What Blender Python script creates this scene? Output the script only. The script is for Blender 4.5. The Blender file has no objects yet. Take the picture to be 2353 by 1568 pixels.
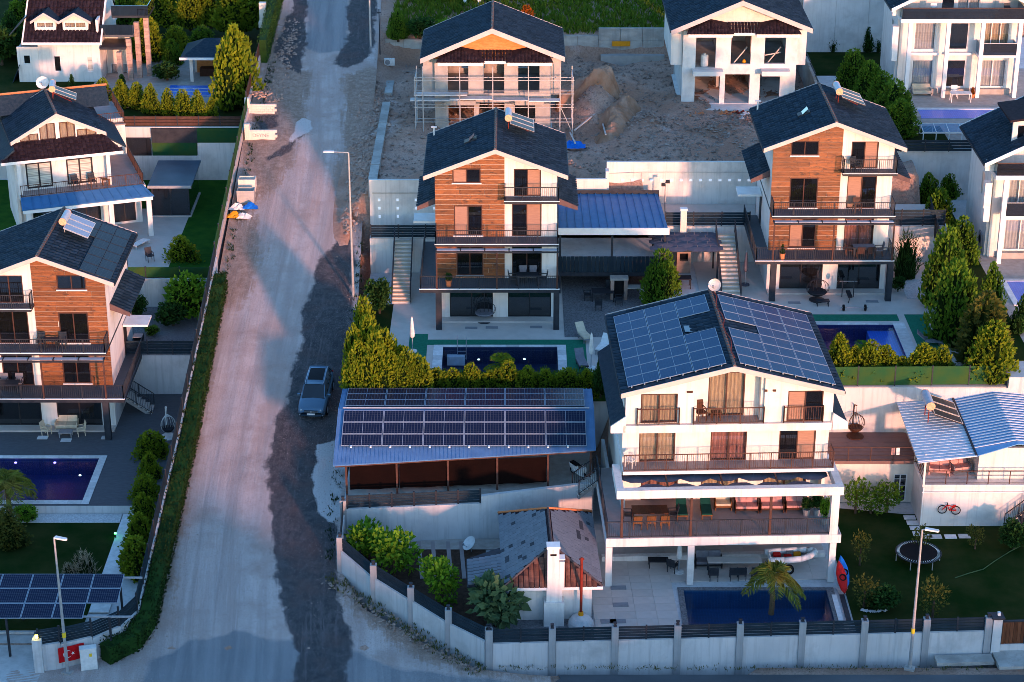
import bpy, math, random
from mathutils import Vector, Matrix
R=math.radians
sc=bpy.context.scene
col=sc.collection
# ---------------- camera
F=4785.0; TH=R(24); CY=-98.06; CZ=63.2          # focal length in 2353 px units, pitch, camera place
cd=bpy.data.cameras.new('camera'); cam=bpy.data.objects.new('camera',cd); col.objects.link(cam)
cam.location=(0,CY,CZ); cam.rotation_euler=(R(90)-TH,0,0)
cd.sensor_width=36; cd.lens=36*F/2353; cd.clip_start=1; cd.clip_end=2000
sc.camera=cam
# ---------------- light
SUN_AZ=R(25); SUN_EL=R(5.0)
wd=bpy.data.worlds.new('World'); sc.world=wd; wd.use_nodes=True
nt=wd.node_tree; bg=nt.nodes['Background']
sky=nt.nodes.new('ShaderNodeTexSky'); sky.sky_type='NISHITA'; sky.sun_disc=False
sky.sun_elevation=SUN_EL; sky.sun_rotation=R(180)-SUN_AZ; sky.altitude=200; sky.air_density=1.0; sky.dust_density=0.5; sky.ozone_density=3.1
nt.links.new(sky.outputs[0],bg.inputs[0]); bg.inputs[1].default_value=0.15
sl=bpy.data.lights.new('sun','SUN'); sl.energy=1.15; sl.angle=R(2.6); sl.color=(1,.42,.27)
so=bpy.data.objects.new('sun',sl); col.objects.link(so)
sd=Vector((math.sin(SUN_AZ)*math.cos(SUN_EL),-math.cos(SUN_AZ)*math.cos(SUN_EL),math.sin(SUN_EL)))
so.rotation_euler=(-sd).to_track_quat('-Z','Y').to_euler(); so.location=sd*200
sc.view_settings.view_transform='Standard'; sc.view_settings.look='None'; sc.view_settings.gamma=1; sc.view_settings.use_curve_mapping=False
sc.view_settings.exposure=2.55
sc.render.engine='CYCLES'; sc.cycles.use_denoising=True; sc.cycles.pixel_filter_type='BLACKMAN_HARRIS'; sc.cycles.filter_width=0.85; sc.cycles.max_bounces=6; sc.cycles.transparent_max_bounces=12
sc.cycles.diffuse_bounces=3; sc.cycles.glossy_bounces=3; sc.cycles.transmission_bounces=4; sc.cycles.caustics_reflective=False; sc.cycles.caustics_refractive=False
# ---------------- survey: a picture point (2353x1568) on a level z, on a plane Y, or on the road
def road_z(Y): return 0.0 if Y<1.5 else .155*(Y-1.5)
def ray(u,v):
    a=(u-1176.5)/F;b=(784-v)/F;c,s=math.cos(TH),math.sin(TH)
    return (a,c+b*s,-s+b*c)
def W(u,v,z):
    d=ray(u,v);t=(z-CZ)/d[2];return Vector((d[0]*t,CY+d[1]*t,z))
def WY(u,v,Y):
    d=ray(u,v);t=(Y-CY)/d[1];return Vector((d[0]*t,Y,CZ+d[2]*t))
def WR(u,v,f=road_z):
    d=ray(u,v);lo,hi=50.,400.
    for i in range(50):
        m=(lo+hi)/2
        if CZ+d[2]*m>f(CY+d[1]*m): lo=m
        else: hi=m
    return Vector((d[0]*lo,CY+d[1]*lo,CZ+d[2]*lo))
# ---------------- objects
def tag(o,label=None,cat=None,group=None,kind=None):
    if label:o['label']=label
    if cat:o['category']=cat
    if group:o['group']=group
    if kind:o['kind']=kind
    return o
def T(name,label,cat,loc,rz=0,group=None,scale=None):
    o=bpy.data.objects.new(name,None);col.objects.link(o);o.location=loc;o.rotation_euler=(0,0,R(rz));o.empty_display_size=.2
    if scale:o.scale=(scale,)*3 if not isinstance(scale,tuple) else scale
    return tag(o,label,cat,group,'thing' if cat else None)
def put(me,name,par=None,loc=(0,0,0),rz=0,**k):
    o=bpy.data.objects.new(name,me);col.objects.link(o);o.parent=par;o.location=loc
    if rz:o.rotation_euler=(0,0,R(rz))
    return tag(o,**k)
def children(o): return [c for c in bpy.data.objects if c.parent==o]
KIDS={}
def dup(root,loc,rz=0,label=None,group=None,scale=None):
    """copy of a thing with its parts and sub-parts"""
    if root.name not in KIDS:
        ch=children(root);KIDS[root.name]=[(c,children(c)) for c in ch]
    r=root.copy();col.objects.link(r);r.location=loc;r.rotation_euler=(0,0,R(rz))
    if scale:r.scale=(scale,)*3 if not isinstance(scale,tuple) else scale
    if label:r['label']=label
    if group:r['group']=group
    for c,gs in KIDS[root.name]:
        d=c.copy();col.objects.link(d);d.parent=r
        for g in gs:
            e=g.copy();col.objects.link(e);e.parent=d
    return r
class MB:
    def __init__(s): s.v=[];s.f=[]
    def add(s,vs,fs):
        n=len(s.v);s.v+=[tuple(p) for p in vs];s.f+=[tuple(i+n for i in f) for f in fs];return s
    def box(s,x0,x1,y0,y1,z0,z1):
        return s.add([(x0,y0,z0),(x1,y0,z0),(x1,y1,z0),(x0,y1,z0),(x0,y0,z1),(x1,y0,z1),(x1,y1,z1),(x0,y1,z1)],
            [(0,3,2,1),(4,5,6,7),(0,1,5,4),(1,2,6,5),(2,3,7,6),(3,0,4,7)])
    def pr(s,pts,a,b,ax='y'):
        """polygon pulled along an axis; pts are (x,z) for y, (x,y) for z, (y,z) for x"""
        n=len(pts);f={'y':lambda p,t:(p[0],t,p[1]),'z':lambda p,t:(p[0],p[1],t),'x':lambda p,t:(t,p[0],p[1])}[ax]
        return s.add([f(p,a) for p in pts]+[f(p,b) for p in pts],
            [tuple(range(n)),tuple(range(2*n-1,n-1,-1))]+[(i,i+n,(i+1)%n+n,(i+1)%n) for i in range(n)])
    def slab(s,q,t):
        """four corners and a thickness pushed down"""
        return s.add(list(q)+[(p[0],p[1],p[2]-t) for p in q],[(0,1,2,3),(7,6,5,4)]+[(i,i+4,(i+1)%4+4,(i+1)%4) for i in range(4)])
    def bar(s,p,q,w,h=None):
        p,q=Vector(p),Vector(q);h=h or w;d=(q-p)
        if d.length<1e-6:return s
        d.normalize();up=Vector((0,0,1)) if abs(d.z)<.95 else Vector((0,1,0))
        x=d.cross(up).normalized()*w/2;y=x.cross(d).normalized()*h/2
        return s.add([p-x-y,p+x-y,p+x+y,p-x+y,q-x-y,q+x-y,q+x+y,q-x+y],[(3,2,1,0),(4,5,6,7),(0,1,5,4),(1,2,6,5),(2,3,7,6),(3,0,4,7)])
    def cyl(s,p,q,r,r2=None,n=10,cap=True):
        p,q=Vector(p),Vector(q);r2=r if r2 is None else r2;d=(q-p).normalized();up=Vector((0,0,1)) if abs(d.z)<.95 else Vector((0,1,0))
        x=d.cross(up).normalized();y=x.cross(d)
        a=[p+(x*math.cos(6.2832*i/n)+y*math.sin(6.2832*i/n))*r for i in range(n)];b=[q+(x*math.cos(6.2832*i/n)+y*math.sin(6.2832*i/n))*r2 for i in range(n)]
        fs=[(i,(i+1)%n,(i+1)%n+n,i+n) for i in range(n)]
        if cap:fs+=[tuple(range(n-1,-1,-1)),tuple(range(n,2*n))]
        return s.add(a+b,fs)
    def tube(s,pts,r,n=6,r2=None):
        for i in range(len(pts)-1):
            k=len(pts)-1
            a=r if r2 is None else r+(r2-r)*i/k;b=r if r2 is None else r+(r2-r)*(i+1)/k
            s.cyl(pts[i],pts[i+1],a,b,n)
        return s
    def lathe(s,prof,c=(0,0,0),n=16):
        m=len(prof);vs=[(c[0]+r*math.cos(6.2832*i/n),c[1]+r*math.sin(6.2832*i/n),c[2]+z) for i in range(n) for r,z in prof]
        return s.add(vs,[(i*m+j,((i+1)%n)*m+j,((i+1)%n)*m+j+1,i*m+j+1) for i in range(n) for j in range(m-1)])
    def grid(s,fn,nu,nv):
        return s.add([fn(i/nu,j/nv) for i in range(nu+1) for j in range(nv+1)],
            [(i*(nv+1)+j,(i+1)*(nv+1)+j,(i+1)*(nv+1)+j+1,i*(nv+1)+j+1) for i in range(nu) for j in range(nv)])
    def mesh(s,name,mat,smooth=False):
        me=bpy.data.meshes.new(name);me.from_pydata(s.v,[],s.f);me.update()
        if mat:me.materials.append(m[mat] if isinstance(mat,str) else mat)
        if smooth:me.shade_smooth()
        return me
    def o(s,name,mat,par=None,loc=(0,0,0),rz=0,smooth=False,**k):
        return put(s.mesh(name,mat,smooth),name,par,loc,rz,**k)
# ---------------- materials
m={}
def nodes(name):
    mt=bpy.data.materials.new(name);mt.use_nodes=True;m[name]=mt;t=mt.node_tree
    return mt,t,t.nodes['Principled BSDF'],lambda ty,**k:_n(t,ty,k)
def _n(t,ty,k):
    n=t.nodes.new('ShaderNode'+ty)
    for a,b in k.items():
        if a[0]=='i' and a[1:].isdigit(): n.inputs[int(a[1:])].default_value=b
        else: setattr(n,a,b)
    return n
def mix(t,fac,a,b,blend='MIX'):
    n=t.nodes.new('ShaderNodeMix');n.data_type='RGBA';n.blend_type=blend
    for s,i in ((fac,0),(a,6),(b,7)):
        if hasattr(s,'is_output'): t.links.new(s,n.inputs[i])
        else: n.inputs[i].default_value=s if i==0 else (tuple(s)+(1,))[:4]
    return n.outputs[2]
def ramp(t,src,a,b):
    n=t.nodes.new('ShaderNodeMapRange');n.inputs[1].default_value=a;n.inputs[2].default_value=b;t.links.new(src,n.inputs[0]);return n.outputs[0]
def noise(t,vec,scale,detail=3,rough=.6,dist=0):
    n=t.nodes.new('ShaderNodeTexNoise');n.inputs['Scale'].default_value=scale;n.inputs['Detail'].default_value=detail;n.inputs['Roughness'].default_value=rough;n.inputs['Distortion'].default_value=dist
    if vec is not None:t.links.new(vec,n.inputs['Vector'])
    return n.outputs['Fac']
def coords(t,world=False,stretch=(1,1,1)):
    if world: src=t.nodes.new('ShaderNodeNewGeometry').outputs['Position']
    else: src=t.nodes.new('ShaderNodeTexCoord').outputs['Object']
    mp=t.nodes.new('ShaderNodeMapping');mp.inputs['Scale'].default_value=stretch;t.links.new(src,mp.inputs[0]);return mp.outputs[0]
def bump(t,p,h,strength=.3,dist=.02):
    b=t.nodes.new('ShaderNodeBump');b.inputs['Strength'].default_value=strength;b.inputs['Distance'].default_value=dist
    t.links.new(h,b.inputs['Height']);t.links.new(b.outputs[0],p.inputs['Normal'])
def pm(name,c,rough=.6,c2=None,scale=3.,stretch=(1,1,1),bmp=0,bs=30,metal=0,world=False,rnd=0,spec=.06,sat=(.35,.65),streak=0):
    """plain painted or built surface: two tones mixed by noise, fine relief, optional change from piece to piece"""
    mt,t,p,N=nodes(name)
    c2=c2 or tuple(x*.8 for x in c);v=coords(t,world,stretch)
    o=mix(t,ramp(t,noise(t,v,scale,4),*sat),c,c2)
    if streak:
        o=mix(t,ramp(t,noise(t,coords(t,world,(2.2,2.2,.12)),1.6,5,.7),.5,.78),o,tuple(x*(1-streak)*.97 for x in c))
        o=mix(t,ramp(t,noise(t,coords(t,world,(1,1,1)),.35,5,.7),.52,.75),o,tuple(x*(1-streak*.7) for x in c2))
    if rnd:
        oi=N('ObjectInfo');h=N('HueSaturation');t.links.new(o,h.inputs['Color'])
        mr=N('MapRange',i3=1-rnd,i4=1+rnd);t.links.new(oi.outputs['Random'],mr.inputs[0]);t.links.new(mr.outputs[0],h.inputs['Value']);o=h.outputs[0]
    t.links.new(o,p.inputs['Base Color']);p.inputs['Roughness'].default_value=rough;p.inputs['Metallic'].default_value=metal;p.inputs['Specular IOR Level'].default_value=spec
    if bmp: bump(t,p,noise(t,v,bs,4),bmp)
    return mt
pm('plaster',(.69,.665,.635),.85,(.60,.58,.555),.8,bmp=.15,bs=60,sat=(.4,.8),streak=.3)
pm('plaster_grey',(.62,.63,.63),.85,(.52,.53,.53),.7,bmp=.15,bs=60,streak=.25)
pm('plaster_street',(.56,.565,.57),.85,(.47,.48,.49),.6,(1,1,.5),bmp=.2,bs=50,world=True,streak=.34)
pm('plaster_warm',(.72,.64,.56),.85,(.62,.55,.48),.6,streak=.2)
pm('trim_white',(.8,.79,.77),.6,(.7,.69,.68),1.5)
pm('trim_pink',(.52,.45,.43),.6,(.46,.4,.38),1.5)
pm('concrete',(.42,.40,.38),.9,(.29,.28,.27),1.1,bmp=.5,bs=18,sat=(.3,.7))
pm('concrete_white',(.66,.65,.63),.9,(.45,.44,.43),.9,bmp=.4,bs=15,sat=(.45,.8))
pm('concrete_wall',(.46,.44,.41),.9,(.3,.29,.27),.7,(1,1,2.2),bmp=.5,bs=14,world=True,streak=.35)
pm('brick_orange',(.62,.25,.09),.9,(.5,.18,.06),3,(1,1,3),bmp=.4,bs=10)
pm('roof_tile',(.012,.026,.042),.6,(.026,.042,.058),5,bmp=.2,bs=60,spec=.02)
pm('roof_brown',(.017,.012,.017),.6,(.032,.022,.026),4,bmp=.2,bs=60,spec=.02)
pm('roof_under',(.1,.08,.08),.7)
pm('soffit_brown',(.13,.085,.085),.7,(.1,.065,.065),2);pm('canopy_glass',(.42,.44,.49),.4,(.34,.36,.41),1.5)
pm('ridge_tile',(.06,.05,.055),.5,(.12,.09,.085),9)
pm('shingle',(.15,.16,.18),.75,(.18,.19,.21),4,rnd=.09,bmp=.2)
pm('shingle_dark',(.055,.06,.072),.75,rnd=.1)
pm('hip_tile',(.10,.045,.035),.6,(.15,.07,.05),5)
pm('metal_dark',(.028,.033,.042),.45,(.045,.05,.06),2,metal=.2)
pm('metal_fence',(.014,.026,.038),.55,(.02,.034,.046),2,rnd=.15)
pm('metal_brown',(.07,.035,.028),.5,(.09,.05,.04),3)
pm('metal_blue',(.035,.13,.28),.4,(.05,.16,.33),1.5)
pm('metal_carport',(.07,.16,.31),.4,(.09,.2,.37),1.2)
pm('sheet_white',(.55,.62,.7),.4,(.45,.53,.62),.7,metal=.15)
pm('sheet_blue',(.12,.29,.5),.4,(.16,.34,.55),.7)
pm('alu',(.36,.39,.43),.5,(.3,.33,.37),4,metal=.4)
pm('galv',(.45,.46,.47),.5,(.35,.36,.37),6,metal=.5)
pm('frame_brown',(.075,.04,.033),.5)
pm('frame_dark',(.03,.03,.034),.45)
pm('frame_white',(.75,.75,.74),.5)
pm('asphalt',(.040,.042,.048),.9,(.075,.07,.07),.45,(1,.35,1),bmp=.7,bs=45,world=True,sat=(.42,.72))
pm('asphalt_old',(.23,.235,.25),.9,(.17,.175,.19),.6,(1,.25,1),bmp=.5,bs=45,world=True)
pm('street',(.12,.125,.135),.9,(.075,.078,.085),.25,(.4,1,1),bmp=.6,bs=40,world=True)
pm('dirt',(.24,.125,.075),.95,(.36,.235,.17),.6,bmp=1,bs=12,world=True)
pm('soil',(.045,.028,.02),.95,(.08,.05,.036),4,bmp=1,bs=20)
pm('rubble',(.42,.33,.28),.95,(.2,.14,.115),2,rnd=.3,world=True)
pm('stone_white',(.62,.62,.62),.9,(.5,.5,.5),3,rnd=.2)
pm('deck_grey',(.095,.102,.115),.6,(.075,.08,.09),3,(1,4,1))
pm('deck_light',(.52,.47,.43),.55,(.46,.415,.38),1.4,rnd=.06)
pm('deck_stone',(.40,.365,.33),.7,(.31,.28,.25),2)
pm('deck_brown',(.17,.105,.095),.6,(.2,.13,.115),2,(1,6,1))
pm('balcony_floor',(.30,.26,.255),.6,(.26,.225,.22),2)
pm('step_stone',(.52,.42,.31),.7,(.44,.35,.26),3)
pm('green_carpet',(.02,.17,.105),.95,(.016,.13,.08),6)
pm('lawn',(.006,.024,.004),.95,(.028,.036,.010),.45,bmp=.8,bs=60,world=True,spec=.03)
pm('lawn_bright',(.014,.065,.010),.95,(.03,.095,.012),1.0,bmp=.8,bs=60,world=True,spec=.03)
pm('net_green',(.012,.07,.03),.9,(.035,.075,.02),.8)
pm('fabric_dark',(.028,.03,.036),.9)
pm('fabric_grey',(.19,.19,.22),.9,(.15,.15,.17),5)
pm('fabric_pink',(.6,.3,.27),.9,(.5,.25,.23),5)
pm('fabric_cream',(.62,.52,.38),.9)
pm('fabric_green',(.012,.07,.055),.9)
pm('curtain',(.72,.56,.36),.9,(.42,.3,.19),4,(9,1,.4))
pm('curtain_white',(.7,.68,.62),.9,(.5,.49,.46),4,(8,1,.4))
pm('curtain_red',(.55,.24,.19),.9,(.3,.13,.1),4,(9,1,.4))
pm('blind_brown',(.33,.2,.15),.8,(.27,.16,.12),2,(1,1,12))
pm('blind_stripe',(.55,.56,.5),.8,(.28,.3,.28),2.2,(.01,.01,4),sat=(.48,.52))
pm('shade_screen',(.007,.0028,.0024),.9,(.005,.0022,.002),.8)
pm('post_grey',(.33,.345,.36),.85,(.28,.29,.3),.8,streak=.2)
pm('umbrella_grey',(.12,.115,.14),.9,(.095,.09,.115),3)
pm('umbrella_white',(.75,.74,.72),.9)
pm('white_paint',(.82,.82,.82),.35);pm('black_rubber',(.012,.012,.014),.7);pm('black_gloss',(.012,.013,.016),.15)
pm('tank_white',(.42,.47,.54),.3,(.33,.38,.45),3);pm('tank_cap',(.72,.42,.26),.6,(.55,.3,.18),6)
pm('collector',(.035,.032,.034),.3,(.05,.045,.048),4,spec=.1);pm('collector_rim',(.7,.62,.55),.4,metal=.3)
pm('collector_pale',(.26,.31,.4),.2,(.2,.25,.33),3,spec=.3)
pm('red_paint',(.62,.02,.02),.35);pm('red_flag',(.60,.012,.018),.8);pm('blue_plastic',(.02,.2,.6),.5,(.015,.15,.5),3);pm('blue_tarp',(.01,.16,.62),.5,(.01,.12,.5),3,bmp=.6,bs=6)
pm('orange_paint',(.75,.3,.02),.5);pm('yellow_paint',(.8,.55,.04),.5);pm('rust',(.22,.03,.018),.6,(.14,.025,.018),4)
pm('plastic_white',(.72,.72,.7),.45);pm('plastic_grey',(.25,.26,.28),.5);pm('wood_teak',(.2,.085,.035),.6,(.14,.06,.025),4,(1,6,1));pm('wood_dark',(.06,.025,.016),.5,(.09,.04,.025),4,(6,1,1))
pm('bark',(.10,.07,.05),.95,(.05,.035,.025),6,bmp=.8,bs=20);pm('palm_bark',(.18,.12,.07),.95,(.09,.06,.035),8,(1,1,4),bmp=1,bs=14)
pm('terracotta',(.55,.2,.09),.8,(.45,.16,.07),4)
pm('brick_face',(.40,.28,.23),.85,(.32,.22,.18),4,rnd=.18)
pm('gate_wood',(.16,.06,.03),.6,(.09,.035,.02),2,(8,8,.6),rnd=.25)
pm('pavement_white',(.5,.5,.5),.9,(.4,.4,.4),2,bmp=.3)
pm('pebble',(.2,.205,.215),.9,(.1,.1,.108),9,bmp=.8,bs=25,world=True)
pm('pebble_white',(.58,.58,.58),.9,(.38,.38,.39),10,bmp=.8,bs=25,world=True)
def tile_tint(k,lo,hi):
    t=m[k].node_tree;p=t.nodes['Principled BSDF'];l=p.inputs['Base Color'].links[0];src=l.from_socket;g=t.nodes.new('ShaderNodeNewGeometry');h=t.nodes.new('ShaderNodeHueSaturation');mr=t.nodes.new('ShaderNodeMapRange');mr.inputs[3].default_value=lo;mr.inputs[4].default_value=hi
    t.links.new(g.outputs['Random Per Island'],mr.inputs[0]);t.links.new(mr.outputs[0],h.inputs['Value']);t.links.new(src,h.inputs['Color']);t.links.new(h.outputs[0],p.inputs['Base Color'])
for k in ('roof_tile','roof_brown','hip_tile'): tile_tint(k,.72,1.32)
# wood cladding
def wood():
    mt,t,p,N=nodes('wood_clad');v=coords(t,False,(.5,1,6))
    o=mix(t,ramp(t,noise(t,v,3.2,6,.7,.8),.35,.68),(.27,.09,.025),(.075,.025,.010))
    kn=ramp(t,noise(t,coords(t,False,(1.2,1,3)),1.6,4,.7),.56,.68);o=mix(t,kn,o,(.05,.02,.012))
    oi=N('ObjectInfo');h=N('HueSaturation');t.links.new(o,h.inputs['Color']);mr=N('MapRange',i3=.62,i4=1.25);t.links.new(oi.outputs['Random'],mr.inputs[0]);t.links.new(mr.outputs[0],h.inputs['Value'])
    t.links.new(h.outputs[0],p.inputs['Base Color']);p.inputs['Roughness'].default_value=.55
    bump(t,p,noise(t,v,7,5),.3)
wood()
def solar(name,c,c2,nx,ny,lines,w):
    """photovoltaic glass: cells with thin conductor lines"""
    mt,t,p,N=nodes(name);tc=N('TexCoord');b=N('TexBrick',offset=0.0,squash=1.0)
    t.links.new(tc.outputs['Generated'],b.inputs[0]);b.inputs['Scale'].default_value=1;b.inputs['Mortar Size'].default_value=w;b.inputs['Mortar Smooth'].default_value=.1
    b.inputs['Brick Width'].default_value=1/nx;b.inputs['Row Height'].default_value=1/ny
    b.inputs['Color1'].default_value=c+(1,);b.inputs['Color2'].default_value=c2+(1,);b.inputs['Mortar'].default_value=lines+(1,)
    t.links.new(b.outputs['Color'],p.inputs['Base Color']);p.inputs['Roughness'].default_value=.25;p.inputs['Specular IOR Level'].default_value=.07
solar('pv_blue',(.005,.040,.105),(.006,.046,.118),12,6,(.012,.055,.12),.006)
solar('pv_dark',(.006,.011,.034),(.008,.014,.04),14,6,(.05,.06,.09),.007)
solar('pv_black',(.012,.018,.028),(.013,.02,.03),6,3,(.03,.045,.06),.01)
def schlick(t,N,f0,gain=1.0,normal=None):
    lw=N('LayerWeight');lw.inputs[0].default_value=.5
    if normal: t.links.new(normal,lw.inputs['Normal'])
    p=N('Math',operation='POWER',i1=5.0);t.links.new(lw.outputs['Facing'],p.inputs[0])
    q=N('Math',operation='MULTIPLY_ADD',i1=(1-f0)*gain,i2=f0*gain);t.links.new(p.outputs[0],q.inputs[0]);return q.outputs[0]
def glass(name,tint,tr,rough=.02):
    mt,t,p,N=nodes(name);t.nodes.remove(p);out=t.nodes['Material Output']
    g=N('BsdfGlossy',i1=rough);g.inputs[0].default_value=(.9,.95,1,1);d=N('BsdfTransparent');d.inputs[0].default_value=tint+(1,);k=N('BsdfDiffuse');k.inputs[0].default_value=(.02,.022,.026,1)
    fr=schlick(t,N,.06,1.6);a=N('MixShader',i0=tr);t.links.new(k.outputs[0],a.inputs[1]);t.links.new(d.outputs[0],a.inputs[2])
    x=N('MixShader');t.links.new(fr,x.inputs[0]);t.links.new(a.outputs[0],x.inputs[1]);t.links.new(g.outputs[0],x.inputs[2]);t.links.new(x.outputs[0],out.inputs[0])
glass('glass',(.45,.47,.5),.75);glass('glass_clear',(.9,.92,.94),.95);glass('glass_dark',(.25,.28,.32),.6);glass('glass_blue',(.2,.28,.36),.55)
def pool_mat(name,deep,tile,scale):
    mt,t,p,N=nodes(name);v=coords(t,True)
    b=N('TexBrick',offset=0.0);t.links.new(v,b.inputs[0]);b.inputs['Scale'].default_value=scale;b.inputs['Mortar Size'].default_value=.02;b.inputs['Brick Width'].default_value=.5;b.inputs['Row Height'].default_value=.5
    b.inputs['Color1'].default_value=deep+(1,);b.inputs['Color2'].default_value=tile+(1,);b.inputs['Mortar'].default_value=tuple(x*1.6 for x in tile)+(1,)
    t.links.new(b.outputs['Color'],p.inputs['Base Color']);p.inputs['Roughness'].default_value=.4
pool_mat('pool_blue',(.007,.05,.125),(.009,.06,.15),3.);pool_mat('pool_navy',(.005,.018,.06),(.006,.022,.07),3.);pool_mat('pool_violet',(.006,.014,.085),(.008,.019,.11),3.);pool_mat('pool_bright',(.02,.12,.50),(.03,.15,.55),3.)
def water():
    mt,t,p,N=nodes('water');t.nodes.remove(p);out=t.nodes['Material Output']
    g=N('BsdfGlossy',i1=.03);d=N('BsdfTransparent');d.inputs[0].default_value=(.72,.82,.92,1);
    b=N('Bump',i0=.4,i1=.03);t.links.new(noise(t,coords(t,True),3.5,4),b.inputs['Height'])
    t.links.new(b.outputs[0],g.inputs['Normal']);fr=schlick(t,N,.02,.75,b.outputs[0])
    x=N('MixShader');t.links.new(fr,x.inputs[0]);t.links.new(d.outputs[0],x.inputs[1]);t.links.new(g.outputs[0],x.inputs[2]);t.links.new(x.outputs[0],out.inputs[0])
water()
def leaf(name,a,b,c,tr=.25):
    """foliage: every leaf its own shade, lighter where the plant throws new growth"""
    mt,t,p,N=nodes(name);g=N('NewGeometry');o=mix(t,g.outputs['Random Per Island'],a,b)
    o=mix(t,ramp(t,noise(t,coords(t),1.4,3),.45,.7),o,c)
    t.links.new(o,p.inputs['Base Color']);p.inputs['Roughness'].default_value=.65;p.inputs['Specular IOR Level'].default_value=.08
    tl=N('BsdfTranslucent');t.links.new(o,tl.inputs[0]);x=N('MixShader',i0=tr);out=t.nodes['Material Output']
    t.links.new(p.outputs[0],x.inputs[1]);t.links.new(tl.outputs[0],x.inputs[2]);t.links.new(x.outputs[0],out.inputs[0])
leaf('leaf_gold',(.10,.165,.011),(.21,.25,.015),(.045,.095,.010));leaf('leaf_conifer',(.055,.13,.012),(.12,.21,.018),(.032,.08,.010))
leaf('leaf_dark',(.018,.06,.014),(.038,.095,.018),(.013,.038,.010));leaf('leaf_hedge',(.008,.026,.007),(.018,.044,.010),(.016,.034,.009))
leaf('leaf_bright',(.08,.2,.014),(.16,.29,.02),(.05,.13,.012));leaf('leaf_palm',(.09,.12,.018),(.16,.18,.03),(.17,.14,.03));leaf('leaf_grey',(.06,.11,.05),(.10,.16,.07),(.05,.09,.04))
pm('core_shade',(.008,.018,.005),.95,spec=0);pm('pv_rim',(.24,.29,.36),.5,(.2,.25,.31),4)  # crown cores near black: shade inside the foliage put into the colour
leaf('leaf_orange',(.38,.10,.012),(.30,.08,.012),(.24,.07,.012));leaf('leaf_olive',(.06,.075,.016),(.10,.10,.02),(.04,.06,.014));leaf('leaf_dry',(.3,.24,.16),(.4,.33,.24),(.25,.2,.14));leaf('leaf_field',(.05,.12,.012),(.10,.17,.016),(.13,.16,.015))
def gravel_road():
    """worn carriageway: gravel with wheel tracks; where asphalt, old asphalt, brown dirt and pale dust lie is stored on the surface"""
    mt,t,p,N=nodes('gravel');v=coords(t,True);at=lambda n:N('Attribute',attribute_name=n).outputs['Fac']
    cx=N('CombineXYZ');t.links.new(at('across'),cx.inputs[0]);sp=N('SeparateXYZ');t.links.new(v,sp.inputs[0]);ml=N('Math',operation='MULTIPLY',i1=.045);t.links.new(sp.outputs[1],ml.inputs[0]);t.links.new(ml.outputs[0],cx.inputs[1]);vs=cx.outputs[0]
    big=noise(t,v,.35,5,.65);mid=noise(t,v,2.2,5,.7);fine=noise(t,v,9,5,.85);grit=noise(t,v,22,3,.85)
    track=noise(t,vs,1.2,5,.6,.6);track2=noise(t,vs,3.2,4,.65,.8)
    o=mix(t,ramp(t,track,.34,.68),(.36,.29,.265),(.52,.44,.41))
    o=mix(t,ramp(t,track2,.56,.95),o,(.58,.50,.475));o=mix(t,ramp(t,big,.45,.65),o,(.37,.285,.25))
    def soft(n,k):
        a=N('Math',operation='MULTIPLY_ADD',i1=k,i2=-k*.5);t.links.new(mid,a.inputs[0]);b=N('Math',operation='ADD');t.links.new(at(n),b.inputs[0]);t.links.new(a.outputs[0],b.inputs[1])
        c=N('Math',operation='MULTIPLY_ADD',i1=k*.8,i2=-k*.4);t.links.new(track2,c.inputs[0]);d=N('Math',operation='ADD');t.links.new(b.outputs[0],d.inputs[0]);t.links.new(c.outputs[0],d.inputs[1]);return ramp(t,d.outputs[0],.4,.6)
    o=mix(t,soft('dirt',1.1),o,mix(t,ramp(t,mid,.4,.65),(.24,.165,.125),(.36,.265,.215)))
    o=mix(t,soft('old',.25),o,mix(t,ramp(t,track,.4,.62),(.2,.2,.21),(.27,.265,.27)))
    asp=mix(t,ramp(t,mid,.42,.75),(.04,.042,.048),(.10,.095,.098));asp=mix(t,ramp(t,track2,.55,.8),asp,(.14,.125,.125));asp=mix(t,ramp(t,big,.5,.7),asp,(.085,.06,.058))
    o=mix(t,soft('asph',.55),o,asp);o=mix(t,soft('pale',.5),o,(.5,.465,.455))
    o=mix(t,ramp(t,fine,.53,.78),o,(.16,.13,.115));o=mix(t,ramp(t,grit,.58,.74),o,(.70,.64,.61))
    t.links.new(o,p.inputs['Base Color']);p.inputs['Roughness'].default_value=.95;p.inputs['Specular IOR Level'].default_value=.1
    ad=N('Math',operation='ADD');t.links.new(fine,ad.inputs[0]);t.links.new(track2,ad.inputs[1]);bump(t,p,ad.outputs[0],.8,.07)
gravel_road()
def earth():
    mt,t,p,N=nodes('earth');v=coords(t,True)
    o=mix(t,ramp(t,noise(t,v,.22,5,.65),.40,.62),(.36,.20,.135),(.48,.32,.25))
    o=mix(t,ramp(t,noise(t,v,.13,6,.7),.6,.74),o,(.5,.45,.43))
    o=mix(t,ramp(t,noise(t,v,6,5,.8),.45,.7),o,(.21,.125,.09))
    t.links.new(o,p.inputs['Base Color']);p.inputs['Roughness'].default_value=.95
    bump(t,p,noise(t,v,5,6,.8),.9,.12)
earth()
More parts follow.
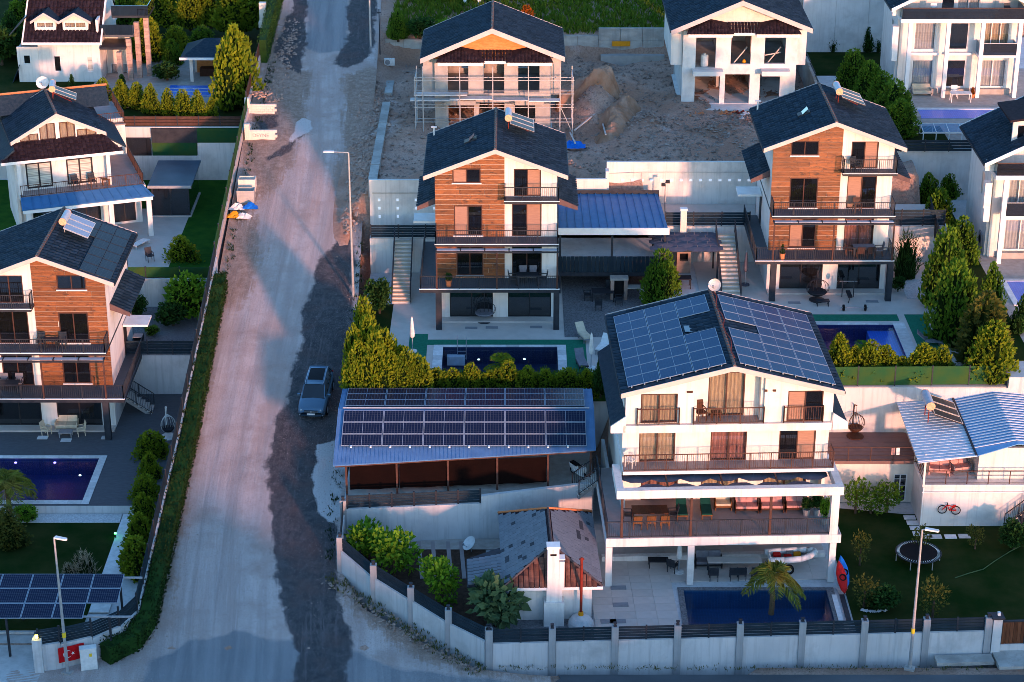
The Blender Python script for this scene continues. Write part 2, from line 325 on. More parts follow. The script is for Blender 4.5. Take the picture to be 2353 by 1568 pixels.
# ================= terrain, roads, plots
def road_z(Y):
    if Y<1.5: return 0.0
    if Y<20: return .155*(Y-1.5)
    if Y<60: return 2.87+.2*(Y-20)
    return 10.87+.12*(Y-60)
WR.__defaults__=(road_z,)
rng=random.Random(5)
ZA,ZP,ZC,ZR,ZL,ZL2,ZL3,ZB,ZT,ZE=.6,3.0,5.5,6.75,.8,6.0,10.5,11.2,11.5,7.5   # levels of the plots
ZCU,ZRU,ZLU=8.2,9.5,3.8                                                   # upper courts behind the villas
PLOTS=[([(-10.1,8.2),(-1.25,-.2),(26.5,1.1),(36,1.4),(36,21.5),(5,21.5),(5,12.6),(-10.1,12.6)],ZA),
 ([(-10.2,12.4),(-1.8,13.1),(5,14.9),(5,24.4),(-10.2,24.4)],ZP),([(-10.4,24.4),(11,24.4),(11,44),(-10.4,44)],ZC),([(-10.4,44),(11,44),(11,46.6),(-10.4,46.6)],ZCU),
 ([(11,21.5),(31.5,21.5),(31.5,43),(11,43)],ZR),([(11,43),(31.5,43),(31.5,47.7),(11,47.7)],ZRU),([(31.5,21.5),(60,21.5),(60,54),(31.5,54)],ZE),([(25.5,54),(70,54),(70,86),(25.5,86)],ZT),
 ([(-60,3),(-21.2,3),(-21.2,33),(-60,33)],ZL-.6),([(-60,33),(-21.2,33),(-21.2,41.6),(-60,41.6)],ZLU),([(-60,41.6),(-21.4,41.6),(-21.4,63),(-60,63)],ZL2),([(-70,63),(-21.6,63),(-21.6,104),(-70,104)],ZL3)]
def inside(p,poly):
    x,y=p;c=False;n=len(poly)
    for i in range(n):
        a,b=poly[i],poly[i-1]
        if (a[1]>y)!=(b[1]>y) and x<(b[0]-a[0])*(y-a[1])/(b[1]-a[1])+a[0]: c=not c
    return c
def hill(X,Y):
    """the hillside itself, with the building site flattened out of it"""
    z=road_z(Y)
    if Y<-9: z=-.11*(-9-Y)
    if X>-13 and 44<Y<80.2:
        k=min(1,max(0,(X+13)/3.0))*min(1,max(0,(Y-44)/3.5)) if X<-10 or Y<47.5 else 1
        b=ZB+.32*math.sin(X*.7+1)*math.sin(Y*.45)+.15*math.sin(X*2.1)*math.sin(Y*1.7+2)
        b+=1.9*math.exp(-(((X-7.0-.3*(Y-66))/1.5)**2+((Y-66)/5)**2))-.9*math.exp(-(((X-4.2)/2)**2+((Y-61)/5)**2))+.6*math.exp(-(((X-11)/1.4)**2+((Y-61)/1.2)**2))+.5*math.exp(-(((X-16)/1.8)**2+((Y-60)/1.0)**2))
        z=z*(1-k)+b*k
    if Y>=80.2 and X>-10: z=max(z,12.9+.05*(Y-80)+.04*max(0,X))
    if X<-21 and Y>60: z=min(z,ZL3-.4)
    return z
def ground_z(X,Y):
    zs=[z-2 for poly,z in PLOTS if any(inside((X+a,Y+b),poly) for a in (-.85,0,.85) for b in (-.85,0,.85))]
    return min(zs+[hill(X,Y)]) if zs else hill(X,Y)
def axis(lo,hi,st,far):
    a=[];x=lo
    while x<=hi+1e-6: a.append(x);x+=st
    return [-f for f in far[::-1] if -f<lo]+a+[f for f in far if f>hi]
gx=axis(-52,52,.8,[70,110,200,400]);gy=axis(-14,108,.8,[-1,130,180,300,600])
gy=[-400,-200,-100,-60,-40,-25]+[y for y in gy if y>-20]
g=MB();n=len(gy)
g.add([(x,y,ground_z(x,y)-.03+(rng.uniform(-.05,.05) if (x>-10 and 46<y<80) else 0)) for x in gx for y in gy],[(i*n+j,(i+1)*n+j,(i+1)*n+j+1,i*n+j+1) for i in range(len(gx)-1) for j in range(n-1)])
g.o('ground','earth',kind='structure',smooth=True,label='bare stony hillside and building site earth')
# carriageway
def ragged(pts,amp,st,seed):
    r=random.Random(seed);out=[]
    for i in range(len(pts)):
        a,b=Vector(pts[i]),Vector(pts[(i+1)%len(pts)]);k=max(1,int((b-a).length/st));nr=Vector((-(b-a).y,(b-a).x)).normalized()
        for j in range(k):
            out.append(a+(b-a)*j/k+nr*(r.uniform(-amp,amp)))
    return out
def strip(name,L,Rr,mat,dz,amp=.12,seed=1,st=.5,label=None,fz=road_z,nx=6):
    """road surface between two edge lines given as (Y,X) lists"""
    r=random.Random(seed)
    def at(E,y):
        for i in range(len(E)-1):
            if E[i][0]<=y<=E[i+1][0]: k=(y-E[i][0])/(E[i+1][0]-E[i][0]);return E[i][1]+(E[i+1][1]-E[i][1])*k
        return E[-1][1]
    y0,y1=max(L[0][0],Rr[0][0]),min(L[-1][0],Rr[-1][0]);k=max(2,int((y1-y0)/st));mb=MB();vs=[]
    for i in range(k+1):
        y=y0+(y1-y0)*i/k;a=at(L,y)+r.uniform(-amp,amp);b=at(Rr,y)+r.uniform(-amp,amp)
        for j in range(nx+1): vs.append((a+(b-a)*j/nx,y,fz(y)+dz))
    mb.add(vs,[(i*(nx+1)+j,i*(nx+1)+j+1,(i+1)*(nx+1)+j+1,(i+1)*(nx+1)+j) for i in range(k) for j in range(nx)])
    return mb.o(name,mat,kind='structure',label=label)
import numpy as np
def carriageway():
    L=[(-9,-34),(-2,-30),(1.0,-23.5),(2.5,-21.6),(4,-20.7),(40,-21.0),(70,-21.4),(105,-21.7)];Rr=[(-9,2.3),(-1.3,2.1),(-.6,-2.0),(1.5,-4.4),(5,-8.6),(8.5,-10.15),(30,-10.6),(46,-11.1),(70,-11.4),(105,-12.4)]
    ys=np.arange(-9,105,.22);nx=56;xl=np.interp(ys,*zip(*L));xr=np.interp(ys,*zip(*Rr));s=np.linspace(0,1,nx+1)
    X=(xl[:,None]+(xr-xl)[:,None]*s).ravel();Yv=np.repeat(ys,nx+1);Z=np.array([road_z(y) for y in ys]).repeat(nx+1)+.02
    wob=.14*np.sin(X*2.1+Yv*.9)+.07*np.sin(Yv*2.7-X*1.3)+.04*np.sin(Yv*5.3+X*3.7)
    def mask(polys,w):
        out=np.zeros(len(X))
        for pts in polys:
            P=np.array([WR(u,v)[:2] for u,v in pts]);ins=np.zeros(len(X),bool);dm=np.full(len(X),1e9)
            for i in range(len(P)):
                (ax,ay),(bx,by)=P[i],P[i-1];c=(ay>Yv)!=(by>Yv);ins^=c&(X<(bx-ax)*(Yv-ay)/(by-ay+1e-12)+ax)
                dx,dy=bx-ax,by-ay;k=np.clip(((X-ax)*dx+(Yv-ay)*dy)/(dx*dx+dy*dy+1e-9),0,1);dm=np.minimum(dm,np.hypot(X-ax-k*dx,Yv-ay-k*dy))
            sd=np.where(ins,dm,-dm)+wob;out=np.maximum(out,np.clip(.5+sd/(2*w),0,1))
        return out
    asph=[[(600,1760),(690,1500),(650,1390),(622,1260),(625,1140),(612,1060),(640,960),(662,900),(690,800),(700,700),(735,600),(800,520),(814,600),(808,760),(794,880),(785,960),(770,1040),(740,1120),(770,1210),(784,1300),(775,1380),(805,1470),(800,1560),(820,1760)],[(672,-60),(706,-60),(704,70),(700,120),(690,170),(650,150),(632,120),(640,80),(672,20)],[(800,-60),(866,-60),(862,80),(852,130),(800,158),(765,150),(770,128),(795,110),(800,60)],[(610,362),(640,348),(668,325),(690,306),(696,312),(672,340),(640,362),(612,372)],[(585,270),(640,262),(640,290),(600,300)]]
    old=[[(704,-70),(802,-70),(802,70),(798,118),(740,122),(705,112)],[(250,1760),(350,1520),(430,1478),(540,1452),(640,1470),(800,1496),(930,1540),(1200,1570),(1300,1760)]]
    dirt=[[(620,40),(660,90),(650,150),(715,165),(700,300),(650,420),(590,470),(560,520),(535,640),(500,700),(480,700),(500,560),(540,420),(570,300),(600,180)],[(790,170),(880,150),(880,420),(850,500),(800,520),(765,440),(790,330)],[(783,1315),(860,1380),(945,1430),(1030,1480),(1125,1530),(1300,1534),(1300,1552),(1120,1556),(1000,1530),(880,1460),(800,1400)],[(345,1480),(400,1330),(440,1100),(470,900),(505,705),(490,700),(430,1000),(380,1330),(330,1480)],[(520,560),(590,480),(600,600),(545,720),(510,700)]]
    pale=[[(678,290),(695,274),(714,280),(716,296),(700,306),(684,320),(672,330),(664,322)],[(724,1022),(790,1015),(790,1180),(765,1200),(732,1176),(724,1110)]]
    me=bpy.data.meshes.new('road');n=nx+1;k=len(ys)
    Z=Z+.025*np.sin(X*1.7)*np.sin(Yv*.6)+.02*np.sin(X*4.1+1)
    me.from_pydata(np.stack([X,Yv,Z],1).tolist(),[],[(i*n+j,i*n+j+1,(i+1)*n+j+1,(i+1)*n+j) for i in range(k-1) for j in range(n-1)]);me.materials.append(m['gravel']);me.shade_smooth()
    for nm,arr in (('asph',mask(asph,.6)),('old',mask(old,.8)),('dirt',mask(dirt,1.2)),('pale',mask(pale,.35)),('across',X+.02*Yv+.6*np.sin(Yv*.09))):
        a=me.attributes.new(nm,'FLOAT','POINT');a.data.foreach_set('value',arr.astype(np.float32))
    put(me,'road',kind='structure',label='gravel road with an asphalt strip climbing between the villas')
carriageway()
strip('street',[(-40,2.5),(-1.2,2.5)],[(-40,120),(-1.2,120)],'street',.05,.18,4,nx=60,label='asphalt street along the front wall',fz=lambda y:0 if y>-9 else -.11*(-9-y),st=.35)
strip('street',[(-40,-120),(-9.3,-120)],[(-40,2.4),(-9.3,2.4)],'street',.012,.1,5,nx=40,label='asphalt street along the gate',fz=lambda y:0 if y>-9 else -.11*(-9-y))
def earth_bank():
    from mathutils import noise as mn
    st=.22;xs=[3.4+st*i for i in range(40)];ys=[56+st*i for i in range(74)];vs=[]
    def sm(a,b,x): t=min(1,max(0,(x-a)/(b-a)));return t*t*(3-2*t)
    for x in xs:
        for y in ys:
            n=mn.fractal(Vector((x*.45,y*.45,1.3)),1.0,2.0,5);f=mn.fractal(Vector((x*1.7,y*1.7,4.)),1.0,2.0,4)
            cut=1.35*sm(0,.9,y-(65.4+.5*n+.25*(x-5)))*sm(0,1.2,9.2-x+.4*n)*sm(0,2.5,71.5-y)*sm(0,.6,x-3.4)
            rid=1.25*math.exp(-((x-(9.6-.28*(66-y))+.5*n)/.85)**2)*sm(56.5,59,y)*sm(0,2,68-y)
            vs.append((x,y,hill(x,y)-.25+(cut+rid)*(1+.25*n)+.22*f*min(1,cut+rid)))
    k=len(ys);MB().add(vs,[(i*k+j,(i+1)*k+j,(i+1)*k+j+1,i*k+j+1) for i in range(len(xs)-1) for j in range(k-1)]).o('earth_bank','dirt',kind='structure',label='dug brown earth bank in the middle of the building site')
earth_bank()
# plot blocks
def block(name,poly,z,mat='concrete',depth=7,label=None):
    return MB().pr(poly,z-depth,z,'z').o(name,mat,kind='structure',label=label)
def sheet(name,poly,z,mat,label=None,kind='structure',th=.06):
    return MB().pr(poly,z-th,z,'z').o(name,mat,kind=kind,label=label)
def rect(x0,x1,y0,y1): return [(x0,y0),(x1,y0),(x1,y1),(x0,y1)]
POOLS={'A':(9.95,18.35,2.9,6.9),'C':(-4.7,3.1,25.4,30.6),'R':(15.5,25.9,25.2,31.5),'L':(-37,-26.95,17.4,23.3)}
def ring(x0,x1,y0,y1,h): return [rect(x0,x1,y0,h[2]),rect(x0,x1,h[3],y1),rect(x0,h[0],h[2],h[3]),rect(h[1],x1,h[2],h[3])]
def rect(x0,x1,y0,y1): return [(x0,y0),(x1,y0),(x1,y1),(x0,y1)]
def multi(name,polys,z,mat,depth,label=None):
    mb=MB()
    for p in polys: mb.pr(p,z-depth,z,'z')
    return mb.o(name,mat,kind='structure',label=label)
h=POOLS['A']
multi('terrace',[[(-10.1,8.2),(-1.25,-.2),(h[0],.33),(h[0],21.5),(5,21.5),(5,12.6),(-10.1,12.6)],[(h[0],.33),(h[1],.72),(h[1],h[2]),(h[0],h[2])],rect(h[0],h[1],h[3],21.5),[(h[1],.72),(36,1.4),(36,21.5),(h[1],21.5)]],ZA-.05,'plaster_street',3,'ground of the front garden')
block('terrace',PLOTS[1][0],ZP-.05,'plaster_street',5,'raised parking terrace')
multi('terrace',ring(-10.4,11,24.4,44,POOLS['C']),ZC-.06,'plaster_street',6,'pool terrace of the middle villa')
block('terrace',rect(-10.4,11,44,46.6),ZCU-.05,'plaster',5,'upper court of the middle villa')
multi('terrace',ring(11.01,31.5,21.5,43,POOLS['R']),ZR-.06,'plaster_street',7,'pool terrace of the villa with the barbell')
block('terrace',rect(11.01,31.5,43,47.7),ZRU-.05,'plaster',6,'upper court with wall lights')
block('terrace',rect(31.51,60,21.5,54),ZE-.05,'plaster_street',7)
block('terrace',rect(25.6,70,54,86),ZT-.05,'plaster_grey',7)
block('terrace',rect(-60,-21.2,3.0,16.8),ZL-.65,'plaster_street',3)
multi('terrace',ring(-60,-21.2,16.8,33,POOLS['L']),ZL-.05,'plaster_street',3)
block('terrace',rect(-60,-21.2,33,41.6),ZLU-.05,'plaster_street',5)
block('terrace',rect(-60,-21.4,41.6,63),ZL2-.05,'plaster_street',6)
block('terrace',rect(-70,-21.6,63,104),ZL3-.05,'plaster_street',7)
# surfaces of the plots
sheet('lawn',[(19.4,1.6),(36,1.6),(36,16),(24.5,16),(19.4,17)],ZA+.01,'lawn','dark lawn of the front garden')
sheet('garden_bed',[(-9.6,8.2),(-2.2,1.2),(-1.4,3),(-1.6,12.3),(-9.6,12.3)],ZA+.01,'soil','dug earth bed with plank paths')
sheet('garden_path',rect(-8.5,-.6,11.6,12.9),ZA+.03,'deck_stone','worn concrete path below the parking terrace wall')
sheet('paving',rect(-1.3,4.6,.6,11.9),ZA+.02,'pebble','dark pebble ground round the garden house')
sheet('paving',[(-10.1,12.6),(4.9,15),(4.9,24.3),(-10.1,24.3)],ZP+.0,'deck_stone','paved floor of the parking terrace')
sheet('lawn',rect(-10.3,-8.4,24.6,38),ZC-.02,'lawn','strip of grass beside the middle villa')
multi('pool_deck',ring(-8.4,7.0,24.5,43.9,POOLS['C']),ZC-.01,'deck_light',.06,'pale tiled pool deck of the middle villa')
sheet('gravel_court',rect(3.6,10.8,32.2,43.8),ZC+.02,'pebble','dark pebble court beside the middle villa')
sheet('lawn',rect(6.4,10.9,24.5,32.2),ZC+.005,'lawn')
for i,q in enumerate([rect(-7.0,-5.75,24.6,32.7),rect(-5.75,5.0,30.9,31.75),rect(3.65,5.0,24.6,30.9)]): sheet('carpet',q,ZC+.012,'green_carpet','green artificial turf beside the middle pool')
multi('pool_deck',ring(13.2,31.4,21.6,42.9,POOLS['R']),ZR-.01,'deck_light',.06,'pale tiled pool deck with gym equipment')
for q in [rect(14,26.4,32.1,33.2),rect(26.9,28.3,24,33.2),rect(14,28.3,23.0,24.)]: sheet('carpet',q,ZR+.012,'green_carpet','green artificial turf beside the far pool')
sheet('pebble_bed',rect(27.6,31.2,36,39.5),ZR+.02,'pebble_white','white pebble bed beside the far villa')
sheet('court_paving',rect(11.1,31.4,43,47.6),ZRU,'deck_light','smooth paving of the upper court')
sheet('court_paving',rect(-10.3,10.9,44,46.5),ZCU,'deck_light','paving of the upper court behind the middle villa')
sheet('lawn',rect(-60,-24.4,3.2,16.2),ZL-.58,'lawn','dark lawn below the violet pool')
sheet('stone_path',rect(-24.35,-23.2,5,16.7),ZL-.56,'stone_white','narrow white stone path beside the lawn')
sheet('pebble_bed',rect(-33,-24.4,15.6,16.75),ZL-.55,'pebble_white','white pebble strip below the violet pool')
multi('deck',ring(-60,-21.4,16.85,33,POOLS['L']),ZL,'deck_grey',.06,'dark grey plank deck round the violet pool')
sheet('gravel_court',rect(-60,-21.4,33.05,41.5),ZLU,'pebble','grey gravel garden behind the wood clad villa')
sheet('driveway',rect(-60,-25.9,-3,3.0),.03,'pavement_white','concrete driveway behind the gate')
sheet('lawn',rect(-45,-21.6,41.8,62.8),ZL2,'lawn_bright','bright lawn beside the green fence')
sheet('paving',rect(-34,-25.2,41.8,56),ZL2+.02,'deck_light','pale paving under the white villa porch')
sheet('lawn',rect(-60,-21.8,63.2,104),ZL3,'lawn','dark garden ground of the upper left plot');sheet('paving',rect(-36,-23,68,83),ZL3+.02,'deck_stone','stone paving round the striped pool')
sheet('lawn',rect(25.7,34,74,86),ZT+.01,'lawn');sheet('paving',rect(28,70,55,76),ZT,'deck_stone','stone terrace of the white balcony house')
sheet('lawn',rect(26,34,54.2,60),ZT+.012,'lawn');sheet('paving',rect(33.6,60,24,47),ZE,'deck_stone','stone terrace of the white house at the edge');sheet('lawn',rect(31.6,33.6,24,54),ZE+.005,'lawn')
def em(name,c,s):
    mt,t,p,N=nodes(name);p.inputs['Base Color'].default_value=c+(1,);p.inputs['Emission Color'].default_value=c+(1,);p.inputs['Emission Strength'].default_value=s
em('lamp_soft',(.8,.85,.95),.06)
# ================= walls, fences
def slat_panel(par,p,q,z,h,n=5,fence='metal_fence',gap=.03):
    """horizontal slats between two points: every slat a part"""
    p,q=Vector(p),Vector(q);d=(q-p);L=d.length;sh=h/n-gap
    key=(round(L,2),round(sh,3),fence)
    if key not in SL: SL[key]=MB().box(0,L,-.015,.015,0,sh).mesh('slat',fence)
    a=math.degrees(math.atan2(d.y,d.x))
    for i in range(n): put(SL[key],'slat',par,(p.x,p.y,z+i*(sh+gap)),a)
SL={}
def wall_run(name,label,pts,zt,hw,hf,post,mat='plaster_street',thick=.2,lamps=True,nsl=5,mid=True,base=None,group=None):
    """rendered wall in bays with posts, slat fence on top; pts are (x,y,zbase)"""
    t=T(name,label,'wall',(0,0,0),group=group)
    pm_=None
    for i in range(len(pts)-1):
        a,b=Vector(pts[i]),Vector(pts[i+1]);d=(b-a);d.z=0;L=d.length;u=d.normalized();nr=Vector((-u.y,u.x,0))*thick/2
        a2,b2=a+u*.2,b-u*.2
        q=[a2-nr,b2-nr,b2+nr,a2+nr];z0a,z0b=a.z-1,b.z-1;za,zb=(zt+a.z,zt+b.z) if base is None else (base,base)
        za+=hw;zb+=hw
        vs=[(q[0].x,q[0].y,z0a),(q[1].x,q[1].y,z0b),(q[2].x,q[2].y,z0b),(q[3].x,q[3].y,z0a),(q[0].x,q[0].y,za),(q[1].x,q[1].y,zb),(q[2].x,q[2].y,zb),(q[3].x,q[3].y,za)]
        MB().add(vs,[(0,3,2,1),(4,5,6,7),(0,1,5,4),(1,2,6,5),(2,3,7,6),(3,0,4,7)]).o('wall_panel',mat,t)
        if hf:
            if abs(za-zb)<.05:
                k=2 if mid else 1
                for j in range(k):
                    s0,s1=a2+(b2-a2)*j/k+u*.04*(j>0),a2+(b2-a2)*(j+1)/k-u*.04*(j<k-1)
                    slat_panel(t,(s0.x,s0.y,0),(s1.x,s1.y,0),max(za,zb)+.03,hf,nsl)
                if mid:
                    c=(a2+b2)/2;MB().bar((c.x,c.y,za),(c.x,c.y,za+hf+.05),.09).o('fence_post','metal_dark',t)
            else:
                for j in range(nsl):
                    zz=j*hf/nsl+.03;MB().bar((a2.x,a2.y,za+zz+hf/nsl/2),(b2.x,b2.y,zb+zz+hf/nsl/2),.03,hf/nsl-.03).o('slat','metal_fence',t)
    for i,p in enumerate(pts):
        zt_=(zt+p[2] if base is None else base)+hw+hf
        if post:
            MB().box(-.19,.19,-.19,.19,p[2]-1,zt_+.02).o('post','post_grey',t,(p[0],p[1],0),0)
            if lamps:
                l=MB().box(-.09,.09,-.09,.09,0,.05).box(-.06,.06,-.06,.06,.05,.2).box(-.1,.1,-.1,.1,.2,.24).o('post_lamp','metal_dark',t,(p[0],p[1],zt_+.022))
    return t
fw=[(-1.25+3.46*i,-.2+.165*i,0) for i in range(9)]
wall_run('boundary_wall','long grey street wall with slat fence and lamp posts',fw,0,1.45,.85,True)
dg=[(-10.05,8.35,1.0),(-7.95,5.75,.65),(-5.72,3.8,.33),(-3.55,1.85,.05),(-1.3,-.1,0)]
t=wall_run('boundary_wall','angled grey corner wall with sloping dark slat fence',dg,0,1.45,.85,True)
wall_run('boundary_wall','short grey wall with slender pillars beside the carport apron',[(-10.1,8.5,1.1),(-10.15,12.3,1.7)],0,1.0,.9,True,mid=False)
# retaining wall under the parking terrace with fence
t=T('retaining_wall','pale wall with slat fence in front of the solar carport','wall',(0,0,0))
MB().pr([(-10.0,12.25),(-1.85,13.0),(-1.85,13.2),(-10.0,12.45)],ZA-.5,ZP,'z').o('wall_panel','plaster_street',t)
MB().pr([(-1.85,12.9),(4.9,14.6),(4.9,14.85),(-1.85,13.15)],ZA-.5,ZP+.55,'z').o('wall_panel','plaster_street',t)
for i in range(7):
    a=Vector((-9.9+1.33*i,12.36+.125*i));b=Vector((-9.9+1.33*(i+1),12.36+.125*(i+1)));
    if i<6: slat_panel(t,(a.x+.05,a.y,0),(b.x-.05,b.y,0),ZP+.05,.85,5)
    MB().box(-.05,.05,-.05,.05,ZP,ZP+.95).o('fence_post','metal_dark',t,(a.x,a.y,0))
# left plot: wall with fence beside the road
def side_wall(name,label,x,ys,hw,hf,mat,fence,nsl=4,out=.0,foot=1.5,cap=True):
    t=T(name,label,'wall',(0,0,0))
    for i in range(len(ys)-1):
        y0,y1=ys[i],ys[i+1];z0,z1=road_z(y0),road_z(y1)
        MB().add([(x-.1,y0,z0-foot),(x+.1,y0,z0-foot),(x+.1,y1,z1-foot),(x-.1,y1,z1-foot),(x-.1,y0,z0+hw),(x+.1,y0,z0+hw),(x+.1,y1,z1+hw),(x-.1,y1,z1+hw)],[(0,3,2,1),(4,5,6,7),(0,1,5,4),(1,2,6,5),(2,3,7,6),(3,0,4,7)]).o('wall_panel',mat,t)
        for j in range(nsl):
            zz=hw+.04+hf*(j+.5)/nsl;MB().bar((x,y0+.06,z0+zz),(x,y1-.06,z1+zz),.03,hf/nsl-.02).o('slat',fence,t)
        MB().box(x-.05,x+.05,y0-.05,y0+.05,z0+hw-.1,z0+hw+hf+.06).o('fence_post','metal_dark',t)
    return t
side_wall('boundary_wall','road side wall with dark slat fence above the clipped hedge',-21.2,[3.4,5.6,7.8,10.,12.5,15,17.5,20,22.5,25,27.5,30,32.5,35,37.5,40.5],1.15,1.0,'plaster_street','metal_fence',4,foot=6)
side_wall('boundary_wall','pink road side wall with green mesh beside the bright lawn',-21.4,[41.6,44,46.5,49,51.5,54,56.5,59,61.5,63.5],.6,1.0,'trim_pink','net_green',1,foot=7)
side_wall('boundary_wall','brown lattice road side fence above the brick planters',-21.55,[64.2,66,68,70,72,74,76],.7,1.0,'trim_pink','metal_brown',5,foot=5)
# corner wall bottom left (curved to the gate)
cw=[(-21.2,3.4),(-21.9,1.6),(-23.2,.35),(-24.8,-.4),(-25.9,-.75)]
t=T('boundary_wall','white corner wall with slat fence beside the gate and flag','wall',(0,0,0))
for i in range(4):
    a,b=Vector(cw[i]),Vector(cw[i+1]);d=(b-a).normalized();nn=Vector((-d.y,d.x))*.1
    MB().pr([a-nn,b-nn,b+nn,a+nn],-.3,1.35+.1*i,'z').o('wall_panel','plaster_street',t)
    slat_panel(t,(a.x,a.y,0),(b.x,b.y,0),1.4+.1*i,.95,6)
    MB().box(-.05,.05,-.05,.05,1.3,2.7).o('fence_post','metal_dark',t,(b.x,b.y,0))
MB().box(-26.2,-25.7,-1.0,-.5,-.3,2.1).o('post','plaster_street',t)
# walls of the upper courts and the building site
t=T('retaining_wall','white court wall with spot lights behind the middle villa stair','wall',(0,0,0))
MB().box(-10.5,-4.2,46.6,46.85,ZCU-1,11.75).o('wall_panel','plaster',t);MB().bar((-10.3,46.55,10.75),(-5.5,46.55,10.75),.03,.03).o('cable','metal_dark',t)
for i in range(4):
    for z in (8.9,9.55,10.2): MB().box(-.08,.08,-.06,0,-.09,.09).o('wall_light','lamp_soft',t,(-9.8+1.35*i,46.6,z))
t=T('retaining_wall','long white site wall with a row of lights behind the upper courts','wall',(0,0,0))
for q in ((-4.2,7.0,46.62,46.9,ZCU-1,11.8),(7.0,19.4,47.7,48,ZRU-1,12.75),(6.9,7.15,46.9,47.7,ZRU-1,12.3)): MB().box(*q).o('wall_panel','plaster',t)
for i in range(14): MB().box(-.11,.11,-.08,0,-.07,.07).o('wall_light','lamp_soft',t,(8.2+.72*i,47.7,11.35))
tube=MB();tube.bar((7.2,47.6,11.9),(9.6,47.6,12.0),.03).bar((9.6,47.6,11.4),(9.6,47.6,12.0),.03).bar((9.6,47.6,12.0),(19,47.6,12.0),.03);tube.o('pipe','galv',t)
t=T('retaining_wall','bare concrete wall at the back of the building site','wall',(0,0,0))
for x0,x1,z in [(-11.2,-6.2,12.95),(3.9,7.6,13.3),(7.6,13.4,13.95),(-6.2,3.9,13.1)]:
    k=int((x1-x0)/2.4)+1
    for i in range(k):
        a,b=x0+(x1-x0)*i/k,x0+(x1-x0)*(i+1)/k
        for j in range(3): MB().box(a+.012,b-.012,80-.012*((i+j)%2),80.3,ZB-.6+(z-ZB+.6)*j/3+.012,ZB-.6+(z-ZB+.6)*(j+1)/3).o('concrete_panel','concrete_wall',t)
MB().box(7.8,13.4,79.2,79.9,ZB-.5,ZB+.5).o('footing','concrete',t)
t=T('kerb_wall','low concrete strip along the edge of the building site','kerb',(0,0,0))
for y0,y1 in [(47.5,50.8),(51,61),(61.1,66.5),(69,72.5)]: MB().box(-10.65,-10.0,y0,y1,ZB-2,ZB+.28).o('concrete_strip','concrete_wall',t)
# ================= building kit
def lerp_top(top,x):
    if not isinstance(top,(list,tuple)): return top
    for i in range(len(top)-1):
        if top[i][0]-1e-6<=x<=top[i+1][0]+1e-6:
            k=(x-top[i][0])/(top[i+1][0]-top[i][0]);return top[i][1]+(top[i+1][1]-top[i][1])*k
    return top[0][1] if x<top[0][0] else top[-1][1]
def wall(par,mat,x0,x1,y0,y1,z0,top,holes=(),name='wall',**k):
    xs={x0,x1}
    for h in holes: xs|={max(x0,min(x1,h[0])),max(x0,min(x1,h[1]))}
    if isinstance(top,(list,tuple)): xs|={p[0] for p in top if x0<p[0]<x1}
    xs=sorted(xs);mb=MB()
    for a,b in zip(xs,xs[1:]):
        if b-a<1e-5: continue
        z=z0;mid=(a+b)/2
        for h in sorted([h for h in holes if h[0]-1e-6<=mid<=h[1]+1e-6],key=lambda h:h[2]):
            if h[2]>z+1e-4: mb.box(a,b,y0,y1,z,h[2])
            z=max(z,h[3])
        ta,tb=lerp_top(top,a),lerp_top(top,b)
        if max(ta,tb)>z+1e-3:
            if min(ta,tb)>z+1e-3: mb.pr([(a,z),(b,z),(b,tb),(a,ta)],y0,y1)
            else: mb.pr([(a,z),(b,z),((b,tb) if tb>ta else (a,ta))],y0,y1)
    return mb.o(name,mat,par,**k)
def side(par,mat,x,y0,y1,z0,top,th=.2,holes=(),name='wall'):
    """wall running in depth; holes are (y0,y1,z0,z1)"""
    o=wall(par,mat,0,y1-y0,0,th,z0,top,[(h[0]-y0,h[1]-y0,h[2],h[3]) for h in holes],name);o.location=(x,y0,0);o.rotation_euler=(0,0,R(90));return o
def win(par,x,y,z,w,h,rz=0,n=2,fm='frame_brown',pane='glass',curt=None,d=.12,fw=.07,name='window',cdepth=.22,half=None,sill=None):
    """window or glazed door with its frame, one pane per sash and what hangs behind"""
    if curt and pane=='glass': pane='glass_clear'
    mb=MB().box(0,w,0,d,0,fw).box(0,w,0,d,h-fw,h).box(0,fw,0,d,fw,h-fw).box(w-fw,w,0,d,fw,h-fw)
    for i in range(1,n): mb.box(w*i/n-fw*.5,w*i/n+fw*.5,.01,d-.01,fw,h-fw)
    o=mb.o(name,fm,par,(x,y,z),rz)
    for i in range(n):
        a,b=w*i/n+(fw if i==0 else fw*.5),w*(i+1)/n-(fw if i==n-1 else fw*.5)
        mt=pane
        if half is not None and i==half[0]: mt=half[1]
        MB().box(a,b,d*.45,d*.55,fw,h-fw).o('pane',mt,o)
    if curt:
        q=max(8,int(w*10));ph=(x*7.3+z*3.1)%6
        MB().grid(lambda s,t:(fw+(w-2*fw)*s,cdepth+.045*math.sin(s*w*26+ph)*(1-.2*t),.03+(h-.06)*t),q*2,1).o('curtain',curt,o,smooth=True)
    if sill: MB().box(-.05,w+.05,-.08,.03,-.07,0).o('sill',sill,o)
    return o
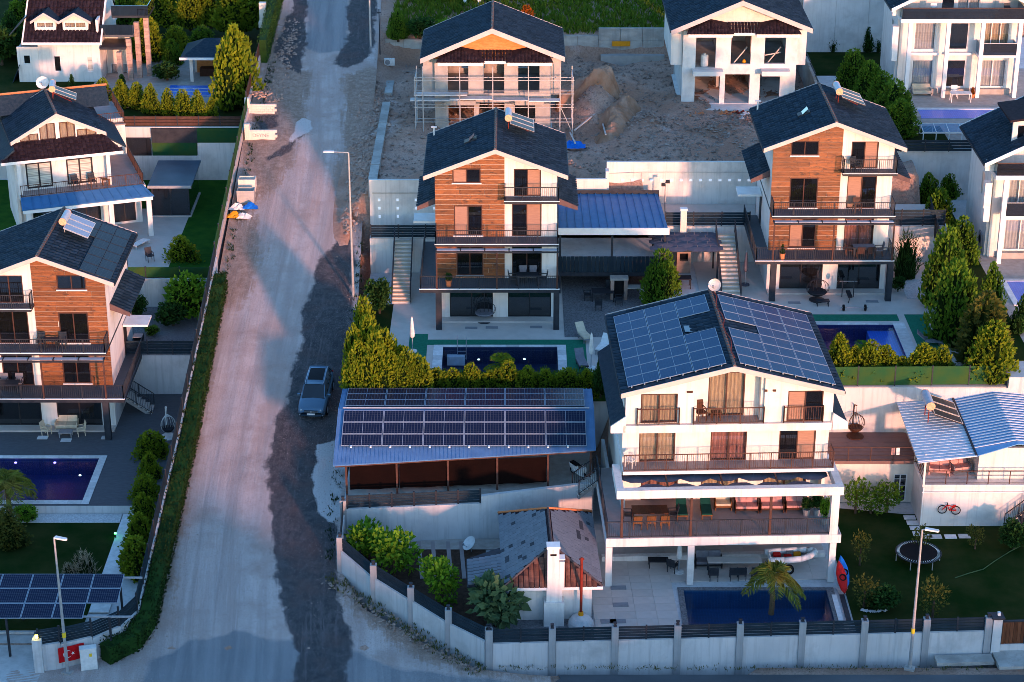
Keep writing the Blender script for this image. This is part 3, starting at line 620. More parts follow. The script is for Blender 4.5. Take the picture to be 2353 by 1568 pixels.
def rail(par,pts,h=.98,mat='metal_dark',sp=.13,post=1.3,name='railing',bal=True,thick=.018):
    mb=MB();bb=MB()
    for i in range(len(pts)-1):
        p,q=Vector(pts[i]),Vector(pts[i+1]);L=(q-p).length;up=Vector((0,0,1))
        mb.bar(p+up*h,q+up*h,.055,.045);mb.bar(p+up*.08,q+up*.08,.035,.03)
        k=max(1,round(L/post))
        for j in range(k+1):
            c=p+(q-p)*j/k;mb.bar(c,c+up*(h+.02),.05)
        if bal:
            kk=max(2,int(L/sp))
            for j in range(1,kk):
                c=p+(q-p)*j/kk;bb.bar(c+up*.08,c+up*h,thick)
        else:
            for zz in (.35,.62): mb.bar(p+up*zz,q+up*zz,.03)
    o=mb.o(name,mat,par)
    if bal: bb.o('balusters',mat,o,kind='stuff')
    return o
def frame3(o,ex,eu):
    ex,eu=Vector(ex).normalized(),Vector(eu).normalized();n=ex.cross(eu)
    M=Matrix((ex,eu,n)).transposed().to_4x4();M.translation=Vector(o);return M
def tiles(par,o,ex,eu,L,S,mat='roof_tile',tw=.46,tl=.42,name='roof_tiles',trim=None,seed=1,crown=.04):
    """courses of roof tiles laid on a slope; ex runs along the eave, eu up the slope"""
    r=random.Random(seed);mb=MB();nx=max(1,round(L/tw));ny=max(1,round(S/tl));w,l=L/nx,S/ny
    for j in range(ny):
        for i in range(nx):
            a,b=i*w+.022,(i+1)*w-.022;c,d=j*l-.04,(j+1)*l;z=.055+r.uniform(-.006,.008);mid=(a+b)/2
            if trim and not trim(mid,(c+d)/2): continue
            mb.add([(a,c,z),(mid,c,z+crown),(b,c,z),(b,d,.012),(mid,d,.012+crown),(a,d,.012),(a,c,0),(b,c,0)],[(0,1,4,5),(1,2,3,4),(6,7,2,1,0)])
    ob=mb.o(name,mat,par,kind='stuff');ex,eu=Vector(ex),Vector(eu)
    if ex.cross(eu).z<0:  # keep the normal up: run the eave the other way
        o=Vector(o)+ex.normalized()*L;ex=-ex
    ob.matrix_local=frame3(o,ex,eu);return ob
def gable(par,xl,zl,xa,za,xr,zr,y0,y1,mat='roof_tile',verge='trim_white',th=.16,seed=1,fas=.24,tile=True,ridge='ridge_tile',vy=.06,soff='trim_white'):
    """two pitched slopes with the ridge running in depth"""
    mb=MB().pr([(xl,zl),(xa,za),(xr,zr),(xr,zr-th),(xa,za-th-.02),(xl,zl-th)],y0,y1);ro=mb.o('roof',mat,par)
    for (x0,z0),s in (((xl,zl),1),((xr,zr),2)):
        eu=Vector((xa-x0,0,za-z0));S=eu.length-.06
        if tile: tiles(ro,(x0,y0+.03,z0+.012),(0,1,0),eu,y1-y0-.06,S,mat,seed=seed+s)
    e=.05
    for nm,ya,yb in (('verge',y0-vy,y0),('verge',y1,y1+vy)):
        MB().pr([(xl-e,zl+.05),(xa,za+.06),(xr+e,zr+.05),(xr+e,zr-fas),(xa,za-fas),(xl-e,zl-fas)],ya,yb).o(nm,verge,ro)
    for x,z,s in ((xl,zl,-1),(xr,zr,1)): MB().box(min(x,x+s*.12),max(x,x+s*.12),y0,y1,z-.17,z-.02).o('gutter','metal_dark' if mat=='roof_tile' else 'trim_white',ro)
    mb=MB();k=int((y1-y0)/.4)
    for i in range(k): mb.cyl((xa,y0+(y1-y0)*i/k,za+.05),(xa,y0+(y1-y0)*(i+1)/k+.03,za+.035),.11,.095,8)
    mb.o('ridge_cap',ridge,ro)
    return ro
PV={}
def pv(par,o,ex,eu,w,l,cell='pv_blue',lift=.1,frame='pv_rim',mid=True):
    """one photovoltaic panel with its rim; ex along its width"""
    k=(round(w,2),round(l,2),cell)
    if k not in PV:
        f=MB();b=.022
        f.box(0,w,0,b*1.6,-.035,.008).box(0,w,l-b*1.6,l,-.035,.008).box(0,b*1.6,b*1.6,l-b*1.6,-.035,.008).box(w-b*1.6,w,b*1.6,l-b*1.6,-.035,.008)
        if mid: f.box(w/2-.012,w/2+.012,b*1.6,l-b*1.6,.0006,.003)
        PV[k]=(MB().box(.02,w-.02,.02,l-.02,-.03,0).mesh('solar_panel',cell),f.mesh('rim',frame))
    a=put(PV[k][0],'solar_panel',par);M=frame3(o,ex,eu);M.translation+=Vector((M[0][2],M[1][2],M[2][2]))*lift;a.matrix_local=M
    put(PV[k][1],'rim',a);return a
# ================= the villa with the solar roof
A=T('villa','white four storey villa with blue solar panels covering its roof','house',(5.57,7.25,ZA),2.2)
for x in (-.13,4.65,12.93): MB().box(x,x+.38,0,.38,0,2.62).o('column','plaster',A)
MB().box(-.14,13.55,0,8.9,2.64,3.18).o('terrace_slab','plaster',A);MB().box(-.1,13.5,.05,8.8,3.185,3.2).o('terrace_floor','balcony_floor',A)
wall(A,'plaster_grey',.6,13.4,5.2,5.4,0,2.64,[(1.2,4.4,.1,2.3),(5.6,8.2,.3,2.3),(8.4,9.6,.3,2.3),(10.2,12.9,.1,2.3)])
for x,w in ((1.2,3.2),(5.6,2.6),(8.4,1.2),(10.2,2.7)): win(A,x,5.24,.1 if w>2.65 else .3,w,2.2 if w>2.65 else 2.0,n=2,fm='frame_dark',pane='glass_dark')
MB().box(-.1,13.3,2.9,3.25,0,.32).o('bench_wall','plaster',A)
rail(A,[(-.05,8.5,3.19),(-.05,.1,3.19),(12.85,.1,3.19)],1.05,'metal_dark',.12)
for x in (.7,4.7,9.3): MB().box(x,x+.14,.08,.22,3.19,5.78).o('pergola_post','metal_brown',A)
MB().box(12.85,13.32,0,.42,3.19,5.77).o('column','plaster',A)
MB().box(.43,13.53,0,.42,5.775,6.3).o('pergola_beam','plaster',A)
MB().box(.43,.86,.425,3.4,5.78,6.29).o('pergola_beam','plaster',A);MB().box(13.1,13.53,.425,3.4,5.78,6.29).o('pergola_beam','plaster',A)
um=MB().add([(0,0,.09)]+[(.97*math.cos(i*6.2832/8+.39),.72*math.sin(i*6.2832/8+.39),0) for i in range(8)],[(0,1+i,1+(i+1)%8) for i in range(8)]).cyl((0,0,-.35),(0,0,.24),.03,.02,6).mesh('shade_canopy','umbrella_grey')
for j,y in enumerate((1.02,2.35)):
    for i in range(7):
        x=1.75+i*1.72+(.86 if j==0 else 0)
        if x<12.9: put(um,'shade_canopy',A,(x,y,5.82+.1*j+.012*(i%2)))
for x in (3.4,6.6,9.8): MB().box(x,x+.08,.42,3.3,6.08,6.2).o('pergola_rib','metal_brown',A)
wall(A,'plaster',1.0,13.1,4.6,4.8,3.2,6.2,[(2.3,4.5,3.2,5.6),(5.9,8.1,3.2,5.6),(9.6,12.2,3.2,5.6)])
for x,w in ((2.3,2.2),(5.9,2.2),(9.6,2.6)): win(A,x,4.64,3.2,w,2.4,n=2,curt='curtain_red' if x<3 else 'curtain')
MB().box(.98,13.3,2.1,13,6.22,6.42).o('balcony_slab','trim_white',A);MB().box(1.0,13.28,2.12,3.3,6.421,6.44).o('balcony_floor','balcony_floor',A)
rail(A,[(1.02,2.16,6.43),(13.25,2.16,6.43)],1.05,'metal_brown',.13,1.25);rail(A,[(13.25,2.3,6.43),(13.25,3.2,6.43)],1.05,'metal_brown')
wall(A,'plaster',1.0,13.1,3.3,3.5,6.42,8.92,[(1.98,4.1,6.44,8.5),(6.17,8.3,6.44,8.5),(10.2,12.35,6.44,8.5)])
for x,w,c in ((1.98,2.12,'curtain'),(6.17,2.13,'curtain_red'),(10.2,2.15,None)): win(A,x,3.33,6.44,w,2.06,curt=c,half=(1,'blind_brown') if c is None else None)
MB().box(.92,12.98,2.1,12.8,8.92,9.4).o('floor_band','plaster',A)
zt=[(1.05,11.42),(7.13,12.95),(13.05,11.4)]
wall(A,'plaster',1.05,4.97,2.35,2.55,9.4,[(1.05,11.42),(4.97,12.41)],[(1.92,4.04,9.45,11.3)]);wall(A,'plaster',9.05,13.05,2.35,2.55,9.4,[(9.05,12.45),(13.05,11.4)],[(10.4,12.45,9.4,11.35)])
wall(A,'plaster',4.97,9.05,3.2,3.4,9.4,[(4.97,12.38),(7.13,12.93),(9.05,12.42)],[(5.9,8.02,9.42,12.2)])
for x,sx in ((4.97,0),(8.85,1)): wall(A,'plaster',x,x+.2,2.56,3.2,9.4,12.3)
win(A,1.92,2.38,9.45,2.12,1.85,curt='curtain');win(A,5.9,3.22,9.42,2.12,2.78,curt='curtain');win(A,10.4,2.38,9.4,2.05,1.95,half=(0,'blind_brown'))
MB().box(4.97,9.05,2.2,3.2,9.401,9.42).o('balcony_floor','balcony_floor',A)
for a,b in ((1.71,4.14),(4.96,9.03),(10.2,12.46)): rail(A,[(a,2.28,9.42),(a,2.14,9.42),(b,2.14,9.42),(b,2.28,9.42)],1.0,'metal_brown',.14)
for x in (4.7,9.5,4.55,9.0): MB().box(x,x+.18,2.28,2.35,11.35,11.47).o('wall_lamp','frame_brown',A)
side(A,'plaster',1.25,3.5,13,3.2,11.45);side(A,'plaster',13.1,3.5,13,3.2,11.4);wall(A,'plaster',1.05,13.05,12.8,13,0,zt)
side(A,'plaster_grey',.8,5.4,13,0,3.1);side(A,'plaster_grey',13.4,5.4,13,0,3.1)
ra=gable(A,.76,11.62,7.13,13.22,13.46,11.56,1.7,13.1,seed=4,tile=True,verge='trim_pink')
for s,(x0,x1,z0,z1) in ((1,(.22,1.05,9.35,9.95)),(-1,(13.92,13.05,9.35,9.95))):
    MB().pr([(x0,z0),(x1,z1),(x1,z1-.14),(x0,z0-.14)],2.2,12.6).o('lean_to_roof','roof_tile',A)
    MB().pr([(x0-.03*s,z0+.04),(x1,z1+.05),(x1,8.95),(x0-.03*s,8.95)],2.1,2.2).o('wing_wall','plaster',A)
for sgn,x0,z0 in ((1,.76,11.62),(-1,13.46,11.56)):
    eu=Vector((7.13-x0,0,13.22-z0)).normalized();o=Vector((x0,0,z0))
    for c in range(3):
        for q in range(8):
            if sgn==1 and c==2 and q in (4,5): continue
            if sgn==-1 and c==2 and q==4: continue
            pv(ra,o+eu*(.42+c*1.93)+Vector((0,(2.2 if sgn==1 else 2.2+1.25)+q*1.27,0)),eu,(0,sgn,0),1.9,1.24,lift=.12)
MB().box(0,1.1,0,.9,0,.1).o('skylight','glass_blue',ra,(5.0,7.6,12.75))
for i in range(8):
    for sgn,x0,z0 in ((1,.76,11.62),(-1,13.46,11.56)):
        eu=Vector((7.13-x0,0,13.22-z0)).normalized();p=Vector((x0,2.1,z0+.1))+eu*(.6+i*.75)
        MB().box(-.03,.03,-.06,.12,-.05,.06).o('panel_clamp','alu',ra,p)
# ================= villas with wood cladding
def planks(par,x0,x1,z0,roof,y,holes,seed,row=.36):
    r=random.Random(seed);z=z0;lo=lambda x:roof(x)
    while z<13:
        z1=z+row
        cuts=[x0];x=x0
        while True:
            x+=r.uniform(1.4,2.6)
            if x>x1-.8: break
            cuts.append(x)
        cuts.append(x1)
        for a,b in zip(cuts,cuts[1:]):
            segs=[(a,b,z,z1)]
            for h in holes:
                out=[]
                for s in segs:
                    if h[1]<=s[0] or h[0]>=s[1] or h[3]<=s[2] or h[2]>=s[3]: out.append(s);continue
                    if h[0]>s[0]: out.append((s[0],h[0],s[2],s[3]))
                    if h[1]<s[1]: out.append((h[1],s[1],s[2],s[3]))
                    if h[2]>s[2]: out.append((max(s[0],h[0]),min(s[1],h[1]),s[2],h[2]))
                    if h[3]<s[3]: out.append((max(s[0],h[0]),min(s[1],h[1]),h[3],s[3]))
                segs=out
            for s in segs:
                g_=.013;a_,b_,c_,d_=s[0]+g_*.6,s[1]-g_*.6,s[2]+g_,s[3]-g_
                if b_-a_<.05 or d_-c_<.03: continue
                xs=[a_+(b_-a_)*i/6 for i in range(7)];ks=[x for x in xs if lo(x)>c_+.02]
                if len(ks)<2: continue
                top=[(x,min(d_,lo(x))) for x in ks]
                MB().pr([(ks[0],c_),(ks[-1],c_)]+top[::-1],y-r.uniform(.0,.012),y+.03).o('plank','wood_clad',par)
        z=z1
def villa(label,loc,flip,seed,opt):
    V=T('villa',label,'house',loc,0);fx=(lambda x:8.08-x) if flip else (lambda x:x)
    def bx(name,mat,x0,x1,y0,y1,z0,z1,par=None): a,b=sorted((fx(x0),fx(x1)));return MB().box(a,b,y0,y1,z0,z1).o(name,mat,par or V)
    def hs(L): return [tuple(sorted((fx(h[0]),fx(h[1]))))+h[2:] for h in L]
    def wl(mat,x0,x1,y0,y1,z0,top,holes=()):
        a,b=sorted((fx(x0),fx(x1)))
        if isinstance(top,list): top=sorted((fx(p[0]),p[1]) for p in top)
        return wall(V,mat,a,b,y0,y1,z0,top,hs(holes))
    def wn(x0,x1,z0,z1,y,**k):
        a,b=sorted((fx(x0),fx(x1)));return win(V,a,y,z0,b-a,z1-z0,**k)
    def rl(pts,**k): return rail(V,[(fx(p[0]),p[1],p[2]) for p in pts],mat='metal_dark',**k)
    for x in (-.2,7.88): bx('column','metal_dark',x,x+.4,0,.4,0,2.77)
    # ground floor
    wl('plaster',-.2,8.1,2.0,2.2,0,2.77,[(.7,3.7,.12,2.45),(4.75,7.75,.12,2.45)])
    wn(.7,3.7,.12,2.45,2.04,fm='frame_dark',pane='glass_dark');wn(4.75,7.75,.12,2.45,2.04,fm='frame_dark',pane='glass_dark',curt='curtain_white' if opt.get('gcurt') else None)
    bx('step','deck_light',-.2,8.3,1.2,1.99,0,.12)
    # slabs
    bx('balcony_slab','metal_dark',-1.3,8.26,0,9.0,2.775,3.0);bx('slab_edge','trim_white',-1.32,8.28,-.02,.1,3.0,3.05);bx('balcony_floor','deck_grey',-1.28,8.24,.1,9,3.002,3.03)
    bx('balcony_slab','metal_dark',-.22,8.2,.5,10.2,5.96,6.1);bx('slab_edge','trim_white',-.24,8.22,.48,.58,6.1,6.14);bx('balcony_floor','deck_grey',-.2,8.18,.58,2,6.102,6.12)
    bx('balcony_slab','metal_dark',4.5,8.24,1.0,2.0,8.86,9.02);bx('slab_edge','trim_white',4.48,8.26,.98,1.08,9.02,9.06);bx('balcony_floor','deck_grey',4.52,8.22,1.08,2,9.022,9.04)
    bx('floor_slab','plaster',-.15,8.05,2.2,10.2,8.86,9.0)
    rl([(-1.24,8.6,3.03),(-1.24,.06,3.03),(8.18,.06,3.03),(8.18,1.9,3.03)],h=.95);rl([(-.16,1.9,6.12),(-.16,.56,6.12),(8.14,.56,6.12),(8.14,1.9,6.12)],h=.98);rl([(4.56,1.9,9.04),(4.56,1.06,9.04),(8.16,1.06,9.04),(8.16,1.9,9.04)],h=.98)
    # glass canopy over the lower balcony
    bx('canopy_beam','metal_dark',-.15,8.2,-.02,.1,5.68,5.78)
    for i in range(5): bx('canopy_pane','canopy_glass',-.1+1.65*i,1.5+1.65*i,.1,.5,5.80,5.83)
    for i in range(6): bx('canopy_rib','metal_dark',-.16+1.65*i,-.08+1.65*i,.1,.5,5.74,5.86)
    for x in (-.15,3.95,8.06): bx('canopy_post','metal_brown',x,x+.1,.02,.12,3.05,5.68)
    # facade
    roof=lambda x:(10.67+(12.55-10.67)*(x+.9)/4.8 if x<3.9 else 12.55-(12.55-10.72)*(x-3.9)/4.87)-.34
    hw=[(1.2,3.05,3.25,5.4),(1.07,3.0,6.2,8.38),(1.0,2.9,10.02,11.04)];hd=[(5.03,7.08,3.05,5.4),(5.03,7.05,6.13,8.5),(5.15,7.0,9.05,11.0)]
    tp=[(-.2,roof(-.2)),(3.9,roof(3.9)),(8.1,roof(8.1))]
    wl('plaster',-.2,8.1,2.05,2.25,3.03,tp,hw+hd)
    o=T('x',None,None,(0,0,0));o.name='wood_cladding';o.parent=V
    rf=(lambda x:roof(8.08-x)) if flip else roof
    a,b=sorted((fx(-.22),fx(4.53)));planks(o,a,b,3.05,rf,2.01,hs(hw),seed)
    hf=opt.get('half',{})
    for i,h in enumerate(hw+hd): wn(*h,2.0 if i<3 else 2.08,half=hf.get(i),curt=opt.get('curt',{}).get(i))
    for i,h in enumerate(hw): bx('window_sill','trim_white',h[0]-.06,h[1]+.06,1.93,2.03,h[2]-.07,h[2])
    sh=[(3.2,4.2,3.6,5.2),(6,7,6.6,8.2)]
    for x,m_ in ((-.2,'plaster'),(8.1,'plaster')):
        X=fx(x)+(.2 if (x<0)!=flip else 0);side(V,m_,X,2.25,10.3,0,10.6)
    wl('plaster',-.2,8.1,10.1,10.3,0,tp)
    r_=gable(V,-.9 if not flip else 8.08-8.77,10.67,3.9 if not flip else 4.18,12.55,8.77 if not flip else 8.98,10.7,1.4,10.5,seed=seed,verge='trim_pink')
    # side lean-to roofs and door canopy
    for s,x0,x1 in ((0,-1.5,-.2),(1,9.55,8.1)):
        X0,X1=fx(x0),fx(x1);q=[(X0,3.2,7.85),(X1,3.2,8.5),(X1,9.4,8.5),(X0,9.4,7.85)]
        if X0>X1: q=[q[1],q[0],q[3],q[2]]
        MB().slab(q,.14).o('lean_to_roof','roof_tile',V);e=Vector((X1-X0,0,.65))
        tiles(V,(X0,3.22,7.87),(0,1,0),e,6.1,e.length,'roof_tile',seed=seed+9+s)
        MB().pr([(X0,7.9),(X1,8.55),(X1,8.1),(X0,7.62)],3.1,3.2).o('lean_to_edge','soffit_brown',V)
    bx('door_canopy','trim_white',-1.95,-.25,6.6,8.3,5.35,5.5);bx('side_door','frame_dark',-.235,-.2,6.9,7.9,3.05,5.15)
    return V,r_
VC,rc=villa('wood clad villa with two balconies behind the solar carport',(-5.03,33.42,ZC),False,11,{'half':{0:None,1:(0,'blind_brown'),2:(0,'blind_brown'),4:(1,'blind_brown'),5:(1,'blind_brown')},'gcurt':0})
p=W(1774,693,ZR);VR,rr=villa('wood clad villa standing next to the tall conifer hedge and barbell',p,False,23,{'half':{0:(0,'blind_brown'),5:(1,'blind_brown'),4:(0,'blind_brown')},'curt':{3:'curtain_red'}})
VL,rl_=villa('wood clad villa with black roof panels at the left edge above the violet pool',(-34.95,25.86,ZL),True,37,{'verge':'trim_pink'})
# black panels on the left villa
eu=Vector((4.18-8.98,0,12.55-10.7)).normalized()
for c,q in [(c,q) for c in range(2) for q in range(6)]+[(2,4),(2,5),(3,5)]:
    pv(rl_,Vector((8.98,0,10.7))+eu*(.25+c*1.06)+Vector((0,1.6+q*1.42+.0,0)),(0,1,0),eu,1.38,1.03,'pv_black',.11,frame='metal_dark',mid=False)
# ================= unseen houses added below the frame to shade the street and lower gardens
def shade_house(label,x0,x1,y0,y1,ze,zr):
    N=T('house',label,'house',((x0+x1)/2,y0,-4));w=(x1-x0)/2
    wall(N,'plaster',-w,w,0,.3,0,ze+4,[(-w+1.2,-w+3,4,5.6),(w-3,w-1.2,4,5.6)]);wall(N,'plaster',-w,w,y1-y0-.3,y1-y0,-2,ze+4,[(-w+1.5,-w+3.2,3.6,5.6),(-1,1,3.6,5.6),(w-3.2,w-1.5,3.6,5.6)])
    for a in (-w+1.5,-1,w-3.2): win(N,a+1.85,y1-y0-.1,3.6,1.7 if a!=-1 else 2,2,180)
    side(N,'plaster',-w+.3,.3,y1-y0-.3,-2,ze+4,.3);side(N,'plaster',w,.3,y1-y0-.3,-2,ze+4,.3)
    gable(N,-w-.5,ze+3.9,0,zr+4,w+.5,ze+3.9,-.5,y1-y0+.5,tile=False)
shade_house('unseen villa added across the street for shade, facing the solar villa',4,17,-34,-24,4.8,6.6)
shade_house('unseen villa added across the street for shade, near the trampoline garden',20,33,-35,-25,4.6,6.4)
shade_house('unseen villa added across the street for shade, farther along the street',36,50,-36,-26,4.8,6.8)
shade_house('unseen villa added across the street for shade, facing the corner wall',-4,1.5,-33,-23,4.8,6.0)
shade_house('tall unseen villa added across the street for shade, facing the gate',-20,-6,-36,-24,8.0,9.6)
shade_house('unseen villa added across the street for shade, past the gate',-40,-24,-36,-25,7,9)
# ================= pools
def pool(label,k,z,mat,dep=1.25,cop='stone_white',cw=(.35,.35,.35,.35),lip=.03):
    x0,x1,y0,y1=POOLS[k];P=T('swimming_pool',label,'pool',(x0,y0,z));w,l=x1-x0,y1-y0;a,b,c,d=cw
    MB().box(0,w,0,l,-dep-.1,-dep).o('pool_floor',mat,P)
    for n_,q in (('pool_wall',(.005,.035,.036,l-.036)),('pool_wall',(w-.035,w-.005,.036,l-.036)),('pool_wall',(.005,w-.005,.005,.035)),('pool_wall',(.005,w-.005,l-.035,l-.005))): MB().box(*q,-dep-.1,-.021).o(n_,mat,P)
    for q in ((-a,0.04,-c,l+d),(w-.04,w+b,-c,l+d),(0.04,w-.04,-c,0.04),(0.04,w-.04,l-.04,l+d)):
        n=max(1,round(max(q[1]-q[0],q[3]-q[2])/.9));hz=q[1]-q[0]>q[3]-q[2]
        for i in range(n):
            s0,s1=i/n,(i+1)/n
            r_=(q[0]+(q[1]-q[0])*s0+.006,q[0]+(q[1]-q[0])*s1-.006,q[2],q[3]) if hz else (q[0],q[1],q[2]+(q[3]-q[2])*s0+.006,q[2]+(q[3]-q[2])*s1-.006)
            MB().box(*r_,-.02,lip).o('coping_stone',cop,P)
    MB().add([(.03,.03,-.12),(w-.03,.03,-.12),(w-.03,l-.03,-.12),(.03,l-.03,-.12)],[(0,1,2,3)]).o('water','water',P)
    return P
PA=pool('blue tiled pool with a palm beside the inflatable boat','A',ZA,'pool_blue',cop='pebble',cw=(.3,.4,.3,.25))
PC=pool('navy pool with white coping in front of the middle villa','C',ZC,'pool_navy',cw=(.6,.55,.4,.25))
MB().box(.3,1.5,4.75,5.15,-1.2,-.55).o('pool_steps','stone_white',PC)
ld=MB();
for x in (1.0,1.6): ld.tube([(x,5.5,.0),(x,5.5,.75),(x,5.25,.85),(x,5.08,.6),(x,5.08,-.9)],.022,6)
for z in (-.3,-.55,-.8): ld.bar((1.0,5.08,z),(1.6,5.08,z),.05)
ld.o('ladder','alu',PC)
PR=pool('violet blue pool with wide white coping beside the green turf','R',ZR,'pool_violet',cw=(.3,.75,.6,.25))
MB().box(8.6,10.36,.04,6.26,-1.24,-.45).o('shallow_bench','pool_bright',PR)
PL_=pool('violet pool with lit underwater lamps at the left edge','L',ZL,'pool_violet',cw=(.3,.42,.42,.3))
em('lamp_violet',(.35,.25,1),1.2);em('lamp_cool',(.75,1,.9),.5);em('lamp_yellow',(1,.75,.1),3);em('lamp_green',(.05,.9,.1),2.5)
for u,v,mt in ((36,1064,'lamp_violet'),(126,1064,'lamp_violet'),(184,1093,'lamp_cool')):
    p=W(u,v,ZL-.2);MB().cyl((0,0,0),(0,0,.05),.09,.07,10).o('pool_lamp',mt,PL_,p-Vector(PL_.location))
for u,v in ((1100,827),(1205,826)):
    p=W(u,v,ZC-.2);MB().cyl((0,0,0),(0,0,.05),.09,.07,10).o('pool_lamp','lamp_cool',PC,p-Vector(PC.location))
# tiled deck of the solar villa: every slab a piece
dk=T('x',None,None,(4.75,2.0,ZA),2.2);dk.name='deck';tag(dk,'pale tiled deck between the garden house and the blue pool',kind='structure')
tm=MB().box(0,1.19,0,.79,-.04,.0).mesh('tile','deck_light')
for i in range(12):
    for j in range(16):
        x,y=i*1.2,j*.8+(.0)
        X=4.75+x*.9993-y*.038;Y=2.0+y
        if 8.7<X<18.9 and 2.2<Y<7.1: continue
        if X>19.3: continue
        put(tm,'tile',dk,(x+.005,y+.005,.012+.0015*((i*7+j*3)%3)))
MB().box(0,14.4,0,12.8,-.05,-.03).o('joint','concrete',dk) if False else None
for u,v in ((1421,1351),(1426,1390),(1420,1428),(1398,1428)):
    p=W(u,v,ZA+.02);MB().box(-.45,.45,-.22,.22,0,.02).o('floor_hatch','plastic_grey',dk,Matrix.Rotation(-R(2.2),4,'Z')@(p-Vector(dk.location)))
# ================= carport with solar panels beside the road
K=T('carport','long blue metal carport with dark solar panels beside the road','carport',(-10.2,12,ZP))
rid=(6.5,3.66);fe=lambda x:(lambda y:(y,3.66-(6.5-y)*.303))(1.7+1.3*(x+.6)/15.9);re=(10.2,3.32)
q=[(-.6,)+fe(-.6),(15.3,)+fe(15.3),(15.3,)+rid,(-.6,)+rid];MB().slab(q,.06).o('roof_sheet','metal_carport',K)
MB().slab([(-.6,)+rid,(15.3,)+rid,(15.3,)+re,(-.6,)+re],.06).o('roof_sheet','metal_carport',K)
rb=MB()
for i in range(65):
    x=-.58+.2465*i;rb.bar((x,fe(x)[0]+.01,fe(x)[1]+.01),(x,rid[0],rid[1]+.01),.05,.035);rb.bar((x,rid[0],rid[1]+.01),(x,re[0],re[1]+.01),.05,.035)
rb.o('roof_ribs','metal_carport',K,kind='stuff')
MB().cyl((-.3,6.5,3.76),(15.0,6.5,3.76),.05,n=6).o('ridge_pipe','alu',K)
su=Vector((0,1,.303)).normalized();sd_=Vector((0,re[0]-rid[0],re[1]-rid[1])).normalized()
for c in range(6):
    for r_ in range(3): pv(K,Vector((-.22+c*2.5,rid[0],rid[1]))-su*(3.42-r_*1.06),(1,0,0),su,2.47,1.03,'pv_dark',.14)
    for r_ in range(3): pv(K,Vector((-.22+c*2.5,rid[0],rid[1]))+sd_*(.3+r_*1.06),(1,0,0),sd_,2.47,1.03,'pv_dark',.14)
for i in range(12): MB().box(-.05,.05,-.22,0,-.04,.05).o('panel_clamp','trim_white',K,Vector((.4+i*1.2,rid[0],rid[1]))-su*3.44+Vector((0,0,.12)))
for x in (.15,3.2,6.3,9.3,12.4,15.0):
    y=fe(x)[0]+.25;MB().box(x-.06,x+.06,y-.06,y+.06,0,fe(x)[1]).o('post','metal_brown',K);MB().box(x-.06,x+.06,9.6,9.72,0,3.3).o('post','metal_brown',K)
MB().bar((-.5,fe(-.5)[0]+.1,fe(-.5)[1]-.1),(15.2,fe(15.2)[0]+.1,fe(15.2)[1]-.1),.1,.12).o('eave_beam','metal_brown',K)
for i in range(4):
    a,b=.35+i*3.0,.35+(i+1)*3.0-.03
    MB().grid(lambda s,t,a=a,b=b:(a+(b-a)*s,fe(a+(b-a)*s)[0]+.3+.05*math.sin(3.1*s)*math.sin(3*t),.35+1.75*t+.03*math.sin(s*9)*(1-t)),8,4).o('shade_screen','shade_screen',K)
# ================= blue roofed carport and outdoor kitchen of the middle villa
B=T('carport','blue standing seam carport above the dark outdoor kitchen','carport',(3.3,39.9,ZC))
MB().slab([(0,0,5.0),(7.75,0,5.0),(7.4,6.2,5.35),(0,6.2,5.35)],.1).o('roof_sheet','metal_blue',B)
for i in range(14): MB().bar((.1+i*.57,.02,5.03),(.1+i*.545,6.15,5.38),.05,.07).o('roof_seam','metal_blue',B)
MB().box(-.05,7.85,-.12,0,4.55,5.05).o('fascia','trim_white',B);MB().box(0,7.5,6.2,6.32,4.9,5.6).o('back_gutter','metal_dark',B)
for x in (.05,3.75,7.5): MB().box(x,x+.14,.05,.2,0,4.55).o('post','metal_dark',B);
MB().box(-.0,7.7,.25,6.4,2.45,2.7).o('parking_slab','plaster_grey',B)
for i in range(26): MB().box(i*.296,i*.296+.27,.0+.02*(i%2),.06+.02*(i%2),1.65,2.85).o('fascia_panel','metal_fence',B)
MB().box(0,7.7,-.02,.2,1.35,1.65).o('beam','metal_dark',B)
MB().box(0,7.7,4.0,4.2,0,2.45).o('back_wall','concrete',B)
ov=T('barbecue','stone barbecue hearth in the dark outdoor kitchen','barbecue',W(1422,690,ZC));MB().box(-.6,-.35,0,.6,0,1.5).o('pier','brick_face',ov);MB().box(.35,.6,0,.6,0,1.5).o('pier','brick_face',ov);MB().box(-.65,.65,0,.7,1.5,1.65).o('lintel','deck_stone',ov);MB().box(-.35,.35,.3,.6,0,1.5).o('firebox','black_rubber',ov);MB().box(.6,2.0,0,.6,.85,.95).o('counter','deck_stone',ov);MB().box(1.5,1.9,0,.6,0,.85).o('pier','stone_white',ov)
# ================= shade sails of umbrellas over the second kitchen
p=W(1507,579,ZR+2.5);G=T('pergola','pergola roofed with grey parasols beside the stone stair','pergola',(p.x,p.y,ZR))
wv=W(1650,579,ZR+2.5).x-p.x
for x in (0,wv): 
    for y in (0,3.1): MB().box(x-.06,x+.06,y-.06,y+.06,0,2.62).o('post','metal_dark',G)
for y in (0,3.1): MB().box(-.06,wv+.06,y-.05,y+.05,2.5,2.62).o('beam','metal_dark',G)
for x in (0,wv): MB().box(x-.05,x+.05,.05,3.05,2.49,2.61).o('beam','metal_dark',G)
for j in range(5):
    for i in range(3 if j%2 else 4):
        x=(.1 if j%2==0 else .85)+i*1.42
        if x<wv: put(um,'shade_canopy',G,(min(max(x,.5),wv-.5),.35+j*.62,2.64+.03*(j%2)))
ov=T('barbecue','brick pizza oven with tall pale chimney under the parasol pergola','oven',(p.x+wv*.5,p.y+2.2,ZR))
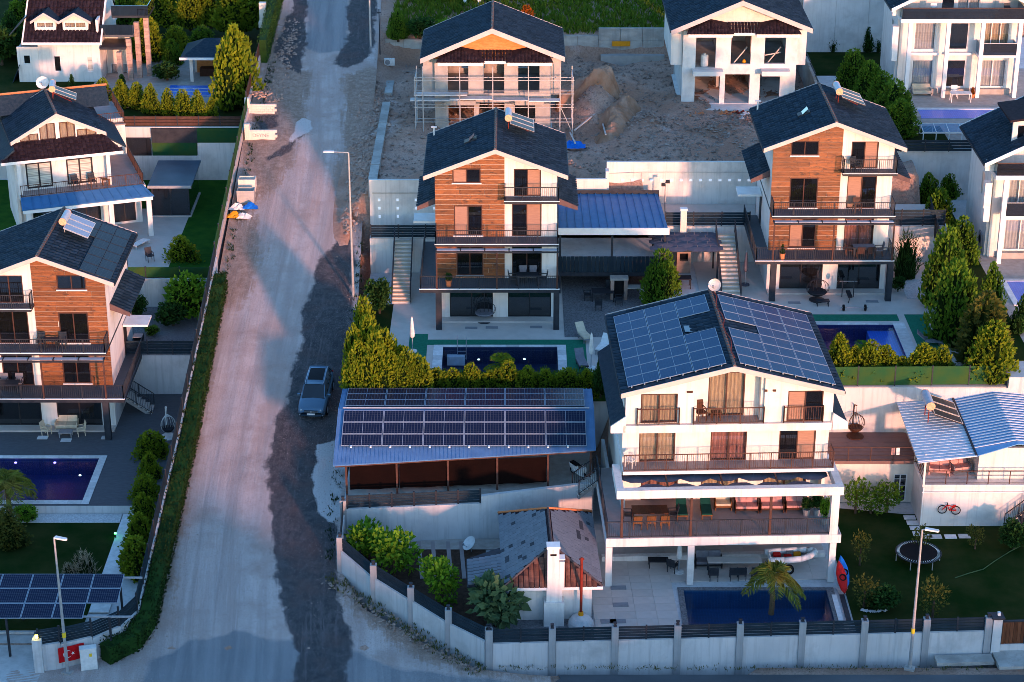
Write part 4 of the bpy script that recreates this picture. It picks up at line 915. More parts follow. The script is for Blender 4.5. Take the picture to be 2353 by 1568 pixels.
MB().box(-.5,.5,0,.8,0,.9).o('base','brick_face',ov);MB().box(-.5,-.3,0,.8,.9,1.7).box(.3,.5,0,.8,.9,1.7).box(-.3,.3,0,.8,1.5,1.7).o('arch','brick_face',ov);MB().box(-.3,.3,.35,.8,.9,1.5).o('firebox','black_rubber',ov)
MB().box(-.22,.22,1.3,1.7,1.0,4.3).o('chimney','plaster_warm',ov);MB().box(-.26,.26,1.26,1.74,4.3,4.4).o('chimney_cap','trim_white',ov)
# ================= stairs
def stair(label,loc,w,n,run,rise,rz=0,mat='step_stone',rails=True):
    S=T('staircase',label,'stairs',loc,rz)
    me=MB().box(0,w,0,run+.03,-.04,0).mesh('tread',mat);mr=MB().box(0,w,0,.03,-rise,0).mesh('riser','plaster_grey')
    for i in range(n): put(me,'tread',S,(0,i*run-.03,(i+1)*rise));put(mr,'riser',S,(0,i*run,(i+1)*rise-.04))
    MB().pr([(.05,-.3),(n*run,n*rise-.3),(n*run,n*rise-.05),(0.05,-.05)],.1,w-.1,'x').o('stringer','concrete',S)
    if rails:
        for x in (-.03,w+.03): rail(S,[(x,0,.1),(x,n*run,n*rise+.1)],.95,'metal_dark',.14,1.2)
    return S
stair('stone stair with dark rails left of the middle villa',(-8.5,38.1,ZC),1.25,16,.34,.169)
p=W(1652,690,ZR);stair('long stone stair between the pergola and the far villa',(p.x+.2,p.y,ZR),1.3,16,.36,.172)
stair('pale stair with dark rail climbing beside the left villa',(-24.6,29.8,ZL),1.1,14,.28,.2,90,'deck_light')
p=W(1318,1160,ZP);stair('short rail stair up to the terrace of the solar villa',(p.x,14.9,ZP),1.0,5,.28,.16,-70,'deck_light')
# court fences
def fence(label,p,q,z,h,n=5,mat='metal_fence',sp=1.8,name='fence',rr=None):
    t=T(name,label,'fence',(0,0,0));p,q=Vector(p),Vector(q);L=(q-p).length;k=max(1,round(L/sp))
    for i in range(k):
        a,b=p+(q-p)*i/k,p+(q-p)*(i+1)/k;slat_panel(t,(a.x,a.y,0),(b.x,b.y,0),z+.05,h,n,mat)
    for i in range(k+1):
        c=p+(q-p)*i/k;MB().box(-.04,.04,-.04,.04,z,z+h+.08).o('fence_post','metal_dark',t,(c.x,c.y,0))
    return t
fence('slat fence at the head of the stone stair behind the middle villa',(-10.3,44.05),(-4.3,44.05),ZCU,.95,5)
fence('slat fence behind the pizza oven chimney',(11.1,43.1),(17.2,43.1),ZRU,1.0,5)
fence('slat fence between the far villa and its conifers',(26.6,43.1),(31.3,43.1),ZRU,1.2,5)
fence('slat fence on the garden wall behind the left villa',(-26.9,33.1),(-21.7,33.1),ZLU,1.0,5)
fence('green mesh fence below the paving of the white villa',(-29,41.7),(-21.6,41.7),ZL2,.8,1,'net_green',2.4)
fence('green mesh fence behind the conifers above the annex',(19.6,21.7),(31.4,21.9),ZR,1.3,1,'net_green',2.6)
fence('dark fence on the white wall below the balcony house',(28,53.8),(39,53.8),ZT,.9,4,'metal_fence')
fence('dark fence above the lawn of the white villa',(-34,63.1),(-21.9,63.1),ZL3,.8,3,'metal_brown')
fence('sloping dark slat screens along the court of the far villa',(30.2,38.5),(30.9,46.5),ZR+2.0,1.6,5)
t=T('retaining_wall','white wall with green netting at the end of the bright lawn','wall',(0,0,0))
for x0,x1,z0,z1,mt in [(-33.5,-21.6,ZL2-.5,8.1,'plaster'),(-33.5,-29.3,8.1,9.6,'glass_dark'),(-29.2,-25.6,8.1,9.2,'net_green'),(-25.5,-21.7,9.2,10.4,'net_green'),(-29.2,-25.5,9.2,10.4,'metal_dark'),(-25.5,-21.7,8.1,9.2,'plaster')]: MB().box(x0,x1,62.75,62.95,z0,z1).o('wall_panel',mt,t)
t=T('retaining_wall','high blue grey wall behind the small dark conifers','wall',(0,0,0))
for i in range(3): MB().box(25.6+2.9*i,28.48+2.9*i,81,81.3,ZT-.5,18.5).o('wall_panel','plaster_grey',t)
t=T('boundary_wall','concrete wall climbing beside the building site and the dense conifers','wall',(0,0,0))
for i in range(7):
    y=55+3*i;MB().box(25.2,25.5,y,y+2.98,ZB-1,ZB+.7+.12*i).o('wall_panel','concrete_wall',t)
    MB().box(25.3,25.38,y,y+2.9,ZB+1.0+.12*i,ZB+1.1+.12*i).o('rail','metal_dark',t)
# ================= garden house with shingle roof
Pv=T('garden_house','small white garden house with grey shingle roof and white chimney','house',(1,4,ZA),2)
wall(Pv,'plaster',-1.1,3.5,-.45,-.25,0,2.45);wall(Pv,'plaster',-1.1,3.5,6.8,7,0,2.45,[(0,1.2,0,2.1)]);side(Pv,'plaster',-.9,-.25,6.8,0,2.45);side(Pv,'plaster',3.5,-.25,6.8,0,2.45)
xl,xr,yf,yb,ze,zr,xm,ya,yz=-1.55,4.05,-.95,7.8,2.42,4.15,1.28,.75,5.1
hip=MB().add([(xl,yf,ze),(xr,yf,ze),(xr,yb,ze),(xl,yb,ze),(xm,ya,zr),(xm,yz,zr)],[(0,1,4),(1,2,5,4),(2,3,5),(3,0,4,5),(3,2,1,0)]).o('roof','roof_brown',Pv)
for (p,q) in (((xl,yf,ze),(xm,ya,zr)),((xr,yf,ze),(xm,ya,zr)),((xl,yb,ze),(xm,yz,zr)),((xr,yb,ze),(xm,yz,zr)),((xm,ya,zr),(xm,yz,zr))):
    p,q=Vector(p),Vector(q);k=max(3,int((q-p).length/.3));mb=MB()
    for i in range(k): mb.cyl(p+(q-p)*i/k+Vector((0,0,.05)),p+(q-p)*(i+1)/k+Vector((0,0,.06)),.075,.06,6)
    mb.o('hip_cap','terracotta' if p.y>5 else 'ridge_tile',hip)
shm=[MB().add([(0,0,.035),(.34,0,.035),(.34,.31,.01),(0,.31,.01),(0,0,0),(.34,0,0)],[(0,1,2,3),(4,5,1,0)]).mesh('shingle',k) for k in ('shingle','shingle_dark')]
MB().box(xl-.03,xr+.03,yf-.05,yf,ze-.16,ze+.02).o('eave_board','trim_white',hip);cnt=0;rs=random.Random(3);rest=MB()
for s in (0,1):
    x0=xl if s==0 else xr;eu=Vector((xm-x0,0,zr-ze));S=eu.length;M=frame3((x0,yf,ze+.02),(0,1,0) if s==1 else (0,-1,0),eu)
    if s==0: M=frame3((x0,yb,ze+.02),(0,-1,0),eu)
    nj=int(S/.28);ni=int((yb-yf)/.35)
    for j in range(nj):
        t_=j*.28/S
        for i in range(ni):
            yy=(yf+i*.35+.17) if s==1 else (yb-i*.35-.17);tt=t_+.12
            if yy<yf+(ya-yf)*tt or yy>yb-(yb-yz)*tt: continue
            L=Vector((i*.35,j*.28,rs.uniform(0,.01)));dark=(s==1 and 3.2<yy<5.6 and .25<t_<.8 and rs.random()<.6) or rs.random()<.05
            if cnt<300:
                o=put(shm[1 if dark else 0],'shingle',hip);o.matrix_local=M@Matrix.Translation(L);cnt+=1
            else:
                V4=[M@(L+Vector(v)) for v in ((0,0,.035),(.34,0,.035),(.34,.31,.01),(0,.31,.01),(0,0,0),(.34,0,0))];rest.add(V4,[(0,1,2,3),(4,5,1,0)])
if rest.v: rest.o('shingles','shingle',hip,kind='stuff')
fe_=Vector((0,ya-yf,zr-ze));tiles(hip,(xl,yf,ze+.02),(1,0,0),fe_,xr-xl,fe_.length,'hip_tile',.3,.34,'roof_tiles',trim=lambda a,b:abs(a-(xr-xl)/2)<(xr-xl)/2*(1-b/fe_.length)-.1)
MB().slab([(-3.55,-.5,2.3),(-1.5,-.1,2.42),(-1.5,3.7,2.42),(-3.55,2.6,2.3)],.1).o('lean_to_roof','metal_dark',Pv)
for i in range(6):
    for j in range(8):
        o=put(shm[0],'shingle',Pv);o.location=(-3.5+i*.34,-.35+j*.36+i*.07,2.33+i*.02);o.rotation_euler=(.06,-.05,0)
MB().box(.75,1.9,-1.2,-.46,0,1.55).o('chimney_base','plaster',Pv);MB().box(.9,1.78,-1.05,-.46,1.55,2.4).box(.95,1.6,-1.05,-.5,2.4,4.95).o('chimney','plaster',Pv);MB().box(.9,1.65,-1.1,-.45,4.95,5.08).o('chimney_cap','trim_white',Pv);MB().box(1.1,1.45,-1.06,-1.04,4.5,4.62).o('vent','black_rubber',Pv)
MB().box(1.61,1.9,-1.05,-.6,2.4,4.1).o('flue','plaster',Pv);MB().box(1.58,1.93,-1.08,-.57,4.25,4.32).o('flue_cap','trim_white',Pv)
st=T('stove_pipe','rust red stove pipe on a white pebble dome beside the garden house','stove',Pv.matrix_basis@Vector((2.85,-1.1,0)))
MB().lathe([(.75,0),(.7,.3),(.5,.55),(.2,.68),(0,.7)],n=14).o('dome','stone_white',st);MB().cyl((0,0,.6),(0,0,.9),.16,.14).o('base','orange_paint',st);MB().cyl((0,0,.9),(0,0,4.3),.08).o('pipe','rust',st);MB().cyl((0,0,4.3),(0,0,4.4),.16,.05).o('cap','rust',st)
# ================= annex with sheet roof
X=T('annex','pink lit annex with corrugated white roof and a red bicycle on its wall','house',(24.75,14.5,ZA))
wall(X,'plaster',.35,11,0,.25,-.2,2.75);wall(X,'plaster_warm',.35,11,3.0,3.2,2.9,5.0,[(.9,3.4,2.9,4.8)]);side(X,'plaster_grey',.55,.25,8,-.2,2.75);MB().box(.3,11,-.05,8.2,2.75,2.9).o('floor_slab','plaster',X)
wall(X,'plaster',3.75,11,.6,.8,2.9,5.1);side(X,'plaster_grey',3.95,.8,3,2.9,5.0);MB().box(.36,.42,-.06,-.0,-.2,2.7).o('drain_pipe','frame_white',X);MB().box(.3,.42,-.08,.0,2.9,5.0).o('post','plaster',X)
rail(X,[(.42,3.0,2.9),(.42,.05,2.9),(10.8,.05,2.9)],.9,'metal_brown',bal=False);MB().bar((.3,-.08,2.4),(10.8,-.08,2.4),.05).o('pipe','frame_white',X);MB().bar((7.0,-.2,0),(7.0,-.2,5.6),.07).o('pole','metal_dark',X)
MB().slab([(-.25,-.9,4.85),(3.3,-.5,5.1),(3.3,7.9,5.35),(-.25,7.7,5.1)],.05).o('roof_sheet','sheet_white',X)
MB().slab([(3.3,-.5,5.1),(5.9,0.1,5.62),(5.9,8.3,5.87),(3.3,7.9,5.35)],.05).o('roof_sheet','sheet_blue',X);MB().slab([(5.9,.1,5.62),(11,.1,5.1),(11,8.2,5.35),(5.9,8.3,5.87)],.05).o('roof_sheet','sheet_blue',X)
for i in range(25):
    y=-.7+i*.34;k=(y+.9)/8.6*.25
    MB().bar((-.25,y,4.87+k),(3.3,y+.2,5.13+k),.13,.05).o('roof_rib','sheet_white',X)
    if y>.1:
        MB().bar((3.3,y+.2,5.13+k),(5.9,y+.25,5.65+k),.12,.05).o('roof_rib','sheet_white',X);MB().bar((5.9,y+.25,5.65+k),(11,y+.2,5.13+k),.12,.05).o('roof_rib','sheet_white',X)
MB().bar((3.3,-.5,5.16),(3.3,7.9,5.42),.12,.08).o('roof_trim','metal_dark',X)
# terrace and wall of the annex
Y=T('terrace_building','low pink building with brown roof terrace between the solar villa and annex','building',(19.6,17.6,ZA))
wall(Y,'plaster_warm',0,5.6,0,.25,0,2.75,[(4.3,5.15,0.1,2.0)]);w_=win(Y,4.3,.03,.1,.85,1.9,n=2,fm='frame_white',pane='glass_blue',name='door')
for z in (.6,1.05,1.5): MB().box(.06,.79,.03,.09,z,z+.03).o('glazing_bar','frame_white',w_)
MB().box(-.1,5.65,-.1,4.4,2.75,2.95).o('roof_terrace','deck_brown',Y);rail(Y,[(-.05,-.05,2.95),(5.55,-.05,2.95)],.95,'metal_brown',bal=False);wall(Y,'plaster_warm',-.1,8,4.0,4.2,2.95,5.0)
for i in range(5): MB().box(.1+.0,5.5,.1+i*.78,.84+i*.78,2.951,2.965).o('deck_board','deck_brown',Y)
# outside stair of the annex
stair('dark stair with railing against the annex wall at the right edge',(30.2,14.1,ZA),.9,12,.27,.24,-90,'metal_dark')
# ================= houses under construction
def site_house(label,loc,scale,gm,wm,seed,wm2,d=8.6):
    H=T('unfinished_house',label,'house',loc,0,scale=scale)
    up=[(1.07,2.73,3.13,5.87),(3.98,5.64,3.45,5.87),(6.77,8.5,3.5,5.87)];lo=[(1.08,3.17,.06,2.6),(3.59,5.65,.06,2.6),(6.5,8.17,.06,2.6)]
    wall(H,wm,0,9.45,0,.3,-.3,6.3,up+lo)
    roofz=lambda x:(6.57+2.48*(x+1.05)/5.72 if x<4.67 else 9.05-2.35*(x-4.67)/5.8)-.2
    wall(H,gm,0,9.4,.12,.35,6.3,[(0,roofz(0)),(4.67,roofz(4.67)),(9.4,roofz(9.4))],name='gable_wall')
    for x0,x1 in ((-.95,-.02),(9.47,10.25)): wall(H,wm2,x0,x1,.4,d,3.3,6.25,name='bay_wall')
    side(H,wm,.3,.3,d+.2,-.3,6.4);side(H,wm2,9.45,.3,d+.2,-.3,6.4,holes=[(2,3.4,.5,2.2),(5,6.4,.5,2.2)]);wall(H,wm,0,9.45,d,d+.3,-.3,[(0,roofz(0)),(4.67,roofz(4.67)),(9.4,roofz(9.4))],[(2,4,3.5,5.5),(6,7.6,3.5,5.5)])
    MB().box(.3,9.2,.3,d,2.85,3.05).o('floor_slab','concrete',H);MB().box(.3,9.2,.3,d,6.1,6.25).o('floor_slab','concrete',H);MB().box(-.2,9.6,-1.6,d,-.1,.03).o('floor_slab','concrete_white',H)
    for x in (3.3,6.1): MB().box(x,x+.25,4.5,d,.04,2.85).o('inner_wall','concrete',H);MB().box(x,x+.25,4.5,d,3.06,6.1).o('inner_wall','concrete',H)
    for x0,x1 in ((.8,3.33),(6.52,8.86)): MB().box(x0,x1,-1.0,0,2.72,3.12).o('balcony_stub',wm,H)
    gable(H,-1.05,6.57,4.67,9.05,10.45,6.72,-1.0,d+.8,seed=seed,verge='trim_pink',fas=.35)
    for x0,x1 in ((.25,4.0),(5.85,9.5)):
        xm=(x0+x1)/2;MB().box(x0+.05,x1-.05,-1.2,0,6.08,6.36).o('porch_fascia','trim_white',H)
        MB().add([(x0-.1,-1.3,6.37),(x1+.1,-1.3,6.37),(x1-.4,.11,7.0),(x0+.4,.11,7.0),(xm,-.2,7.25),(xm,.11,7.3)],[(0,1,4),(1,2,5,4),(3,0,4,5)]).o('porch_roof','roof_brown',H)
        tiles(H,(x0-.05,-1.28,6.39),(1,0,0),(0,1.1,.86),x1-x0+.1,1.35,'roof_brown',.28,.3,'roof_tiles',trim=lambda a,b,w=x1-x0+.1:abs(a-w/2)<w/2*(1-b/1.4),seed=seed)
    MB().box(4.0,5.85,-1.0,0,6.2,6.42).o('porch_fascia','trim_white',H);tiles(H,(3.6,-1.0,6.44),(1,0,0),(0,1.0,.62),2.7,1.15,'roof_brown',.28,.3,'roof_tiles',seed=seed+2)
    return H
p=W(1565,240,ZB);C2=site_house('unfinished white house with empty window openings and peach gable',p,.985,'plaster_warm','concrete_white',5,'plaster')
p=W(1000.6,292,ZB);C1=site_house('unfinished house with scaffolding and orange brick gable',(p.x,p.y,ZB-.55),.975,'brick_orange','concrete',8,'concrete',6.9)
for q,mt in (((1.9,2.5,.9,1.4,3.06,4.2),'plastic_white'),((5.2,5.4,.8,1.0,3.06,3.6),'orange_paint')):
    b=T('water_drum' if mt=='plastic_white' else 'propane_bottle','white drum standing in the upper opening of the peach gabled house' if mt=='plastic_white' else 'orange bottle in the upper middle opening of the peach gabled house','container',C2.matrix_basis@Vector((q[0],q[2],3.02)));MB().lathe([(0,0),(.3,0),(.32,.1),(.32,.9),(.28,1.0),(.1,1.02),(.1,1.1),(0,1.1)] if mt=='plastic_white' else [(0,0),(.15,0),(.16,.5),(.06,.62),(0,.62)],n=12).o('body',mt,b)
for i,(x,z) in enumerate(((4.1,3.05),(6.9,3.05),(6.9,4.0))):
    b=T('beam','%s pale timber leaning inside the upper openings of the peach gabled house'%('first','second','third')[i],'timber',C2.matrix_basis@Vector((x,.7,z)));MB().bar((0,0,.05),(1.3,.3,1.6 if i<2 else .2),.14,.08).o('plank','deck_light',b)
# scaffold round the brick gabled house
S=T('scaffold','pale tube scaffold with plank decks round the brick gabled house','scaffold',(p.x,p.y,ZB-.4))
vx=[-1.5,-.9,2.0,4.6,7.4,9.9,10.9]
for i,x in enumerate(vx):
    for y in ((-1.5,-.7) if i not in (0,6) else (-1.5,1.5)): MB().bar((x,y,0),(x,y,5.6 if i not in(0,6) else 5.0),.07).o('upright','galv',S)
for z in (1.3,2.5,3.6,4.7):
    for y in (-1.5,-.7): MB().bar((-1.6,y,z),(11.0,y,z),.05).o('ledger','galv',S)
    for x in (-1.5,10.9): MB().bar((x,-1.5,z),(x,1.6,z),.05).o('ledger','galv',S)
for i,(x0,x1,z) in enumerate([(-1.9,1.9,3.0),(1.2,4.6,3.1),(-1.6,2.6,3.45),(4.6,7.4,3.0),(7.4,9.9,2.95)]): MB().box(x0,x1,-1.5,-.8+.1*(i%2),z,z+.08).o('deck_plank','stone_white',S)
for a,b in (((-1.5,-1.5,0),(-1.5,1.5,2.4)),((10.9,-1.5,0.3),(10.9,1.5,2.6)),((10.9,1.5,2.5),(10.9,-1.5,4.6)),((9.9,-1.5,2.6),(10.9,-1.5,.4))): MB().bar(a,b,.05).o('brace','galv',S)
# ================= white houses with columns on the right
def column_house(label,loc,nb,cols,bay,roof,seed,extra=None):
    H=T('column_house',label,'house',loc,0);w=bay[-1][1]+.6
    for x in cols: MB().box(x-.16,x+.16,0,.3,0,6.35).o('column','trim_white',H)
    ho=[(a,b,.5,2.85) for a,b in bay]+[(a,b,3.7,6.0) for a,b in bay]
    wall(H,'plaster',-.5,w,1.45,1.65,0,6.6,ho)
    for i,(a,b) in enumerate(bay):
        win(H,a,1.5,.5,b-a,2.35,n=2 if b-a>1.9 else 1,fm='frame_white',pane='glass',curt='curtain_white' if i!=1 else None);win(H,a,1.5,3.7,b-a,2.3,n=3 if b-a>1.9 else 1,fm='frame_white',pane='glass',curt='curtain' if i==2 else ('curtain_white' if i==0 else None))
        MB().box(a-.4,b+.4,1.0,1.45,.0,.45).o('step','deck_stone',H)
        if b-a>1.9:
            MB().box(a-.5,b+.45,.05,1.44,3.4,3.62).o('balcony_slab','trim_white',H)
            for q in ((a-.45,b+.4,.08,.12),(a-.45,a-.41,.12,1.4),(b+.36,b+.4,.12,1.4)): MB().box(*q,3.62,4.6).o('glass_screen','glass_blue',H)
            MB().bar((a-.45,.1,4.62),(b+.4,.1,4.62),.05).o('handrail','alu',H)
        else: MB().box(a-.3,b+.3,1.0,1.44,3.35,3.55).o('balcony_slab','trim_white',H)
    MB().box(-.75,w+.3,0,8.5,6.36,6.68).o('balcony_slab','trim_white',H)
    for q in ((-.7,w+.2,.05,.09),(-.7,-.66,.1,3),(w+.16,w+.2,.1,3)): MB().box(*q,6.68,7.55).o('glass_screen','glass_dark',H)
    MB().bar((-.7,.07,7.58),(w+.2,.07,7.58),.06).o('handrail','metal_brown',H)
    xa=w/2;top=[(-1.2,7.5),(xa,7.5+(xa+1.2)*.52),(w+1.2,7.5)]
    wall(H,'plaster',-.7,w+.7,2.6,2.8,6.68,[(-.7,7.6),(xa,top[1][1]-.25),(w+.7,7.6)],[(xa-1.6,xa-.5,6.75,9),(xa-.3,xa+1.6,6.75,9)])
    win(H,xa-1.6,2.63,6.75,1.1,2.25,n=1,fm='frame_white');win(H,xa-.3,2.63,6.75,1.9,2.25,n=2,fm='frame_white',curt='curtain_white')
    side(H,'plaster',-.5,1.65,8.4,0,6.4,holes=[(3.5,4.3,3.9,5.6)]);side(H,'plaster',w,1.65,8.4,0,6.4);side(H,'plaster',-.5,2.8,8.4,6.68,7.6);wall(H,'plaster',-.5,w,8.2,8.4,0,7.6)
    MB().box(-1.15,-.71,.9,1.7,2.9,3.9).o('bay_box','trim_white',H);MB().box(-1.2,-.71,.95,1.65,3.9,5.8).o('bay_shutter','frame_white',H)
    MB().box(-1.35,-.71,.85,.95,6.75,7.6).o('verge_return','trim_white',H)
    if roof: gable(H,-1.5,7.45,xa,top[1][1],w+1.5,7.45,.3,9,seed=seed)
    return H
H1=column_house('white house with glass balconies and tall columns in the upper right corner',(32.46,67.46,ZT),3,[.08,3.18,6.0,9.05],[(.7,2.45),(3.6,5.15),(6.3,8.5)],True,3)
H2=column_house('white house with dormer cut off by the right edge',(34.84,40.63,ZE),3,[.05,3.6,7.2],[(.6,2.9),(3.9,5.4),(6.0,8.2)],True,5)
D=T('x',None,None,(0,0,0));D.name='dormer';D.parent=H2
wall(D,'plaster',.6,3.4,2.0,2.2,8.4,10.2,[(.9,1.5,8.7,9.8)]);win(D,.9,2.03,8.7,.6,1.1,n=1,fm='frame_white');MB().slab([(.3,1.7,10.2),(4.2,1.7,10.7),(4.2,6,10.7),(.3,6,10.2)],.15).o('dormer_roof','roof_brown',D)
# ================= white villa with the metal porch roof on the left
p=W(348.8,543.2,ZL2);L2=T('villa','white villa with brown hipped roof, glazed gable and blue metal porch','house',p,19,scale=.983)
for x in (-.2,-3.1,-9.3): MB().box(x,x+.36,0,.36,0,2.98).o('column','plaster',L2)
MB().box(-9.5,.3,-.05,.4,2.98,3.3).o('porch_beam','trim_white',L2)
MB().slab([(-9.6,-.1,3.34),(.4,-.1,3.34),(-.2,1.25,3.85),(-9.5,1.25,3.85)],.08).o('porch_roof','metal_blue',L2)
for i in range(15): MB().bar((-9.4+i*.68,-.08,3.37),(-9.3+i*.64,1.25,3.88),.05,.06).o('roof_seam','metal_blue',L2)
MB().box(-9.5,.0,1.25,9,3.55,3.8).o('balcony_slab','plaster',L2);MB().box(-9.45,-.05,1.3,8.9,3.801,3.82).o('balcony_floor','balcony_floor',L2)
rail(L2,[(-9.4,1.35,3.82),(-.15,1.35,3.82),(-.15,8.5,3.82)],.92,'metal_brown',.14)
hh=[(-8.77,-6.8,3.95,6.0),(-5.7,-3.7,3.95,6.0)]
wall(L2,'plaster',-9.6,-2.5,2.8,3.0,3.82,6.6,hh);side(L2,'plaster',-2.5,2.8,8.6,3.82,6.6,holes=[(5,6.6,3.9,5.9)]);side(L2,'plaster',-9.4,3,10,0,6.6)
for h in hh: win(L2,h[0],2.83,h[2],h[1]-h[0],h[3]-h[2],n=2,fm='frame_dark',fw=.12,pane='blind_stripe')
wall(L2,'plaster',-9.5,-.1,3.4,3.6,0,3.5,[(-8.5,-6,.2,2.5),(-5.5,-3.3,.2,2.5),(-2.3,-.6,.2,2.5)]);
for x,w in ((-8.5,2.5),(-5.5,2.2),(-2.3,1.7)): win(L2,x,3.43,.2,w,2.3,n=2,fm='frame_dark',pane='glass_dark',curt='curtain' if w>2.3 else None)
side(L2,'plaster',-.1,3.6,9,0,3.5);wall(L2,'plaster',-9.5,-.1,9.8,10,0,6.6)
for x in (-9.5,-2.75): MB().box(x,x+.3,2.0,2.3,3.82,6.3).o('column','plaster',L2)
MB().box(-10.6,-1.4,1.95,2.15,6.28,6.5).o('eave_board','trim_white',L2)
e=Vector((0,1.55,.95));MB().add([(-10.6,2,6.5),(-1.4,2,6.5),(-2.6,3.6,7.5),(-9.3,3.6,7.5),(-10.6,2,6.35),(-1.4,2,6.35)],[(0,1,2,3),(4,5,1,0)]).o('eave_roof','roof_brown',L2)
tiles(L2,(-10.6,2,6.52),(1,0,0),e,9.2,e.length,'roof_brown',.3,.33,trim=lambda a,b:a>b*.72 and a<9.2-b*.72,seed=6)
wall(L2,'plaster',-9.2,-2.8,3.55,3.75,7.3,[(-9.2,7.65),(-6.05,9.3),(-2.8,7.7)],[(-8.9,-7.5,7.45,8.05),(-7.4,-6.2,7.45,8.75),(-5.9,-4.7,7.45,8.75),(-4.6,-3.1,7.45,8.05)],name='gable_wall')
for a,b,h_ in ((-8.9,-7.5,.6),(-7.4,-6.2,1.3),(-5.9,-4.7,1.3),(-4.6,-3.1,.6)): win(L2,a,3.58,7.45,b-a,h_,n=2,fm='frame_brown',pane='glass_clear',curt='curtain',cdepth=.16)
gable(L2,-9.6,7.6,-6.05,9.5,-2.45,7.65,3.3,10,seed=14,verge='trim_pink',ridge='ridge_tile')
MB().pr([(-2.6,7.4),(-.9,6.3),(-.9,6.15),(-2.6,7.25)],3.6,10).o('side_roof','roof_tile',L2);MB().pr([(-9.5,7.4),(-11,6.3),(-11,6.15),(-9.5,7.25)],2.2,10).o('side_roof','roof_tile',L2)
MB().pr([(9.0,8.0),(10.4,9.3),(11.8,8.0)],-10.5,-1.2,'x').o('rear_roof','roof_tile',L2)
k=24;mb=MB()
for i in range(k): mb.cyl((-10.5+i*.39,10.4,9.33),(-10.5+(i+1)*.39,10.4,9.33),.1,.085,6)
mb.o('ridge_cap','terracotta',L2)
MB().box(-2.4,-.1,9.2,15.5,0,6.2).o('wing','plaster',L2);MB().box(-2.4,-.05,9.2,15.5,6.2,6.3).o('wing_terrace','balcony_floor',L2);rail(L2,[(-2.3,15.4,6.3),(-.1,15.4,6.3),(-.1,9.3,6.3),(-2.3,9.3,6.3)],.95,'metal_brown')
# glass room beside the lawn
q=[W(*(u*.5972/2.063 for u in z),ZL2+2.6) for z in ((1050,1250),(1370,1265),(1500,1470),(1130,1430))]
pm('roof_glass',(.018,.05,.075),.35,(.03,.075,.11),.6,spec=.2);G2=T('glass_room','dark glass garden room with blue reflecting roof beside the lawn','pavilion',(q[2].x-2.9,q[2].y,ZL2))
MB().slab([(-.3,-.2,2.55),(3.1,-.2,2.55),(3.1,5.4,2.75),(-.3,5.4,2.75)],.12).o('roof','roof_glass',G2);MB().box(-.3,3.1,-.25,-.2,2.4,2.62).o('roof_edge','alu',G2)
for x in (0,1.4,2.8):
    for y in (0,5.0): MB().box(x-.05,x+.05,y,y+.1,0,2.5).o('post','metal_dark',G2)
for x0,x1 in ((.05,1.35),(1.45,2.75)): MB().box(x0,x1,.03,.05,.1,2.5).o('pane','glass_dark',G2)
MB().box(2.82,2.86,.1,5,.1,2.5).o('pane','glass_dark',G2);MB().box(-.1,2.95,-.15,5.2,-.02,.1).o('base','deck_light',G2);MB().box(-.1,.0,.1,5,.1,2.5).o('back_panel','metal_dark',G2);MB().box(0,2.8,4.9,5,.1,2.5).o('back_panel','metal_dark',G2)
# ================= house at the top left with dormers and brick columns
L3=T('villa','white house with dark dormer roof and tall brick columns in the upper left corner','house',(-39.3,74.8,ZL3),0,scale=.985)
wall(L3,'plaster',-1.4,3.95,.6,.8,-2,3.6,[(-.13,.5,.9,2.35),(2.75,3.3,.9,2.25)]);win(L3,-.13,.63,.9,.63,1.45,n=1,fm='frame_white',pane='glass_blue');win(L3,2.75,.63,.9,.55,1.35,n=1,fm='frame_white',pane='blind_stripe')
wall(L3,'plaster',-3.25,-1.4,.5,.7,-2,3.15,[(-2.75,-2.1,1.6,2.45)]);win(L3,-2.75,.53,1.6,.65,.85,n=1,fm='frame_white',pane='glass_dark')
side(L3,'plaster',3.95,.8,9,-2,5.5);side(L3,'plaster',-3.05,.8,9,-2,3)
MB().box(-2.5,4.2,-.1,.1,3.5,3.72).o('eave_board','trim_white',L3)
e=Vector((0,5.2,4.16));MB().add([(-2.5,0,3.72),(4.2,0,3.72),(4.2,5.2,7.88),(-2.5,5.2,7.88),(-2.5,0,3.55),(4.2,0,3.55),(4.2,9.2,3.7),(-2.5,9.2,3.7)],[(0,1,2,3),(4,5,1,0),(3,2,6,7)]).o('roof','roof_brown',L3)
tiles(L3,(-2.5,0,3.74),(1,0,0),e,6.7,e.length,'roof_brown',.32,.36,seed=3)
for nm,x0,x1 in (('verge',4.2,4.32),('verge',-2.62,-2.5)): MB().pr([(-.1,3.5),(-.1,3.8),(5.2,8.0),(5.2,7.7)],x0,x1,'x').o(nm,'trim_white',L3)
MB().pr([(.8,3.5),(5.2,7.7),(9,3.5)],4.0,4.15,'x').o('gable_wall','plaster',L3)
